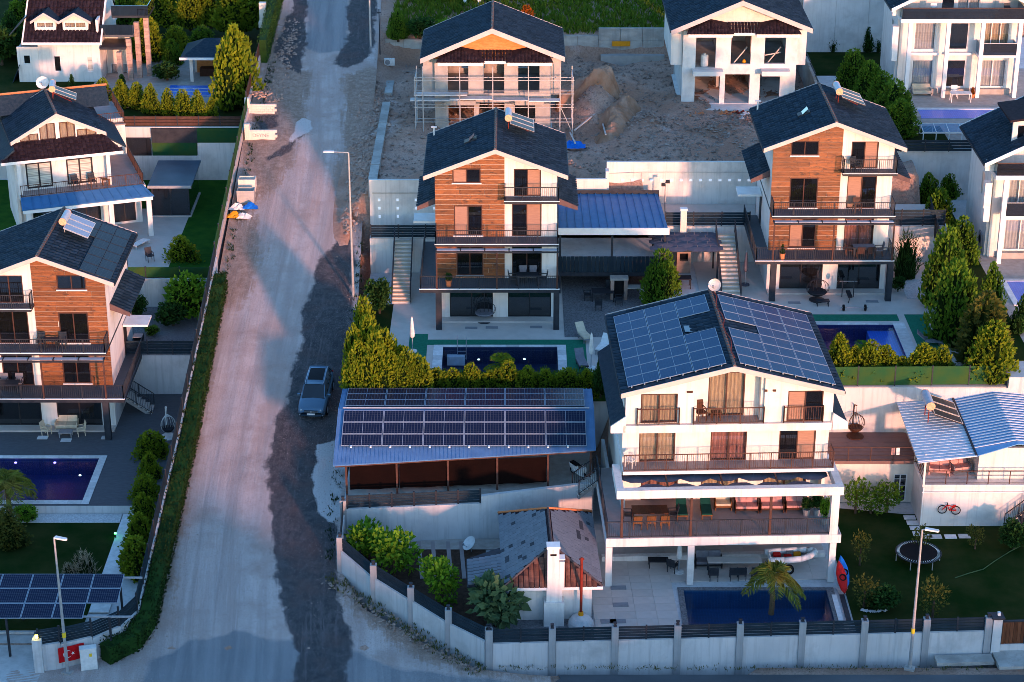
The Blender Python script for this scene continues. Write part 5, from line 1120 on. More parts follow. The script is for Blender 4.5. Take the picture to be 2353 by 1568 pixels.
for x0,x1 in ((-1.6,.25),(.85,3.05)):
    Dd=T('x',None,None,(0,0,0));Dd.name='dormer';Dd.parent=L3;xm=(x0+x1)/2
    wall(Dd,'plaster',x0,x1,.95,1.1,4.4,5.4,[(x0+.15,x1-.15,4.72,5.27)]);win(Dd,x0+.15,.97,4.72,x1-x0-.3,.55,n=2,fm='frame_white',curt='curtain')
    wall(Dd,'plaster_warm',x0,x1,.97,1.1,5.4,[(x0,5.4),(xm,5.9),(x1,5.4)])
    MB().pr([(x0-.3,5.32),(xm,6.1),(x1+.3,5.32),(x1+.3,5.22),(xm,5.95),(x0-.3,5.22)],.72,3.3).o('dormer_roof','roof_tile',Dd);MB().pr([(x0-.3,5.37),(xm,6.15),(x1+.3,5.37),(x1+.3,5.15),(xm,5.9),(x0-.3,5.15)],.65,.72).o('verge','trim_pink',Dd)
    for xx in (x0,x1-.12): MB().box(xx,xx+.12,1.1,2.2,4.4,5.4).o('cheek','plaster',Dd)
for x,y,h in ((5.7,0,3.1),(6.45,.8,3.9),(7.1,1.6,5.2),(7.85,2.2,5.7)):
    Cc=T('x',None,None,(x-.2,y,0));Cc.name='brick_column';Cc.parent=L3;n=int((h+2)/.32)
    for i in range(n): MB().box(0,.42,0,.42,-2+i*.32+.012,-2+(i+1)*.32).o('course','brick_face',Cc)
for q,mt in (((4.1,6.3,.2,3,3.0,3.2),'metal_dark'),((4.2,6.9,1.0,4.2,3.9,4.1),'deck_grey'),((5.0,8.2,1.8,5.2,5.4,5.6),'metal_dark')): MB().box(*q).o('balcony_slab',mt,L3)
for q in ((4.1,6.9,1.0,1.05,4.1,5.0),(5.0,8.2,1.8,1.85,5.6,6.5),(8.15,8.2,1.9,5.2,5.6,6.5)): MB().box(*q).o('glass_screen','glass_dark',L3)
wall(L3,'plaster_warm',4.0,6.2,3.2,3.4,-2,3.9,[(4.3,5.8,-1.8,.9)]);win(L3,4.3,3.23,-1.8,1.5,2.7,n=2,fm='frame_white',curt='curtain_white')
MB().slab([(-4.3,.2,-1.0),(-3.1,.2,1.6),(-3.1,5,1.6),(-4.3,5,-1.0)],.1).o('side_roof','roof_tile',L3);MB().slab([(-4.0,1.5,4.0),(-2.4,1.5,5.6),(-2.4,6,5.6),(-4,6,4.0)],.12).o('side_roof','roof_tile',L3)
# gazebo and striped pool of the same garden
p=W(438,190,ZL3);Gz=T('gazebo','open gazebo with dark hipped roof and lit interior in the conifer garden','gazebo',p)
for x,y in ((0,0),(3.4,0),(0,3.0),(3.4,3.0)): MB().box(x,x+.28,y,y+.28,0,2.3).o('post','plaster_warm',Gz)
MB().add([(-.7,-.7,2.35),(4.4,-.7,2.35),(4.4,4,2.35),(-.7,4,2.35),(1.3,1.65,3.5),(2.4,1.65,3.5)],[(0,1,5,4),(1,2,5),(2,3,4,5),(3,0,4),(3,2,1,0)]).o('roof','roof_tile',Gz);MB().box(-.72,4.42,-.74,-.7,2.2,2.42).o('eave_board','trim_white',Gz)
MB().box(.2,3.4,2.8,3.0,0,2.3).o('back_wall','brick_orange',Gz);MB().box(.6,2.8,1.6,2.4,.0,.75).o('counter','wood_dark',Gz)
MB().box(-1,5,-1,4.5,-.05,.06).o('floor','deck_stone',Gz)
a,b=W(388,205,ZL3),W(500,205,ZL3)
P3=T('swimming_pool','bright blue pool seen in strips behind the clipped conifer row','pool',(a.x,a.y-2.2,ZL3));MB().box(0,b.x-a.x+1,0,3.2,-.02,.035).o('pool_floor','pool_bright',P3)
for i in range(3): MB().box(0,b.x-a.x+1,.2+i*1.0,.34+i*1.0,.036,.06).o('lane_edge','stone_white',P3)
# far houses at the top edge
p=W(1080,35,13.2);Q=T('house','white house corner with grey window cut off by the top edge','house',(p.x-4.5,p.y,13.0))
wall(Q,'plaster',0,5.5,2,2.2,0,6,[(2.2,3.6,.4,2.4)]);win(Q,2.2,2.03,.4,1.4,2,fm='frame_white',pane='glass_dark')
for x in (3.9,5.2): MB().box(x,x+.35,0,.35,0,6).o('column','trim_white',Q)
MB().box(0,5.7,-.2,6,3.0,3.3).o('slab','trim_white',Q);side(Q,'plaster',5.5,2.2,8,0,6);gable(Q,-.6,6,2.75,7.6,6.1,6,-.5,8,tile=False)
# covered pool frame below the balcony house
p=W(2120,330,ZT);Fm=T('pool_cover','pale tubular pool cover frame with netting below the balcony house','frame',p)
for i in range(5):
    for j in range(2): MB().bar((i*1.0+.15*j,j*2.2,0.05),(i*1.0+.15*j,j*2.2+.0,.9),.06).o('upright','frame_white',Fm)
for z in (.1,.9):
    for y in (0,2.2): MB().bar((-.1,y,z),(4.4,y,z),.06).o('tube','frame_white',Fm)
for i in range(5): MB().bar((i*1.0,0,.9),(i*1.0+.15,2.2,.9),.05).o('tube','frame_white',Fm)
mb=MB()
for i in range(44): mb.bar((i*.1,0,.9),(i*.1+.1,2.2,.9),.012)
for i in range(22): mb.bar((0,i*.1,.91),(4.4,i*.1,.91),.012)
mb.o('netting','sheet_blue',Fm,kind='stuff')
a=W(2108,262,ZT);P4=T('swimming_pool','long blue pool edge below the terrace of the balcony house','pool',(a.x,a.y-1.2,ZT));MB().box(0,9,0,2.2,-.03,.03).o('pool_floor','pool_bright',P4);MB().box(-.3,9.3,2.2,2.6,-.03,.08).o('coping','stone_white',P4);MB().box(-.4,0,-.3,2.2,-.03,.3).o('end_wall','deck_stone',P4)
a=W(2312,648,ZE);P5=T('swimming_pool','bright blue pool corner cut off by the right edge','pool',(a.x,a.y-4,ZE));MB().box(0,9,0,4,-.03,.03).o('pool_floor','pool_bright',P5);MB().box(-.4,9.3,4,4.4,-.03,.08).o('coping','stone_white',P5);MB().box(-.4,0,-.3,4,-.03,.08).o('coping','stone_white',P5)
# ================= solar carport at the bottom left
z=2.5;q=[W(288,1320,z+.6),W(0,1326,z+.6)]
xr=q[0].x;yb=q[0].y;KL=T('carport','open carport roofed with navy solar panels at the lower left corner','carport',(xr,yb,0))
yf=W(103,1425,z).y-yb
sl=Vector((0,yf,-.62)).normalized();n=0
for r_ in range(4):
    for c in range(7):
        if r_==2 and c<1 or r_==3 and c<2: continue
        if r_==3: continue
        o=Vector((-(c+1)*1.72-.02,0,z+.6))+sl*(r_+1)*(abs(yf)/3.05)
        pv(KL,o+Vector((-.55*r_ if False else 0,0,0)),(1,0,0),-sl,1.7,abs(yf)/3.05-.03,'pv_dark',.05,mid=False)
for x in (-.3,-6,-11.5):
    for y in (-.2,yf+.2): MB().box(x-.06,x+.06,y-.06,y+.06,0,z+.55 if y>-1 else z).o('post','metal_dark',KL)
for y in (-.25,yf+.3): MB().bar((-12,y,z+.52 if y>-1 else z+.02),(1.0,y,z+.52 if y>-1 else z+.02),.08,.1).o('beam','alu',KL)
# ================= planting
def spray(mb,p,d,l,w,r):
    """one small leaf spray: a kite shaped face along d"""
    d=d.normalized();a=Vector((r.uniform(-1,1),r.uniform(-1,1),r.uniform(-1,1)));x=d.cross(a)
    if x.length<1e-3: return
    x=x.normalized()*w/2;n=len(mb.v)
    mb.v+=[tuple(p),tuple(p+d*l*.45+x),tuple(p+d*l),tuple(p+d*l*.45-x)];mb.f.append((n,n+1,n+2,n+3))
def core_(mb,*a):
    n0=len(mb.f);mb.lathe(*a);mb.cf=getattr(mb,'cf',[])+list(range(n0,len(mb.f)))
def crown_conifer(seed,stems,n,pw,up=1.0,sz=(.07,.045),loose=.0):
    """upright crown made of several flame shaped leaders, unit height and unit width"""
    r=random.Random(seed);mb=MB();st=[(0,0,1.0,.38)]
    for i in range(stems):
        a=6.2832*i/stems+r.uniform(-.4,.4);d=r.uniform(.14,.36);st.append((d*math.cos(a),d*math.sin(a),r.uniform(.42,.93),r.uniform(.15,.28)))
    tot=sum(s[2]*s[3] for s in st)
    for sx,sy,h,w in st:
        k=int(n*h*w/tot)
        for i in range(k):
            t=r.random()**1.25;a=r.random()*6.2832;lump=1+.22*math.sin(a*3+t*17+seed)+.12*math.sin(a*7-t*29)
            rad=w*(max(0,1-t)**pw)*(.35+.65*min(1,t*5))*lump*(.55+.5*r.random()**.5)+.012
            z=.02+t*h*.97;lean=sx*(1-.35*t),sy*(1-.35*t)
            p=Vector((lean[0]+rad*math.cos(a),lean[1]+rad*math.sin(a),z));o=Vector((math.cos(a),math.sin(a),0))
            d=o*r.uniform(.25,.95)+Vector((0,0,up*r.uniform(.5,1.3)))+Vector((r.uniform(-.4,.4),r.uniform(-.4,.4),r.uniform(-.3,.3)))
            spray(mb,p,d,r.uniform(.6,1.25)*sz[0],r.uniform(.7,1.2)*sz[1],r)
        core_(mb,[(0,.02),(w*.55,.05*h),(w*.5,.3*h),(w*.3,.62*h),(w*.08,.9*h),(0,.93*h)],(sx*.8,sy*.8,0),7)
    return mb
def crown_round(seed,n,sz,lobes=7,flat=1.0,core=True):
    """rounded leafy crown of several lobes, unit height and unit width"""
    r=random.Random(seed);mb=MB();L=[(0,0,.55,.36)]
    for i in range(lobes):
        a=6.2832*i/lobes+r.uniform(-.5,.5);d=r.uniform(.16,.30);L.append((d*math.cos(a),d*math.sin(a),r.uniform(.3,.78),r.uniform(.14,.24)))
    for cx,cy,cz,cr in L:
        for i in range(int(n*cr**2/sum(q[3]**2 for q in L))):
            v=Vector((r.gauss(0,1),r.gauss(0,1),r.gauss(0,1))).normalized();k=cr*(.7+.38*r.random()+.12*math.sin(v.x*9+v.z*7+seed))
            p=Vector((cx+v.x*k,cy+v.y*k,cz+v.z*k*flat));d=v*.8+Vector((r.uniform(-.8,.8),r.uniform(-.8,.8),r.uniform(-.3,.9)))
            spray(mb,p,d,sz*r.uniform(.6,1.3),sz*r.uniform(.45,.8),r)
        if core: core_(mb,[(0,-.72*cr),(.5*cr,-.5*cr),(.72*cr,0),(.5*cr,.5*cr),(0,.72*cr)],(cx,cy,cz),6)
    return mb
def palm_crown(seed,n,droop=1.0,leaf=22):
    """arching feather fronds, each with its leaflets; radius about one"""
    r=random.Random(seed);mb=MB()
    for i in range(n):
        a=6.2832*i/n*2.4+r.uniform(-.2,.2);e=r.uniform(.15,1.25);o=Vector((math.cos(a),math.sin(a),0));s=Vector((-o.y,o.x,0));pts=[]
        for k in range(9):
            t=k/8;pts.append(o*(t*math.cos(e)*1.0)+Vector((0,0,t*math.sin(e)*.9-droop*.75*t*t*(1.1-.4*math.sin(e)))))
        mb.tube(pts,.014,4,.004)
        for k in range(leaf):
            t=.12+.86*k/leaf;j=min(7,int(t*8));f=t*8-j;p=pts[j]+(pts[j+1]-pts[j])*f;tg=(pts[j+1]-pts[j]).normalized();ll=.34*math.sin(3.0*t**.8)+.06
            for sg in (-1,1): spray(mb,p,s*sg+tg*.7+Vector((0,0,-.35+r.uniform(-.15,.15))),ll,.045,r)
    return mb
LIB={}
def lib(k,mbs,mat,trunk='bark',th=.5,tr=.05):
    ms=[]
    for b in mbs:
        me=b.mesh('crown',mat);me.materials.append(m['core_shade'])
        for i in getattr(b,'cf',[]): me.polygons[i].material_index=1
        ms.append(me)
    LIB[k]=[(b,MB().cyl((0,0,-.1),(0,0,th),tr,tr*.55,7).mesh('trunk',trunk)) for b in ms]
lib('gold',[crown_conifer(s,7,3000,p_,sz=(.075,.05)) for s,p_ in ((1,.5),(2,.62),(3,.45),(4,.7),(5,.55))],'leaf_gold')
lib('green',[crown_conifer(s,7,3200,p_,sz=(.07,.045)) for s,p_ in ((4,.5),(5,.6),(6,.45))],'leaf_conifer')
lib('dark',[crown_conifer(s,4,1500,.8,sz=(.09,.05)) for s in (7,8)],'leaf_dark')
lib('olive',[crown_conifer(s,6,2000,.55,up=.3,sz=(.085,.06)) for s in (9,10)],'leaf_olive')
lib('bright',[crown_round(s,1500,.10) for s in (11,12)],'leaf_bright')
lib('bush',[crown_round(s,1300,.11) for s in (13,14)],'leaf_dark')
lib('hedgeball',[crown_round(15,1500,.07,lobes=9)],'leaf_conifer')
lib('citrus',[crown_round(s,900,.12,core=False) for s in (16,17,18)],'leaf_bright')
lib('bigleaf',[crown_round(19,420,.21,lobes=8,core=False)],'leaf_grey')
lib('sparse',[crown_round(s,330,.10,lobes=6,core=False) for s in (20,21)],'leaf_olive')
lib('orange',[crown_conifer(22,4,1800,.5,sz=(.08,.06))],'leaf_orange')
lib('rose',[crown_round(s,520,.10,lobes=8,core=False) for s in (23,24)],'leaf_conifer')
lib('dry',[crown_conifer(25,7,800,.8,sz=(.2,.02))],'leaf_dry')
lib('reed',[crown_conifer(26,8,700,.6,sz=(.3,.02))],'leaf_dark')
ORD=['first','second','third','fourth','fifth','sixth','seventh','eighth','ninth','tenth','eleventh','twelfth','thirteenth','fourteenth']
ri=random.Random(77);PN={}
def plant(kind,u,vt,vb,wpx,z,label,cat='tree',name=None,group=None,deep=None,fz=None):
    """a plant whose top, foot and width are given in the picture, standing at level z"""
    b=W(u,vb,z) if fz is None else WR(u,vb,fz);s=F/((b-Vector((0,CY,CZ))).length);h=WY(u,vt,b.y).z-b.z;w=wpx/s
    i=PN.get(kind,0);PN[kind]=i+1;cr,tr=LIB[kind][i%len(LIB[kind])]
    t=T(name or ('conifer' if kind in ('gold','green','dark','olive') else 'shrub' if cat!='tree' else 'tree'),label,cat,b,ri.uniform(0,360),group,(w*1.15,(deep or w)*1.15,h))
    put(cr,'crown',t);put(tr,'trunk',t);return t
def row(kind,L,z,fmt,group,cat='tree',fz=None):
    for i,(u,vt,vb,w) in enumerate(L): plant(kind,u+ri.uniform(-3,3),vt+ri.uniform(-.08,.1)*(vb-vt),vb,w*ri.uniform(.9,1.3),z,fmt%ORD[i],cat,group=group,fz=fz)
# top left garden
row('gold',[(238,182,236,44),(282,184,246,42),(318,188,250,42),(352,186,262,46),(388,200,264,44),(424,203,270,46),(458,212,274,44),(488,222,272,34)],ZL3,'%s golden conifer from the left in the clipped row before the striped pool','clipped conifer row')
plant('gold',545,62,246,118,ZL3,'large golden conifer beside the road wall and gazebo');plant('gold',405,60,130,72,ZL3,'golden conifer standing behind the gazebo roof')
plant('gold',345,42,138,86,ZL3,'broad conifer left of the gazebo, above the pool deck');plant('gold',360,-20,60,96,ZL3+1,'tall conifer cut by the top edge left of the roof gap')
row('gold',[(440,-25,62,80),(485,-25,58,70),(540,-28,70,90),(590,-20,60,66)],ZL3+1,'%s conifer from the left along the top edge above the gazebo','conifers along the top edge');plant('bush',385,145,185,56,ZL3,'low round dark bush below the gazebo conifers','shrub')
plant('dark',30,30,130,90,ZL3,'dark tree behind the white house in the upper left corner');plant('bush',5,55,150,70,ZL3,'dark bush at the left edge below the corner house','shrub')
row('dark',[(280,170,215,30),(170,172,215,26)],ZL3,'%s small dark conifer against the white wall of the corner house','small conifers by the corner house')
row('green',[(60,-10,80,70),(230,-30,20,60),(300,-35,70,70),(385,-30,45,60),(330,5,110,56),(400,95,150,50),(470,60,120,60)],ZL3,'%s dark green garden conifer from the left in the upper left plot','conifers of the upper left plot')
# upper middle
plant('green',915,22,90,54,13.0,'green conifer above the concrete wall at the top of the road');plant('bush',965,40,88,60,13.0,'low green bush beside the conifer at the top of the road','shrub');plant('bright',1030,42,84,50,13.1,'bright green shrub left of the unfinished house roof','shrub')
plant('orange',1210,14,80,52,13.3,'orange leaved tree behind the unfinished brick gabled house');plant('dark',1130,-20,66,60,13.6,'dark tree behind the roof ridge of the brick gabled house')
# trees by the white balcony house
row('dark',[(1915,62,118,34),(1940,62,114,28),(1968,62,116,28),(1992,64,120,32),(2018,60,118,34)],ZT,'%s small dark conifer from the left against the high blue grey wall','small conifers by the high wall')
row('green',[(1960,120,205,62),(1992,135,232,76),(2022,165,262,80),(2048,190,292,80),(2066,222,315,70)],ZT,'%s dense conifer from the top in the slanting row by the site wall','conifers along the site wall')
# conifers between the right villas
row('green',[(2130,392,470,46),(2178,395,455,44)],ZE+1,'%s slim conifer from the left before the white wall below the balcony house','slim conifers')
plant('green',2152,435,560,84,ZR,'upper conifer of the tall hedge beside the far villa');plant('green',2205,500,620,92,ZR,'broad conifer of the tall hedge nearest the air conditioner');plant('green',2165,525,700,104,ZR,'tall conifer of the hedge above the closed parasol');plant('green',2185,600,790,124,ZR,'largest conifer of the hedge beside the closed parasol')
plant('green',2272,605,720,64,ZE,'conifer by the pool at the right edge');plant('olive',2255,672,840,130,ZR,'olive green spreading tree right of the closed parasol');plant('gold',2230,700,800,60,ZR,'golden conifer inside the tall hedge');plant('gold',2275,740,872,120,ZR,'large golden conifer at the end of the green mesh fence');plant('dark',2345,680,760,60,ZE,'dark shrub cut by the right edge below the pool','shrub')
row('gold',[(1925,775,868,74),(1962,792,868,66),(1998,783,868,76),(2035,792,868,70),(2068,822,868,56)],ZR,'%s golden conifer from the left before the violet blue pool','golden conifers by the far pool');row('gold',[(2120,790,868,80),(2165,793,866,74)],ZR,'%s golden conifer between the turf and the large golden conifer','golden conifers by the turf')
plant('bush',2063,635,670,30,ZR,'small round shrub on the white pebble bed','shrub');plant('reed',2080,540,640,60,ZR,'tall dark reeds beside the far villa','reeds',name='reeds')
# middle villa
plant('green',1518,575,705,98,ZC,'single bright conifer between the two outdoor kitchens');plant('bush',872,640,720,56,ZC,'dark bush below the white stair wall','shrub')
plant('gold',838,685,830,74,ZC,'tall feathery golden conifer beside the lamp post')
row('gold',[(828,770,905,64),(868,775,905,70),(900,805,910,70),(935,792,905,60),(962,815,905,56)],ZC,'%s golden conifer from the road left of the navy pool','golden conifers by the navy pool')
row('gold',[(846,735,885,84),(884,762,890,88),(922,788,892,84),(815,755,890,50)],ZC,'%s conifer from the left in the dense inner row beside the road lamp','inner conifers by the navy pool')
plant('dark',1380,815,905,44,ZC,'dark narrow conifer beside the white loungers')
row('gold',[(1000,850,915,70),(1040,852,915,72),(1085,838,915,66),(1125,848,915,72),(1170,835,915,70),(1212,845,915,72),(1255,850,915,66),(1300,842,915,68),(1345,850,915,66)],ZC-.8,'%s clipped conifer from the road behind the solar carport roof','hedge conifers behind the carport')
# left plots
plant('gold',418,545,628,104,ZL2-1.2,'wide golden conifer with four tips above the mesh fence');plant('bright',432,625,730,96,ZLU,'bright green climbing shrub beside the road wall','shrub');plant('bush',398,690,748,70,ZLU,'dark round shrub below the climbing shrub','shrub');plant('hedgeball',350,748,772,38,ZLU,'clipped round ball shrub in the grey gravel','shrub');plant('bush',318,680,728,44,ZLU,'dark shrub against the pink garden wall','shrub')
row('gold',[(352,990,1066,66),(346,1035,1112,68),(338,1085,1162,70),(330,1135,1212,70),(322,1185,1262,70),(316,1240,1322,74)],ZL-.55,'%s upright bush from the top beside the narrow stone path','bushes beside the stone path')
plant('bright',62,1162,1200,50,ZL-.55,'bright shrub at the foot of the lit palm','shrub');plant('olive',25,1165,1255,80,ZL-.55,'shaggy brown green bush at the left edge','shrub');plant('dry',195,1268,1325,56,ZL-.55,'tall pale ornamental grass tuft on the dark lawn','grass tuft',name='ornamental_grass');plant('dry',160,1295,1325,36,ZL-.55,'small pale ornamental grass tuft on the dark lawn','grass tuft',name='ornamental_grass')
# solar villa garden
row('citrus',[(842,1195,1290,86),(905,1222,1325,78),(1016,1282,1385,86)],ZA,'%s lemon tree from the road in the dug garden bed','lemon trees');plant('bigleaf',1140,1330,1440,110,ZA,'large leaved grey green shrub beside the garden house','shrub')
row('rose',[(1965,1095,1180,50),(2000,1125,1180,60),(2040,1100,1178,60)],ZA,'%s rose bush from the left against the low pink building','shrub');plant('sparse',2142,1335,1425,70,ZA,'young fruit tree beside the street lamp and trampoline');plant('sparse',1985,1325,1395,64,ZA,'thin shrub beside the bare tree stump','shrub');plant('bush',2030,1350,1400,70,ZA,'dark spreading shrub on the lawn near the white stones','shrub');plant('sparse',2240,1210,1262,44,ZA,'small fruit tree below the dark annex stair');plant('sparse',1975,1220,1300,44,ZA,'thin young tree at the edge of the dark lawn');plant('sparse',2115,1210,1270,40,ZA,'thin sapling between the stepping stones and the trampoline');plant('bush',2330,1200,1262,60,ZA,'dark shrub cut by the right edge below the stair','shrub')
# palms
def palm(label,u,v,z,h,rad,seed,droop=1.0,mat='leaf_palm',n=22,lw=.17):
    b=W(u,v,z);t=T('palm_tree',label,'palm',b);MB().tube([(0,0,-.1),(.03,0,h*.3),(0,.04,h*.65),(0,0,h)],lw,9,lw*.75).o('trunk','palm_bark',t);c=put(palm_crown(seed,n,droop).mesh('crown',mat),'crown',t,(0,0,h));c.scale=(rad,rad,rad);return t
palm('palm with drooping fronds standing in the blue tiled pool',1772,1408,ZA,2.5,2.0,31,1.25)
palm('lit palm beside the violet pool at the left edge',22,1182,ZL-.5,2.2,2.1,32,1.1)
palm('young palm before the navy pool of the middle villa',1152,868,ZC,1.0,1.3,33,.7,'leaf_gold',14,.1);palm('young broad leaved palm before the violet blue pool',1972,842,ZR,1.0,1.3,34,.6,'leaf_bright',12,.1);palm('grey fan palm behind the large road side conifer',560,45,ZL3+1,1.4,1.5,35,.8,'leaf_grey',18,.14)
# hedges
def hedge(label,path,w,h,mat,seed,dens=55,fz=None,z=0,lf=.16,name='hedge'):
    r=random.Random(seed);t=T(name,label,'hedge',(0,0,0));mb=MB();core=MB();P=[Vector(p) for p in path]
    for a,b in zip(P,P[1:]):
        L=(b-a).length;d=(b-a)/L;s=Vector((-d.y,d.x))
        for i in range(int(L*dens*(w+2*h))):
            q=r.random()*L;k=r.random()*(w+2*h)
            if k<h: o,zz=-w/2,k
            elif k<h+w: o,zz=k-h-w/2,h
            else: o,zz=w/2,k-h-w
            bump_=.09*math.sin(q*2.3+o*3)+.06*math.sin(q*5.1)+r.uniform(-.09,.07);c=a+d*q+s*(o*(1+bump_*.6));z0=fz(c.y) if fz else z
            n_=Vector((s.x*o,s.y*o,.6 if zz>=h else .15));spray(mb,Vector((c.x,c.y,z0+zz+bump_*(1 if zz>=h else .3))),n_+Vector((r.uniform(-1,1),r.uniform(-1,1),r.uniform(-.2,1)))*.7,lf*r.uniform(.6,1.3),lf*.6,r)
        m_=max(1,int(L/1.5))
        for i in range(m_):
            p,q=a+d*L*i/m_,a+d*L*(i+1)/m_;zp,zq=(fz(p.y),fz(q.y)) if fz else (z,z)
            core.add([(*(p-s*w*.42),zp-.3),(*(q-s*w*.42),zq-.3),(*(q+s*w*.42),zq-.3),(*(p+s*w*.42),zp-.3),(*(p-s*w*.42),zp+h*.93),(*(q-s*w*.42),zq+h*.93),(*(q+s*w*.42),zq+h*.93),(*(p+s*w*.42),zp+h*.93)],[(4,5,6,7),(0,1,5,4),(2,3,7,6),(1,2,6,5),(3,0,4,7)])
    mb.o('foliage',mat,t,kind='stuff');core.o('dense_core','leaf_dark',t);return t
hedge('long clipped dark hedge along the outside of the left road wall',[(-22.5,.1),(-21.2,1.5),(-20.62,3.4),(-20.6,12),(-20.6,22),(-20.65,30),(-20.65,38.5)],.95,1.15,'leaf_hedge',1,60,road_z)
hedge('dark green hedge between the middle pool and the road',[(-10.1,25),(-10.1,33)],.7,2.2,'leaf_dark',2,45,z=ZC-.5);hedge('ivy covered strip beside the road at the top left',[(-21.2,74),(-21.2,88)],.7,2.2,'leaf_dark',3,40,road_z,name='ivy_hedge')
hedge('low hedge behind the solar carport roof',[(-9.2,24.7),(6.2,24.7)],.9,1.6,'leaf_conifer',4,50,z=ZC-.8)
hedge('thick green planting behind the mesh fence above the annex',[(14,22.2),(31,22.4)],.6,1.0,'leaf_olive',6,40,z=ZR)
# meadow behind the site wall and weeds
def tufts(name,label,pts,mat,h,seed,n=5):
    r=random.Random(seed);mb=MB()
    for p in pts:
        for i in range(n): spray(mb,Vector(p)+Vector((r.uniform(-.12,.12),r.uniform(-.12,.12),-.02)),Vector((r.uniform(-.6,.6),r.uniform(-.6,.6),1)),h*r.uniform(.5,1.4),h*.22,r)
    return mb.o(name,mat,kind='stuff',label=label)
rg=random.Random(9)
tufts('grass','rough green meadow behind the concrete site wall',[(x,y,hill(x,y)) for x,y in ((rg.uniform(-10.5,14),rg.uniform(80.4,100)) for _ in range(5200))],'leaf_field',.55,1)
tufts('weeds','weeds along the foot of the angled wall',[(-10.1+8.8*t+rg.uniform(-.9,.1),8.0-8.3*t+rg.uniform(-.9,.1)-.2,road_z(8-8.3*t)+.04) for t in (rg.random() for _ in range(170))],'leaf_olive',.22,2);tufts('weeds','weeds along the foot of the street wall',[(rg.uniform(-1,26),-.55+.05*0+rg.gauss(0,.12),.02) for _ in range(160)],'leaf_olive',.16,3)
tufts('weeds','weeds at the foot of the road walls',[(rg.uniform(-20.7,-20.2),y,road_z(y)) for y in (rg.uniform(40,75) for _ in range(120))]+[(rg.uniform(-11.2,-10.6),y,road_z(y)+.02) for y in (rg.uniform(9,44) for _ in range(130))],'leaf_hedge',.25,4)
# stones and rubble
def stones(name,label,pts,mat,lo,hi,seed,par=None,kind='stuff'):
    r=random.Random(seed);mb=MB()
    for x,y,z in pts:
        s=r.uniform(lo,hi);v=[(x+s*a*r.uniform(.6,1.2),y+s*b*r.uniform(.6,1.2),z+s*c*r.uniform(.4,.9)) for a,b,c in ((1,0,0),(0,1,0),(-1,0,0),(0,-1,0),(.3,.2,1),(-.2,-.1,-.5))]
        mb.add(v,[(0,1,4),(1,2,4),(2,3,4),(3,0,4),(1,0,5),(2,1,5),(3,2,5),(0,3,5)])
    return mb.o(name,mat,par,kind=kind,label=label)
def sc_(n,x0,x1,y0,y1): return [(x,y,ground_z(x,y)) for x,y in ((rg.uniform(x0,x1),rg.uniform(y0,y1)) for _ in range(n))]
stones('rubble','stones and builder rubble scattered over the building site',sc_(4200,-9.5,25,48.5,79.5)+[(x,y,ground_z(x,y)+rg.uniform(0,.3)) for x,y in ((rg.gauss(cx,1.1),rg.gauss(cy,.8)) for cx,cy in ((11,61),(16,60),(19,62),(8,68),(-3,58),(6,75),(22,66)) for _ in range(90))],'rubble',.04,.2,1);stones('rubble','rubble on the bank between road and site',sc_(900,-12.6,-9.8,45,72),'rubble',.06,.26,2)
stones('gravel','loose gravel on the road edges',[(x,y,road_z(y)) for x,y in [(rg.choice((rg.gauss(-20.0,.35),rg.gauss(-11.3,.5))),rg.uniform(2,90)) for _ in range(1500)]],'rubble',.02,.07,3);stones('rubble','stones along the foot of the angled wall',[(-10+8.6*t+rg.uniform(-1.2,-.1),7.7-8.1*t+rg.uniform(-.8,-.1),road_z(7.5-8*t)+.04) for t in (rg.random() for _ in range(260))],'rubble',.04,.16,4)
stones('rubble','stones on the lit bank below the conifers at the top left',[(x,y,road_z(y)) for x,y in ((rg.gauss(-19.6,.5),rg.uniform(66,84)) for _ in range(420))],'rubble',.06,.22,5)
stones('rubble','pale chalky debris in front of the peach gabled house',sc_(420,9,22,55,64),'rubble',.05,.2,6)
# ================= furniture and small things
def chair(label,loc,rz,mat='metal_dark',seat=None,s=1.0,group=None,name='chair'):
    t=T(name,label,'chair',loc,rz,group,s)
    MB().box(-.26,.26,-.26,.26,.42,.48).o('seat',seat or mat,t);MB().add([(-.26,.22,.48),(.26,.22,.48),(.26,.33,.98),(-.26,.33,.98),(-.26,.26,.48),(.26,.26,.48),(.26,.37,.98),(-.26,.37,.98)],[(0,1,2,3),(7,6,5,4),(0,4,5,1),(1,5,6,2),(2,6,7,3),(3,7,4,0)]).o('backrest',seat or mat,t)
    for x in (-.23,.23):
        for y in (-.23,.23): MB().bar((x,y,0),(x,y,.42),.04).o('leg',mat,t)
        MB().bar((x,-.25,.66),(x,.28,.68),.04).bar((x,-.23,.42),(x,-.23,.66),.035).o('armrest',mat,t)
    return t
def table(label,loc,rz,w,l,h,mat,leg=None,s=1):
    t=T('table',label,'table',loc,rz);MB().box(-w/2,w/2,-l/2,l/2,h-.05,h).o('top',mat,t)
    for x in (-w/2+.06,w/2-.06):
        for y in (-l/2+.06,l/2-.06): MB().bar((x,y,0),(x,y,h-.05),.06).o('leg',leg or mat,t)
    return t
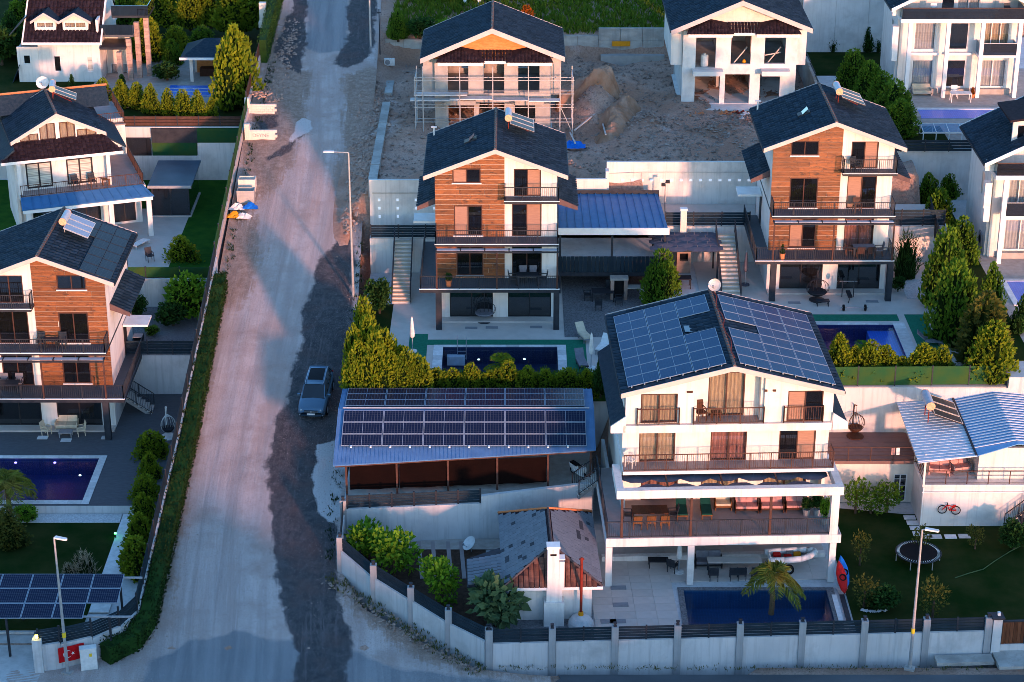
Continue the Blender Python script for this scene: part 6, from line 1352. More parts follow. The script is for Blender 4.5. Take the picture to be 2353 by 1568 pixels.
def sofa(label,loc,rz,w,frame,cush,d=.8,group=None):
    t=T('sofa',label,'sofa',loc,rz,group);MB().box(-w/2,w/2,-d/2,d/2,.2,.3).o('base',frame,t);n=max(1,round(w/.7))
    for i in range(n):
        a=-w/2+.06+(w-.12)*i/n;b=a+(w-.12)/n-.02;MB().box(a,b,-d/2+.02,d/2-.15,.3,.45).o('seat_cushion',cush,t);MB().add([(a,d/2-.2,.45),(b,d/2-.2,.45),(b,d/2-.08,.85),(a,d/2-.08,.85),(a,d/2-.05,.45),(b,d/2-.05,.45),(b,d/2+.02,.85),(a,d/2+.02,.85)],[(0,1,2,3),(7,6,5,4),(0,4,5,1),(1,5,6,2),(2,6,7,3),(3,7,4,0)]).o('back_cushion',cush,t)
    for x in (-w/2,w/2-.06): MB().box(x,x+.06,-d/2,d/2,.0,.6).o('armrest',frame,t)
    return t
def lounger(label,loc,rz,fr,cu,group=None):
    t=T('sun_lounger',label,'sun lounger',loc,rz,group);MB().box(-.33,.33,-.95,.3,.28,.36).o('frame',fr,t);MB().box(-.3,.3,-.93,.28,.36,.44).o('mattress',cu,t)
    MB().add([(-.3,.28,.36),(.3,.28,.36),(.3,.85,.85),(-.3,.85,.85),(-.3,.28,.44),(.3,.28,.44),(.3,.82,.92),(-.3,.82,.92)],[(3,2,1,0),(4,5,6,7),(0,1,5,4),(1,2,6,5),(2,3,7,6),(3,0,4,7)]).o('backrest',cu,t)
    for x in (-.28,.28):
        for y in (-.85,.2): MB().bar((x,y,0),(x,y,.28),.05).o('leg',fr,t)
    return t
def parasol(label,loc,h=2.6,mat='umbrella_white'):
    t=T('closed_parasol',label,'parasol',loc);MB().lathe([(0,0),(.32,0),(.32,.06),(.05,.1),(0,.1)],n=12).o('base',mat,t);MB().cyl((0,0,.06),(0,0,h),.03).o('pole','alu',t);MB().lathe([(.03,h*.38),(.15,h*.42),(.17,h*.5),(.13,h*.7),(.07,h*.93),(.0,h)],n=9).o('canopy',mat,t);return t
def egg(label,loc,rz,fr,cu,w=.75,stand=True):
    t=T('hanging_chair',label,'hanging chair',loc,rz);mb=MB();zc=.95
    for i in range(9):
        a=3.1416*i/8;mb.tube([(w*math.cos(a)*math.cos(b),-.1+.45*math.cos(a)*0+.5*math.sin(b)*math.sin(a)*0+.42*math.sin(a)*abs(math.sin(b))*1.0,zc+.62*math.sin(b)) for b in [6.2832*k/14 for k in range(15)]],.018,4)
    mb.o('basket',fr,t);MB().lathe([(0,.42),(w*.55,.45),(w*.82,.62),(w*.8,.7),(0,.66)],n=14).o('cushion',cu,t)
    if stand: MB().lathe([(0,0),(.55,0),(.55,.05),(0,.05)],n=16).tube([(0,.5,.03),(0,.62,1.2),(0,.5,2.0),(0,.1,2.15)],.04,6).bar((0,.1,2.15),(0,.05,1.5),.02).o('stand',fr,t)
    return t
def heater(label,loc,rz,n=2,pale=False,tilt=38,s=1.0,rim='collector_rim'):
    """thermosiphon solar heater: flat collectors below a tank on a stand"""
    t=T('solar_water_heater',label,'water heater',loc,rz,None,s*.9);a=R(tilt);L=1.95
    for i in range(n):
        x=-n*.52+i*1.04;o=put(MB().box(0,.98,0,L,-.08,0).mesh('collector','collector_pale' if pale else 'collector'),'collector',t);o.matrix_local=frame3((x,-L*math.cos(a)+.2,.12),(1,0,0),(0,math.cos(a),math.sin(a)))
        f=MB().box(0,.98,0,.05,0,.012).box(0,.98,L-.05,L,0,.012).box(0,.05,.05,L-.05,0,.012).box(.93,.98,.05,L-.05,0,.012);put(f.mesh('rim',rim),'rim',o)
    z=.12+L*math.sin(a)+.25
    tk=MB().cyl((-.95,.35,z),(.95,.35,z),.27,n=16).o('tank','tank_white',t,smooth=False)
    for x,q in ((-1.0,-.95),(.95,1.0)): MB().cyl((x,.35,z),(q,.35,z),.285,n=16).o('tank_cap','tank_cap',tk)
    for x in (-.55,.55): MB().bar((x,.35,-.3),(x,.35,z-.25),.05).o('stand_leg','rust' if not pale else 'galv',t);MB().bar((x,-1.2,-.15),(x,.4,z-.4),.04).o('stand_brace','rust' if not pale else 'galv',t)
    return t
def dish(label,loc,rz,d=.9,mast=.6,mat='plastic_white',el=35):
    t=T('satellite_dish',label,'satellite dish',loc,rz);MB().cyl((0,0,0),(0,0,mast),.03).o('mast','galv',t)
    o=put(MB().lathe([(0,0),(d*.2,.012),(d*.36,.05),(d*.5,.11),(d*.5,.125),(d*.36,.065),(0,.015)],n=18).mesh('reflector',mat),'reflector',t,(0,-.08,mast));o.rotation_euler=(R(90-el),0,0)
    MB().bar((0,-.1,mast-d*.35),(0,-.55,mast+.1),.03).box(-.05,.05,-.62,-.5,mast+.05,mast+.17).o('arm','plastic_grey',t);return t
def pot(label,u,v,z,h,mat,kind,w=.45,off=None):
    p=W(u,v,z);t=T('potted_plant',label,'plant',p);MB().lathe([(0,0),(.16,0),(.22,h*.5),(.19,h*.5),(.17,h*.4),(0,h*.4)],n=12).o('pot',mat,t);o=put(LIB[kind][0][0],'foliage',t,(0,0,h*.4));o.scale=(w,w,h*.75);return t
# terrace of the solar villa (local places turned into the plot)
MA=A.matrix_basis
def la(x,y,z): return MA@Vector((x,y,z))
ZT1=3.2
table('dark dining table on the terrace of the solar villa',la(2.6,2.1,ZT1),2,2.1,1.0,.75,'wood_dark')
for i,(x,y,rz) in enumerate(((1.8,1.2,180),(2.6,1.2,180),(3.4,1.2,180),(1.3,2.1,90),(3.95,2.1,-90))): chair(('left front teak chair','middle front teak chair','right front teak chair','dark end chair nearest the stair','dark end chair nearest the deck chairs')[i]+' of the dark dining table',la(x,y,ZT1),rz,'wood_teak' if i<3 else 'metal_dark',group='chairs round the dark dining table')
for i,x in enumerate((4.55,6.0)): lounger('green sling deck chair on the terrace, %s'%('with a pink towel beside the table' if i==0 else 'next to the yellow bench'),la(x,2.9,ZT1),0,'wood_teak','fabric_green','deck chairs')
sofa('yellowish wooden bench on the terrace of the solar villa',la(7.1,3.5,ZT1),0,1.0,'wood_teak','fabric_cream')
for i,x in enumerate((8.45,9.95,11.45)): sofa('%s of the three pink sofas on the solar villa terrace'%('leftmost','middle','rightmost')[i],la(x,3.1,ZT1),0,1.4,'wood_dark','fabric_pink',group='pink sofas')
for i,(x,k,h) in enumerate(((12.5,'bush',1.2),(12.75,'bright',1.5),(11.9,'bush',.9))): 
    t=T('potted_plant',('dark potted plant behind the pink sofas','tall bright potted plant beside the terrace corner column','small potted plant at the end of the pink sofas')[i],'plant',la(x,2.4-1.1*(i==1),ZT1));MB().lathe([(0,0),(.18,0),(.24,.4),(.2,.4),(.18,.32),(0,.32)],n=12).o('pot','plastic_grey',t);o=put(LIB[k][0][0],'foliage',t,(0,0,.3));o.scale=(.7,.7,h)
chair('wooden rocking chair on the top balcony of the solar villa',la(5.45,2.75,9.43),20,'wood_dark',s=1.1);table('small dark stool on the top balcony of the solar villa',la(6.35,2.75,9.43),0,.6,.5,.5,'wood_dark')
chair('white wire chair at the end of the middle balcony',la(1.45,2.75,6.44),60,'plastic_white')
# under the terrace
sofa('grey garden sofa under the terrace beside the pool',la(6.2,2.2,0),0,1.6,'fabric_dark','fabric_grey');table('long pale bar table under the terrace',la(7.6,1.3,0),0,3.2,.7,.9,'deck_light','metal_dark')
for i,x in enumerate((6.3,7.5,7.95,8.8)): chair('%s dark bar stool from the left at the pale bar table'%ORD[i],la(x,.55,0),180,'metal_dark',group='bar stools')
table('dark swing bench table by the white bench wall',la(3.2,2.2,0),0,1.2,.6,.5,'fabric_dark');chair('dark garden chair beside the white parasol foot',la(4.0,1.6,0),150,'metal_dark')
parasol('closed white parasol standing under the terrace of the solar villa',la(4.35,1.5,0),2.3)
# boat on a trailer
bp=la(11.0,1.75,.55);BT=T('inflatable_boat','white inflatable boat with red gear on a trailer under the terrace','boat',bp,4)
def hull(sg): return [(-1.45,sg*.52,.28),(-.5,sg*.56,.3),(.5,sg*.54,.34),(1.05,sg*.38,.42),(1.4,sg*.12,.5),(1.45,0,.52)]
MB().tube(hull(1),.21,10,.17).o('tube','white_paint',BT,smooth=True);MB().tube(hull(-1),.21,10,.17).o('tube','white_paint',BT,smooth=True);MB().pr([(-1.3,-.5),(.9,-.45),(1.3,-.1),(1.3,.1),(.9,.45),(-1.3,.5)],.12,.2,'z').o('floor','plastic_grey',BT);MB().box(-1.32,-1.24,-.5,.5,.1,.5).o('transom','white_paint',BT)
for i,(x,y,mt) in enumerate(((-.8,.1,'red_paint'),(-.2,-.15,'red_paint'),(.4,.1,'orange_paint'),(.0,.25,'plastic_grey'))): MB().box(x-.22,x+.22,y-.14,y+.14,.2,.42).o('gear',mt,BT)
MB().bar((-1.6,0,-.1),(1.5,0,.0),.08).o('trailer_beam','galv',BT)
for y in (-.7,.7):
    w_=MB().cyl((-.2,y-.09,-.25),(-.2,y+.09,-.25),.3,n=18).o('wheel','black_rubber',BT);MB().cyl((-.2,y-.1,-.25),(-.2,y+.1,-.25),.14,n=12).o('rim','galv',w_)
for i,(mt,lb) in enumerate((('red_paint','red kayak propped beside the corner column of the solar villa'),('blue_plastic','blue kayak propped behind the red kayak'))):
    k=T('kayak',lb,'kayak',la(13.55+.22*i,-1.0+.6*i,.12),8);o=MB();st=[(-.95,.02,.1),(-.7,.2,.2),(-.2,.3,.24),(.3,.3,.24),(.75,.18,.2),(1.05,.02,.1)]
    vs=[(w*math.cos(a),y,h*math.sin(a)*(1 if math.sin(a)<0 else .8)) for y,w,h in st for a in [6.2832*j/10 for j in range(10)]];o.add(vs,[(i_*10+j,i_*10+(j+1)%10,(i_+1)*10+(j+1)%10,(i_+1)*10+j) for i_ in range(5) for j in range(10)])
    h_=o.o('hull',mt,k,smooth=True);h_.rotation_euler=(R(38),0,0);h_.location=(0,0,.75);MB().lathe([(.2,0),(.22,.05),(.16,.06),(.14,0)],n=12).o('cockpit_rim','black_rubber',h_,(0,-.05,.18));MB().box(-.2,.2,-.4,.4,-.14,-.1).o('cradle','galv',k)
for i,x in enumerate((13.0,13.45)):
    k=T('pool_edge_board','%s long pale board lying beside the right end of the blue pool'%('pale stone','second')[i],'board',la(x,-2.9,.02));MB().box(-.14,.14,-1.4,1.4,0,.05).o('board','stone_white' if i==0 else 'metal_dark',k)
# ---- middle villa
MC=Vector(VC.location);mc=lambda x,y,z:MC+Vector((x,y,z))
egg('pale double hanging chair on the deck of the middle villa',W(1113,738,ZC),0,'metal_dark','fabric_grey',.8)
table('dark dining table on the lower balcony of the middle villa',mc(6.1,.95,3.04),0,1.5,.8,.72,'fabric_dark')
for i,(x,y,rz) in enumerate(((5.1,.95,90),(7.15,.95,-90),(5.8,1.6,0),(6.5,1.6,0))): chair('dark chair at the balcony table of the middle villa, %s'%('wood side end','outer end','window side left','window side right')[i],mc(x,y,3.04),rz,'metal_dark','fabric_grey' if i>1 else None,group='chairs on the middle villa balcony')
pot('terracotta potted shrub on the lower balcony of the middle villa',1031,658,ZC+3.04,.9,'terracotta','bush',.5)
for i,(u,v) in enumerate(((1340,778),(1387,805))): lounger('%s lounge chair beside the closed parasol right of the navy pool'%('cream','white')[i],W(u,v,ZC),20-40*i,'plastic_grey','fabric_cream' if i==0 else 'umbrella_white')
parasol('closed white parasol between the loungers right of the navy pool',W(1358,846,ZC));parasol('closed white parasol left of the navy pool',W(948,808,ZC))
lounger('dark lounger at the foot of the parasol right of the navy pool',W(1335,840,ZC),10,'metal_dark','fabric_grey')
table('dark outdoor dining table in the shaded kitchen court',W(1385,690,ZC),0,1.6,.9,.74,'fabric_dark')
for i,(u,v) in enumerate(((1350,690),(1422,700),(1375,712),(1400,676))): chair('dark garden chair in the shaded kitchen court, %s'%('left of the table','right of the table','in front of the table','behind the table')[i],W(u,v,ZC),(90,-90,180,0)[i],'metal_dark',group='chairs in the kitchen court')
# ---- far villa
MR=Vector(VR.location);mr=lambda x,y,z:MR+Vector((x,y,z))
egg('black double hanging chair on the deck of the far villa',W(1877,690,ZR),0,'metal_dark','fabric_dark',.8);table('low black coffee table before the black hanging chair',W(1890,702,ZR),0,.9,.5,.4,'metal_dark')
wb=T('weight_bench','black weight bench with rack on the far villa deck','gym bench',W(1950,690,ZR));MB().box(-.15,.15,-.6,.6,.42,.5).o('bench','fabric_dark',wb);MB().bar((-.1,-.5,0),(0,-.5,.42),.05).bar((.1,.5,0),(0,.5,.42),.05).o('leg','metal_dark',wb)
for x in (-.4,.4): MB().bar((x,.55,0),(x,.55,1.2),.06).o('upright','metal_dark',wb)
MB().bar((-.8,.55,1.2),(.8,.55,1.2),.03).o('bar','alu',wb)
for x in (-.7,.7): MB().cyl((x-.04,.55,1.2),(x+.04,.55,1.2),.22,n=14).o('plate','black_rubber',wb)
bb=T('barbell','barbell with black plates lying on the far villa deck','barbell',W(1963,714,ZR)+Vector((0,0,.22)));MB().bar((-.95,0,0),(.95,0,0),.03).o('bar','alu',bb)
for x in (-.75,.75): MB().cyl((x-.06,0,0),(x+.06,0,0),.22,n=14).o('plate','black_rubber',bb)
table('grey dining table on the lower balcony of the far villa',mr(6.3,1.0,3.04),0,1.5,.8,.72,'fabric_grey','metal_brown')
for i,(x,y,rz) in enumerate(((5.3,1.0,90),(7.35,1.0,-90),(6.0,.45,180),(6.7,.45,180))): chair('brown chair at the far villa balcony table, %s'%('wood side end','outer end','rail side left','rail side right')[i],mr(x,y,3.04),rz,'metal_brown','fabric_grey' if i==1 else None,group='chairs on the far villa balcony')
pot('potted plant beside the wood cladding on the far villa balcony',1797,597,ZR+3.04,1.0,'terracotta','dark',.5);chair('dark chair on the top balcony of the far villa',mr(5.4,1.5,9.04),30,'metal_dark')
chair('brown armchair on the middle balcony of the far villa',mr(5.7,1.3,6.12),10,'metal_brown');parasol('closed white parasol beside the tall hedge',W(2148,772,ZR));lounger('grey lounger below the parasol beside the tall hedge',W(2135,792,ZR),80,'plastic_grey','fabric_grey');lounger('grey lounger under the tall hedge behind the parasol',W(2165,745,ZR),80,'plastic_grey','fabric_grey')
table('dark kitchen table under the parasol pergola',W(1568,660,ZR),0,1.2,.8,.75,'fabric_dark');parasol('closed grey parasol in the dark corner below the stone stair',W(1712,655,ZR),2.6,'umbrella_grey')
# ---- left villa
ML=Vector(VL.location);ml=lambda x,y,z:ML+Vector((x,y,z))
sofa('cream garden sofa on the grey plank deck',W(155,985,ZL),0,1.5,'fabric_cream','fabric_cream');table('grey low table before the cream sofa',W(152,1003,ZL),0,.9,.6,.4,'plastic_grey')
for i,(u,rz) in enumerate(((108,70),(187,-70))): chair('cream garden armchair %s the cream sofa'%('left of','right of')[i],W(u,1000,ZL),rz,'fabric_cream',group='cream garden armchairs')
table('dark table on the middle balcony of the left villa',ml(4.6,1.25,6.12),0,.9,.6,.7,'metal_dark')
for i,x in enumerate((3.9,5.3)): chair('black balcony chair %s the dark table of the left villa'%('left of','right of')[i],ml(x,1.45,6.12),0,'metal_dark',group='black balcony chairs')
table('dark table on the lower balcony of the left villa',ml(1.6,1.1,3.04),0,1.3,.8,.72,'metal_dark')
for i,x in enumerate((1.1,2.1)): chair('grey chair %s at the lower balcony table of the left villa'%('left side','right side')[i],ml(x,1.65,3.04),0,'fabric_dark','fabric_grey',group='lower balcony chairs')
egg('white round wire hanging chair on the deck beside the road wall',W(388,1004,ZL),20,'plastic_white','fabric_dark',.5)
for i,(u,v) in enumerate(((98,1006),(152,1012),(245,1006))): k=T('floor_mat','%s pale square mat on the grey plank deck'%('left','middle','right')[i],'mat',W(u,v,ZL+.012));MB().box(-.35,.35,-.25,.25,0,.015).o('mat','stone_white',k)
t=T('waste_bin','black waste bin beside the left villa side wall','bin',W(318,800,ZLU) if False else ml(9.0,8.2,3.05));MB().pr([(-.25,0),(.25,0),(.3,.9),(-.3,.9)],-.25,.25).o('body','black_rubber',t);MB().box(-.32,.32,-.3,.3,.9,.97).o('lid','plastic_grey',t)
g_=T('garden_lamp','green glowing garden lamp at the edge of the dark lawn','lamp',W(266,1236,ZL-.56));MB().cyl((0,0,0),(0,0,.25),.03).o('stake','metal_dark',g_);MB().lathe([(0,.25),(.07,.27),(.07,.36),(0,.4)],n=10).o('globe','lamp_green',g_)
# ---- heaters and dishes on the roofs
heater('solar water heater with white tank on the middle villa roof',mc(5.1,7.3,12.25),90,3,tilt=20)
heater('solar water heater with white tank on the far villa roof',mr(5.1,7.3,12.25),90,3,tilt=20)
heater('pale solar water heater on the left villa roof',ml(5.3,7.0,12.15),90,3,True,24)
M2=L2.matrix_basis;heater('solar water heater on the brown hipped roof of the white villa',M2@Vector((-5.3,8.2,9.2)),100,2,tilt=24);dish('white satellite dish on the brown hipped roof ridge',M2@Vector((-6.1,10.2,9.4)),0,1.0)
heater('solar water heater with brown panels on the corrugated annex roof',X.matrix_basis@Vector((1.5,4.4,5.5)),90,3,tilt=20,s=1.1);dish('pale satellite dish on the ridge of the solar villa',la(7.4,12.6,13.25),-20,.8,.5,'collector_rim')
cb=MB().tube([la(7.25+.12*math.sin(i*1.7),12.4-i*.9,13.45) for i in range(12)],.03,5).o('x','rust');cb.name='cable';tag(cb,'tangle of orange cable along the solar villa ridge','cable')
for lb,o,zz in (('middle villa',mc,0),('far villa',mr,0)):
    k=T('roof_window','open roof window on the shaded slope of the %s'%lb,'roof window',o(2.2,5.2,11.98));k.rotation_euler=(0,R(-21),0);MB().box(-.45,.45,-.35,.35,0,.1).o('frame','metal_dark',k);p=MB().box(-.42,.42,-.33,.33,0,.03).o('sash','glass_blue',k,(0,0,.12));p.rotation_euler=(0,R(-25),0)
    k=T('vent_pipe','white vent pipe at the eave of the %s'%lb,'pipe',o(-.5,9.6,10.8));MB().cyl((0,0,0),(0,0,.7),.06).bar((-.2,0,.7),(.2,0,.7),.1).o('pipe','plastic_white',k)
# ================= street furniture
def lamp(label,base,h,arm,rz,head='plastic_white',lean=0,foot=True):
    t=T('street_lamp',label,'street lamp',base,rz);MB().cyl((0,0,0),(0,0,h),.1,.05,10).o('pole','galv',t);MB().tube([(0,0,h),(.1,0,h+.04),(arm,0,h+.08)],.035,6).o('arm','galv',t);MB().pr([(arm-.1,-.12),(arm+.6,-.1),(arm+.65,0),(arm+.6,.1),(arm-.1,.12)],h+.05,h+.14,'z').o('lamp_head',head,t)
    if foot: MB().box(-.28,.28,-.22,.22,-.05,.1).o('foot','concrete',t);MB().cyl((0,0,2.3),(0,0,2.6),.105,n=10).o('reflector_band','yellow_paint',t)
    return t
b=W(2090,1537,0);lamp('tall street lamp standing before the street wall near the trampoline',b,WY(2113,1218,b.y).z,.25,-20)
b=W(156,1547,0.0);lamp('tall street lamp beside the flag wall and cabinet',b,WY(118,1238,b.y).z,.15,-20)
b=WR(812,682);lamp('tall street lamp with long arm beside the middle villa lot',b,WY(797,352,b.y).z-b.z,1.1,180,foot=False)
b=WR(852,108);lamp('street lamp cut off by the top edge beside the site wall',b,9,.8,180,foot=False)
for i,(u,v,h) in enumerate(((874,150,5.0),(1182,92,2.0))): b=W(u,v,ZB if i==0 else 13.3);k=T('utility_pole','%s'%('thin dark pole beside the concrete site wall','short thin post in the meadow')[i],'pole',b);MB().cyl((0,0,-.2),(0,0,h),.05,.04,8).o('shaft','metal_dark',k);MB().bar((-.2,0,h-.3),(.2,0,h-.3),.05).o('crossarm','metal_dark',k)
cab=T('utility_cabinet','white utility cabinet beside the flag wall','cabinet',W(206,1537,.0),12);MB().box(-.45,.45,-.2,.2,.05,1.35).o('body','plastic_white',cab);MB().box(-.47,.47,-.22,.22,1.35,1.4).o('roof','plastic_white',cab);MB().box(-.42,.0,-.22,-.2,.12,1.3).box(.02,.42,-.22,-.2,.12,1.3).o('door','plastic_white',cab);MB().box(.05,.2,-.226,-.221,.9,1.1).o('warning_label','yellow_paint',cab);MB().box(-.5,.5,-.25,.25,-.1,.05).o('plinth','concrete',cab)
# flag with crescent and star
a_,b_=Vector((-24.9,-.55)),Vector((-23.45,.12));fl=T('flag','red flag with white crescent and star hung on the corner wall','flag',(a_.x,a_.y-.12,.45),math.degrees(math.atan2(b_.y-a_.y,b_.x-a_.x)))
MB().grid(lambda s,t:(1.45*s,-.02+.02*math.sin(s*9),.95*t),12,2).o('cloth','red_flag',fl)
def arc(cx,cz,r0,a0,a1,n): return [(cx+r0*math.cos(a0+(a1-a0)*i/n),cz+r0*math.sin(a0+(a1-a0)*i/n)) for i in range(n+1)]
cr=arc(.5,.475,.24,R(38),R(322),20)+arc(.56,.475,.19,R(322-10),R(38+10),20)
MB().pr(cr,-.055,-.05).o('crescent','white_paint',fl);MB().pr([(.8+(.11 if i%2==0 else .045)*math.cos(R(180)+i*R(36)),.475+(.11 if i%2==0 else .045)*math.sin(R(180)+i*R(36))) for i in range(10)],-.055,-.05).o('star','white_paint',fl)
gl=T('gate_lantern','lit yellow lantern on the gate pillar','lantern',(-25.95,-.75,2.1));MB().box(-.1,.1,-.1,.1,0,.04).box(-.12,.12,-.12,.12,.3,.36).o('frame','metal_dark',gl);MB().box(-.08,.08,-.08,.08,.04,.3).o('glass','lamp_yellow',gl)
t=T('gate','wooden plank gate with black frame at the right end of the street wall','gate',(27.0,1.15,0),3)
for i in range(17): MB().box(.25+.215*i,.25+.215*i+.2,-.03,.03,.25,1.95).o('board','gate_wood',t)
for q in ((.15,4.0,-.06,.06,.15,.25),(.15,4.0,-.06,.06,1.95,2.05),(.15,.25,-.06,.06,.25,1.95),(1.5,1.58,-.06,.06,.25,1.95)): MB().box(*q).o('gate_frame','metal_dark',t)
MB().box(-.35,.15,-.25,.25,-.1,2.3).o('gate_post','plaster_street',t);MB().box(-.45,.25,-.35,.35,2.3,2.4).o('post_cap','metal_dark',t);MB().box(-.1,.05,-.08,.08,2.4,2.6).o('post_lamp','frame_white',t)
t=T('kerb_ramp','rough concrete ramp below the wooden gate','ramp',(26.5,.2,0),3);MB().pr([(.3,-.8),(5,-.9),(5,.9),(.3,.9)],-.1,.16,'z').o('slab','concrete_wall',t);MB().box(-3,.2,-.2,.6,-.1,.12).o('kerb','concrete_wall',t)
# ================= car
def car():
    p=WR(716,968);C=T('car','grey blue sport utility car parked on the dark asphalt strip','car',p,-4);C.rotation_euler=(R(9.6),0,R(-4))
    def loft(st,n): 
        mb=MB();k=len(st[0]);vs=[p for s in st for p in s];return mb.add(vs,[(i*k+j,(i+1)*k+j,(i+1)*k+j+1,i*k+j+1) for i in range(len(st)-1) for j in range(k-1)]+[tuple(range(k-1,-1,-1)),tuple(range((len(st)-1)*k,len(st)*k))])
    S=[]
    for y,hw,zl,zs,zc in ((0,.70,.38,.66,.70),(.10,.84,.3,.80,.86),(.35,.90,.27,.92,.98),(1.0,.92,.26,.99,1.06),(1.35,.92,.26,1.03,1.08),(2.3,.92,.26,1.04,1.06),(3.4,.92,.26,1.05,1.07),(4.1,.90,.28,1.06,1.08),(4.4,.85,.32,1.0,1.02),(4.48,.76,.4,.8,.84)):
        S.append([(-hw*.9,y,zl),(-hw,y,zl+.12),(-hw*1.0,y,(zl+zs)/2),(-hw*.97,y,zs-.05),(-hw*.88,y,zs),(-hw*.45,y,(zs+zc)/2+.01),(0,y,zc),(hw*.45,y,(zs+zc)/2+.01),(hw*.88,y,zs),(hw*.97,y,zs-.05),(hw*1.0,y,(zl+zs)/2),(hw,y,zl+.12),(hw*.9,y,zl)])
    loft(S,0).o('body','car_paint',C,smooth=True)
    G=[]
    for y,hb,ht,zb,zt in ((1.12,.76,.75,1.02,1.04),(1.85,.84,.66,1.03,1.56),(2.1,.84,.65,1.03,1.62),(3.6,.84,.63,1.04,1.61),(4.25,.78,.60,1.04,1.40),(4.42,.74,.72,1.02,1.04)): G.append([(-hb,y,zb),(-ht,y,zt),(0,y,zt+.03),(ht,y,zt),(hb,y,zb)])
    loft(G,0).o('windows','car_glass',C)
    Rf=[]
    for y,ht,zt in ((1.9,.655,1.585),(2.12,.65,1.635),(3.0,.645,1.655),(3.7,.635,1.63),(4.12,.61,1.52)): Rf.append([(-ht,y,zt-.02),(-ht*.93,y,zt+.012),(0,y,zt+.035),(ht*.93,y,zt+.012),(ht,y,zt-.02)])
    loft(Rf,0).o('roof','car_paint',C,smooth=True);MB().grid(lambda s,t:(-.5+1.0*s,2.3+1.35*t,1.675+.012*math.sin(3.14*s)+.012*math.sin(3.14*t)),4,4).o('sunroof','black_gloss',C)
    for s in (-1,1):
        for a,b in (((s*.75,1.16,1.05),(s*.66,1.9,1.57)),((s*.845,2.75,1.04),(s*.648,2.72,1.62)),((s*.83,3.75,1.05),(s*.628,3.62,1.6)),((s*.77,4.36,1.05),(s*.61,4.1,1.52))): MB().bar(a,b,.05,.05).o('pillar','car_paint',C)
        MB().bar((s*.6,2.0,1.67),(s*.58,3.9,1.64),.03).o('roof_rail','alu',C);MB().bar((s*.87,.32,.0),(s*.87,.32,.0),.1)
        mi=MB().box(s*1.0-.1,s*1.0+.1,1.4,1.52,1.0,1.14).o('mirror','car_paint',C);MB().box(min(s*.86,s*.95),max(s*.86,s*.95),1.44,1.48,1.0,1.06).o('mirror_arm','black_rubber',mi)
        MB().add([(s*.42,.045,.72),(s*.83,.13,.74),(s*.86,.30,.84),(s*.5,.12,.83)],[(0,1,2,3) if s<0 else (3,2,1,0)]).cyl((s*.63,.06,.77),(s*.63,.12,.78),.07,n=10).o('headlight','headlamp',C);MB().box(s*.68-.1,s*.68+.1,.03,.1,.42,.5).o('fog_lamp','headlamp',C)
        for y in (.85,3.6):
            w=MB().cyl((s*.80,y,.34),(s*.95,y,.34),.34,n=20).o('wheel','black_rubber',C);MB().cyl((s*.9,y,.34),(s*.965,y,.34),.22,n=14).o('rim','alu',w)
        MB().box(s*.8-.05,s*.8+.05,4.38,4.44,.9,1.02).o('tail_light','red_paint',C)
    MB().box(-.45,.45,-.005,.06,.66,.80).o('grille','black_gloss',C);
    for z in (.69,.73,.77): MB().box(-.44,.44,-.012,-.004,z,z+.012).o('grille_bar','alu',C)
    MB().cyl((0,-.03,.74),(0,-.01,.74),.06,n=14).o('badge','alu',C);MB().box(-.62,.62,.0,.1,.36,.46).o('lower_grille','black_rubber',C);MB().box(-.26,.26,-.03,-.01,.5,.61).o('number_plate','white_paint',C)
pm('car_paint',(.085,.15,.22),.22,(.09,.16,.235),2,metal=.4,spec=.5);pm('car_glass',(.006,.008,.012),.05,spec=.8);pm('headlamp',(.55,.58,.62),.1,metal=.3)
car()
# ---- scooter
sp=W(1330,1096,ZP);SC=T('scooter','white and black motor scooter parked under the end of the solar carport','scooter',sp,35)
for y in (-.62,.62): w_=MB().cyl((-.05,y,.24),(.05,y,.24),.24,n=16).o('wheel','black_rubber',SC);MB().cyl((-.06,y,.24),(.06,y,.24),.12,n=10).o('rim','alu',w_)
MB().pr([(-.62,.3),(-.45,.75),(-.3,.8),(-.15,.35),(.2,.33),(.35,.7),(.8,.72),(.75,.5),(.4,.28),(-.2,.24)],-.16,.16,'x').o('body','white_paint',SC);MB().box(-.14,.14,.1,.75,.72,.82).o('seat','black_rubber',SC);MB().bar((0,-.6,.3),(0,-.42,1.0),.06).bar((-.33,-.4,1.02),(.33,-.4,1.02),.04).o('handlebar','black_rubber',SC);MB().box(-.14,.14,-.62,-.5,.55,.85).o('front_shield','white_paint',SC);MB().cyl((0,-.52,.95),(0,-.42,.95),.1,n=12).o('headlight','headlamp',SC)
# ---- trampoline, bicycle
TR=T('trampoline','round black trampoline with pale spring rim on the dark lawn','trampoline',(24.24,10.26,ZA))
MB().lathe([(0,.62),(1.12,.62),(1.12,.6),(0,.6)],n=36).o('mat','black_rubber',TR);MB().lathe([(1.27,.6),(1.33,.66),(1.38,.6),(1.33,.55),(1.27,.6)],n=36).o('rim','metal_dark',TR);mb=MB()
for i in range(54): a=6.2832*i/54;mb.bar((1.12*math.cos(a),1.12*math.sin(a),.62),(1.28*math.cos(a),1.28*math.sin(a),.62),.03)
mb.o('springs','stone_white',TR,kind='stuff')
for i in range(6): a=6.2832*i/6;MB().bar((1.3*math.cos(a),1.3*math.sin(a),0),(1.3*math.cos(a),1.3*math.sin(a),.6),.05).o('leg','galv',TR)
bk=T('bicycle','small red bicycle mounted on the pink annex wall','bicycle',X.matrix_basis@Vector((2.05,-.14,1.25)))
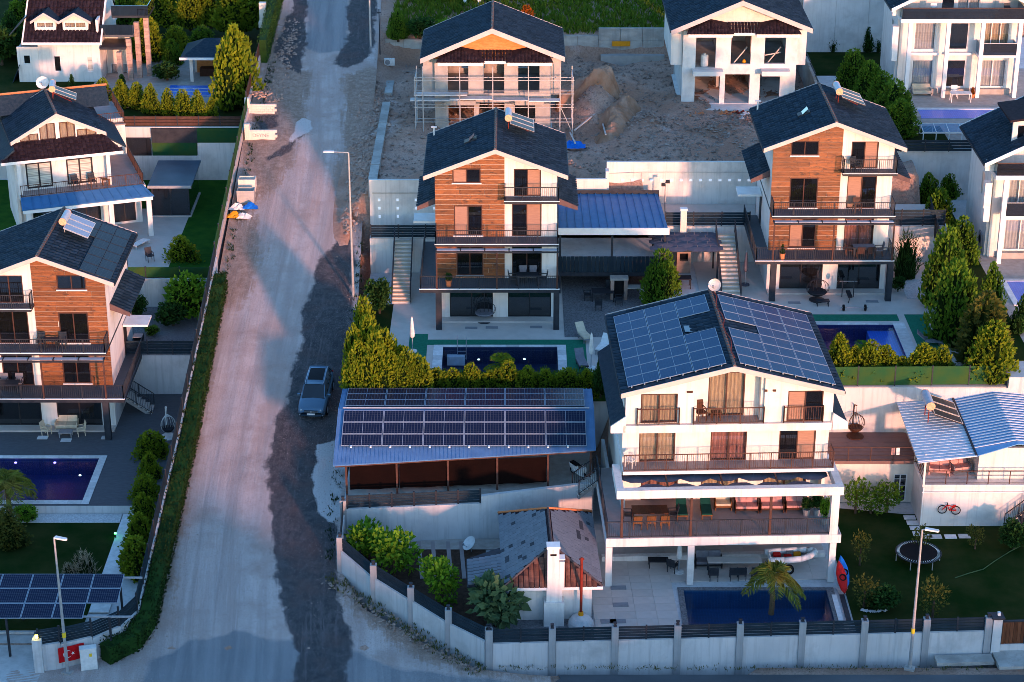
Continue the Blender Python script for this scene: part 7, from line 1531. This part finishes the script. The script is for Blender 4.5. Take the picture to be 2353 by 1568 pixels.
for x in (-.42,.42):
    w_=MB();ring_=[(x+.27*math.cos(6.2832*i/18),0,-.05*(x>0)*1.5+.0+.27*math.sin(6.2832*i/18)) for i in range(19)];w_.tube(ring_,.03,6);o=w_.o('wheel','black_rubber',bk);sp_=MB()
    for i in range(6): a=3.1416*i/6;zc=-.075*(x>0);sp_.bar((x-.26*math.cos(a),0,zc-.26*math.sin(a)),(x+.26*math.cos(a),0,zc+.26*math.sin(a)),.012)
    sp_.o('spokes','alu',o)
MB().bar((-.42,0,0),(-.12,0,.3),.05).bar((-.12,0,.3),(.0,0,-.05),.05).bar((-.12,0,.28),(.28,0,.18),.05).bar((0,0,-.05),(.28,0,.18),.05).bar((0,0,-.05),(.42,0,-.07),.05).bar((.28,0,.18),(.42,0,-.07),.04).o('frame','red_paint',bk);MB().bar((-.14,-.16,.42),(-.14,.1,.42),.04).bar((-.14,0,.3),(-.14,0,.42),.04).o('handlebar','black_rubber',bk);MB().box(.2,.4,-.06,.06,.24,.29).o('saddle','red_paint',bk)
# ---- annex and pink building
egg('brown rattan hanging chair on the brown roof terrace',Y.matrix_basis@Vector((2.3,3.3,2.97)),10,'wood_dark','wood_dark',.55);sofa('pink sofa in the open room of the annex',X.matrix_basis@Vector((1.6,1.5,2.92)),-10,1.3,'fabric_pink','fabric_pink');sofa('second pink sofa in the annex room under the sheet roof',X.matrix_basis@Vector((2.9,1.7,2.92)),15,1.2,'fabric_grey','fabric_pink')
for i,(x,mt) in enumerate(((4.0,'fabric_pink'),(4.3,'white_paint'))): k=T('towel','%s towel hanging on the brown terrace railing'%('pink','white')[i],'towel',Y.matrix_basis@Vector((x,-.1,3.4)));MB().grid(lambda s,t:(.22*s,-.03-.01*math.sin(s*6),.5*t),4,2).o('cloth',mt,k)
for i,(u,v) in enumerate(((2090,1190),(2097,1202),(2104,1214),(2111,1227),(2128,1233),(2150,1234),(2184,1234),(2216,1233))): k=T('stepping_stone','%s pale stepping stone along the path from the building door round the annex'%ORD[i],'paving stone',W(u,v,ZA+.015),0,'stepping stones below the annex');MB().box(-.36,.36,-.24,.24,0,.04).o('slab','stone_white',k)
k=T('garden_hose','pale green garden hose lying on the dark lawn','hose',(0,0,0));MB().tube([W(u,v,ZA+.04) for u,v in ((2195,1328),(2225,1318),(2260,1308),(2285,1290),(2320,1268),(2345,1255))],.03,6).o('tube','leaf_grey',k)
k=T('stone_edging','white stone ring round the thin shrub on the lawn','stones',W(2005,1395,ZA+.02));stones('white_stones',None,[(.9*math.cos(a)*r_,.4*math.sin(a)*r_-.2,.03) for a,r_ in ((rg.uniform(3.4,6),rg.uniform(.7,1)) for _ in range(60))],'stone_white',.06,.13,8,k)
# ---- garden bed
gb=[o for o in bpy.data.objects if o.name.startswith('garden_bed')][0]
for u in (968,1000,1035,1065): a,b=W(u-6,1245,ZA+.03),W(u+2,1330,ZA+.03);MB().bar(a,b,.24,.04).o('path_board','balcony_floor',gb)
dish('white satellite dish on a low mast in the garden bed',W(1083,1268,ZA),-60,.95,.55,el=45);t=T('storage_tub','blue plastic tub on the garden path','tub',W(1130,1222,ZA+.04));MB().pr([(-.24,0),(.24,0),(.3,.6),(-.3,.6)],-.25,.25).o('body','blue_plastic',t);MB().box(-.33,.33,-.28,.28,.6,.66).o('lid','blue_plastic',t)
k=T('broom','dark broom leaning on the pale terrace wall','broom',W(1071,1219,ZA+.04));MB().bar((0,0,.1),(.1,.55,1.9),.04).o('handle','metal_dark',k);MB().box(-.2,.2,-.06,.06,0,.12).o('brush','black_rubber',k)
# ---- brick planters, skips, sacks beside the road
def planter(label,u,v,txt=None):
    p=WR(u,v);t=T('planter_wall',label,'planter',p)
    for r_ in range(4):
        for i in range(7): MB().box(i*.33+(.16 if r_%2 else 0),i*.33+.32+(.16 if r_%2 else 0),0,.2,r_*.2,r_*.2+.19).o('brick','plaster_warm',t)
    MB().box(-.05,.25,.2,1.6,0,.8).o('side_wall','plaster_warm',t);MB().box(-.1,.3,-.05,.3,0,1.3).o('pillar','plaster_warm',t)
    if txt:
        MB().box(.3,2.3,-.03,-.005,.1,.7).o('sign_panel','plaster_warm',t);cu=bpy.data.curves.new('sign_text','FONT');cu.body=txt;cu.size=.42;cu.extrude=.005;cu.materials.append(m['plastic_grey']);tx=bpy.data.objects.new('sign_text',cu);me=bpy.data.meshes.new_from_object(tx);bpy.data.objects.remove(tx);o=put(me,'sign_text',t,(.5,-.04,.25));o.rotation_euler=(R(90),0,0)
    return t
planter('low brick planter wall with loose stones beside the road',566,262);planter('low sign wall with letters beside the road',566,322,'DEYNE')
k=T('brick_pile','pile of loose bricks on the planter beside the road','bricks',WR(600,238))
for i in range(26): o=MB().box(-.13,.13,-.07,.07,0,.09).o('brick','brick_face',k,(rg.uniform(-.8,.9),rg.uniform(-.5,.5),.55+rg.uniform(0,.35)));o.rotation_euler=(rg.uniform(-.4,.4),rg.uniform(-.4,.4),rg.uniform(0,3))
k=T('brick_pillar','orange lit gate pillar at the top of the left road wall','pillar',WR(606,62));MB().box(-.3,.3,-.3,.3,0,2.2).o('shaft','plaster_warm',k);MB().box(-.4,.9,-.4,.3,0,.5).o('base','plaster_warm',k)
for i,(u,v) in enumerate(((548,442),(545,468))):
    p=WR(u,v);k=T('waste_skip','%s open rubbish cage beside the pink road wall'%('upper','lower')[i],'skip',p)
    for q in ((0,1.3,0,.05,0,1.0),(0,1.3,.85,.9,0,1.0),(0,.05,.05,.85,0,1.0),(1.25,1.3,.05,.85,0,1.0),(.05,1.25,.05,.85,.02,.08)): MB().box(*q).o('side_panel','concrete' if i else 'plaster_warm',k)
    MB().box(.1,.7,.1,.8,.08,.7).o('rubbish','fabric_dark',k);MB().box(.72,1.2,.1,.8,.08,.6).o('rubbish','plaster_warm',k)
for i,(u,v,mt,lb) in enumerate(((575,478,'blue_tarp','blue sheet of rubbish below the skips'),(545,480,'umbrella_white','white rubbish sack beside the blue sheet'),(560,500,'umbrella_white','torn white sheet on the rubbish heap'),(540,498,'orange_paint','orange rubbish below the pink wall'))):
    k=T('rubbish_sack',lb,'rubbish',WR(u,v));r_=random.Random(i);MB().grid(lambda s,t:(-.6+1.2*s+r_.uniform(-.08,.08),-.4+.8*t+r_.uniform(-.08,.08),.04+.4*math.sin(3.14*s)*math.sin(3.14*t)*r_.uniform(.5,1.1)),7,6).o('sheet',mt,k)
k=T('tarpaulin','crumpled blue tarpaulin on the building site','tarpaulin',W(1318,338,ZB));r_=random.Random(4);MB().grid(lambda s,t:(-.9+1.8*s+r_.uniform(-.1,.1),-.5+1.0*t+r_.uniform(-.1,.1),.05+.55*math.sin(3.14*s)**.7*math.sin(3.14*t)*r_.uniform(.7,1.1)),9,7).o('sheet','blue_tarp',k)
for i,(u1,v1,u2,v2) in enumerate(((1320,300,1372,258),(1310,305,1322,330),(1385,285,1392,310))): a,b=W(u1,v1,ZB+.25),W(u2,v2,ZB+.6);k=T('timber','%s loose timber lying on the building site earth'%ORD[i],'timber',(0,0,0));MB().bar(a,b,.12,.06).o('plank','deck_light',k)
for i,(u,v,mt) in enumerate(((1690,258,'rust'),(1720,262,'stone_white'),(1668,262,'terracotta'),(1745,258,'yellow_paint'),(1712,272,'stone_white'),(1600,262,'terracotta'))): k=T('debris_heap','%s small heap of site debris from the left before the peach gabled house'%ORD[i],'debris',W(u,v,ZB));stones('chunks',None,[(rg.gauss(0,.35),rg.gauss(0,.25),.05) for _ in range(14)],mt,.08,.22,20+i,k)
k=T('air_conditioner','white air conditioner box on the concrete site wall','air conditioner',W(895,150,ZB+.4));MB().box(-.45,.45,-.16,.16,0,.6).o('case','plastic_white',k);MB().cyl((-.15,-.18,.3),(-.15,-.161,.3),.22,n=16).o('fan_grille','plastic_grey',k)
k=T('air_conditioner','grey air conditioner beside the white house at the right edge','air conditioner',W(2258,575,ZE));MB().box(-.3,.3,-.5,.5,0,1.4).o('case','plastic_grey',k);MB().cyl((-.32,0,.9),(-.301,0,.9),.3,n=16).o('fan_grille','black_rubber',k)
k=T('wall_niche','rusty orange sheet on the back site wall','sheet',(9.6,79.85,12.6));MB().box(-.8,.8,-.03,.03,-.22,.22).o('sheet','orange_paint',k)
k=T('white_barrier','white block beside the concrete site wall at the road','block',W(862,150,ZB+.3));MB().box(-.18,.18,-.15,.15,-.6,1.3).o('block','plastic_white',k)
# ---- other terraces
table('white garden table on the terrace of the balcony house',(36.9,66.6,ZT),0,1.7,.8,.75,'plastic_white');chair('white garden chair behind the white garden table',(36.6,67.6,ZT),0,'plastic_white')
chair('white garden chair on the top balcony of the balcony house',(34.5,68.4,ZT+6.7),0,'plastic_white');chair('small dark chair on the top balcony of the balcony house',(40.5,68.4,ZT+6.7),0,'metal_dark')
sofa('low cream bench on the steps of the balcony house',(34.0,68.4,ZT),0,1.6,'deck_light','fabric_cream');t=T('flower_pot','red flowered pot between the balcony house columns','plant',(38.1,67.6,ZT));MB().lathe([(0,0),(.16,0),(.2,.35),(.16,.35),(0,.3)],n=12).o('pot','terracotta',t);o=put(LIB['orange'][0][0],'foliage',t,(0,0,.3));o.scale=(.5,.5,.6)
for i,x in enumerate((-5.2,-3.9)): chair('dark balcony chair of the white porch villa, %s'%('left one','right one')[i],M2@Vector((x,2.1,3.83)),10+19,'metal_dark',group='balcony chairs of the porch villa')
table('small wooden table on the balcony of the white porch villa',M2@Vector((-2.9,2.1,3.83)),19,.6,.5,.5,'wood_teak');chair('wooden chair under the blue metal porch',M2@Vector((-1.7,-1.2,.02)),190,'wood_teak');chair('dark lounge chair on the pale paving before the blue porch',W(345,600,ZL2+.03),30,'metal_dark');table('white table edge lying on the pale paving',W(322,565,ZL2+.03),60,1.6,.6,.3,'plastic_white')
k=T('camera_pole','security camera pole at the corner of the blue seamed carport','camera',(11.25,46.0,ZCU));MB().cyl((0,0,0),(0,0,3.6),.06,.05).o('pole','galv',k);MB().box(-.3,.0,-.1,.1,3.3,3.5).box(.0,.3,-.15,.05,3.55,3.75).o('camera','frame_dark',k)
for i,(u,v) in enumerate(((1083,754),(1130,753),(1232,752))): k=T('floor_hatch','%s dark floor hatch in the deck of the middle villa'%('left','middle','right')[i],'hatch',W(u,v,ZC+.0));MB().box(-.42,.42,-.2,.2,0,.015).o('plate','plastic_grey',k)
for i,(u,v) in enumerate(((1825,696),(1885,694),(2004,693))): k=T('floor_hatch','%s dark floor hatch in the deck of the far villa'%('left','middle','right')[i],'hatch',W(u,v,ZR+.0));MB().box(-.42,.42,-.2,.2,0,.015).o('plate','plastic_grey',k)
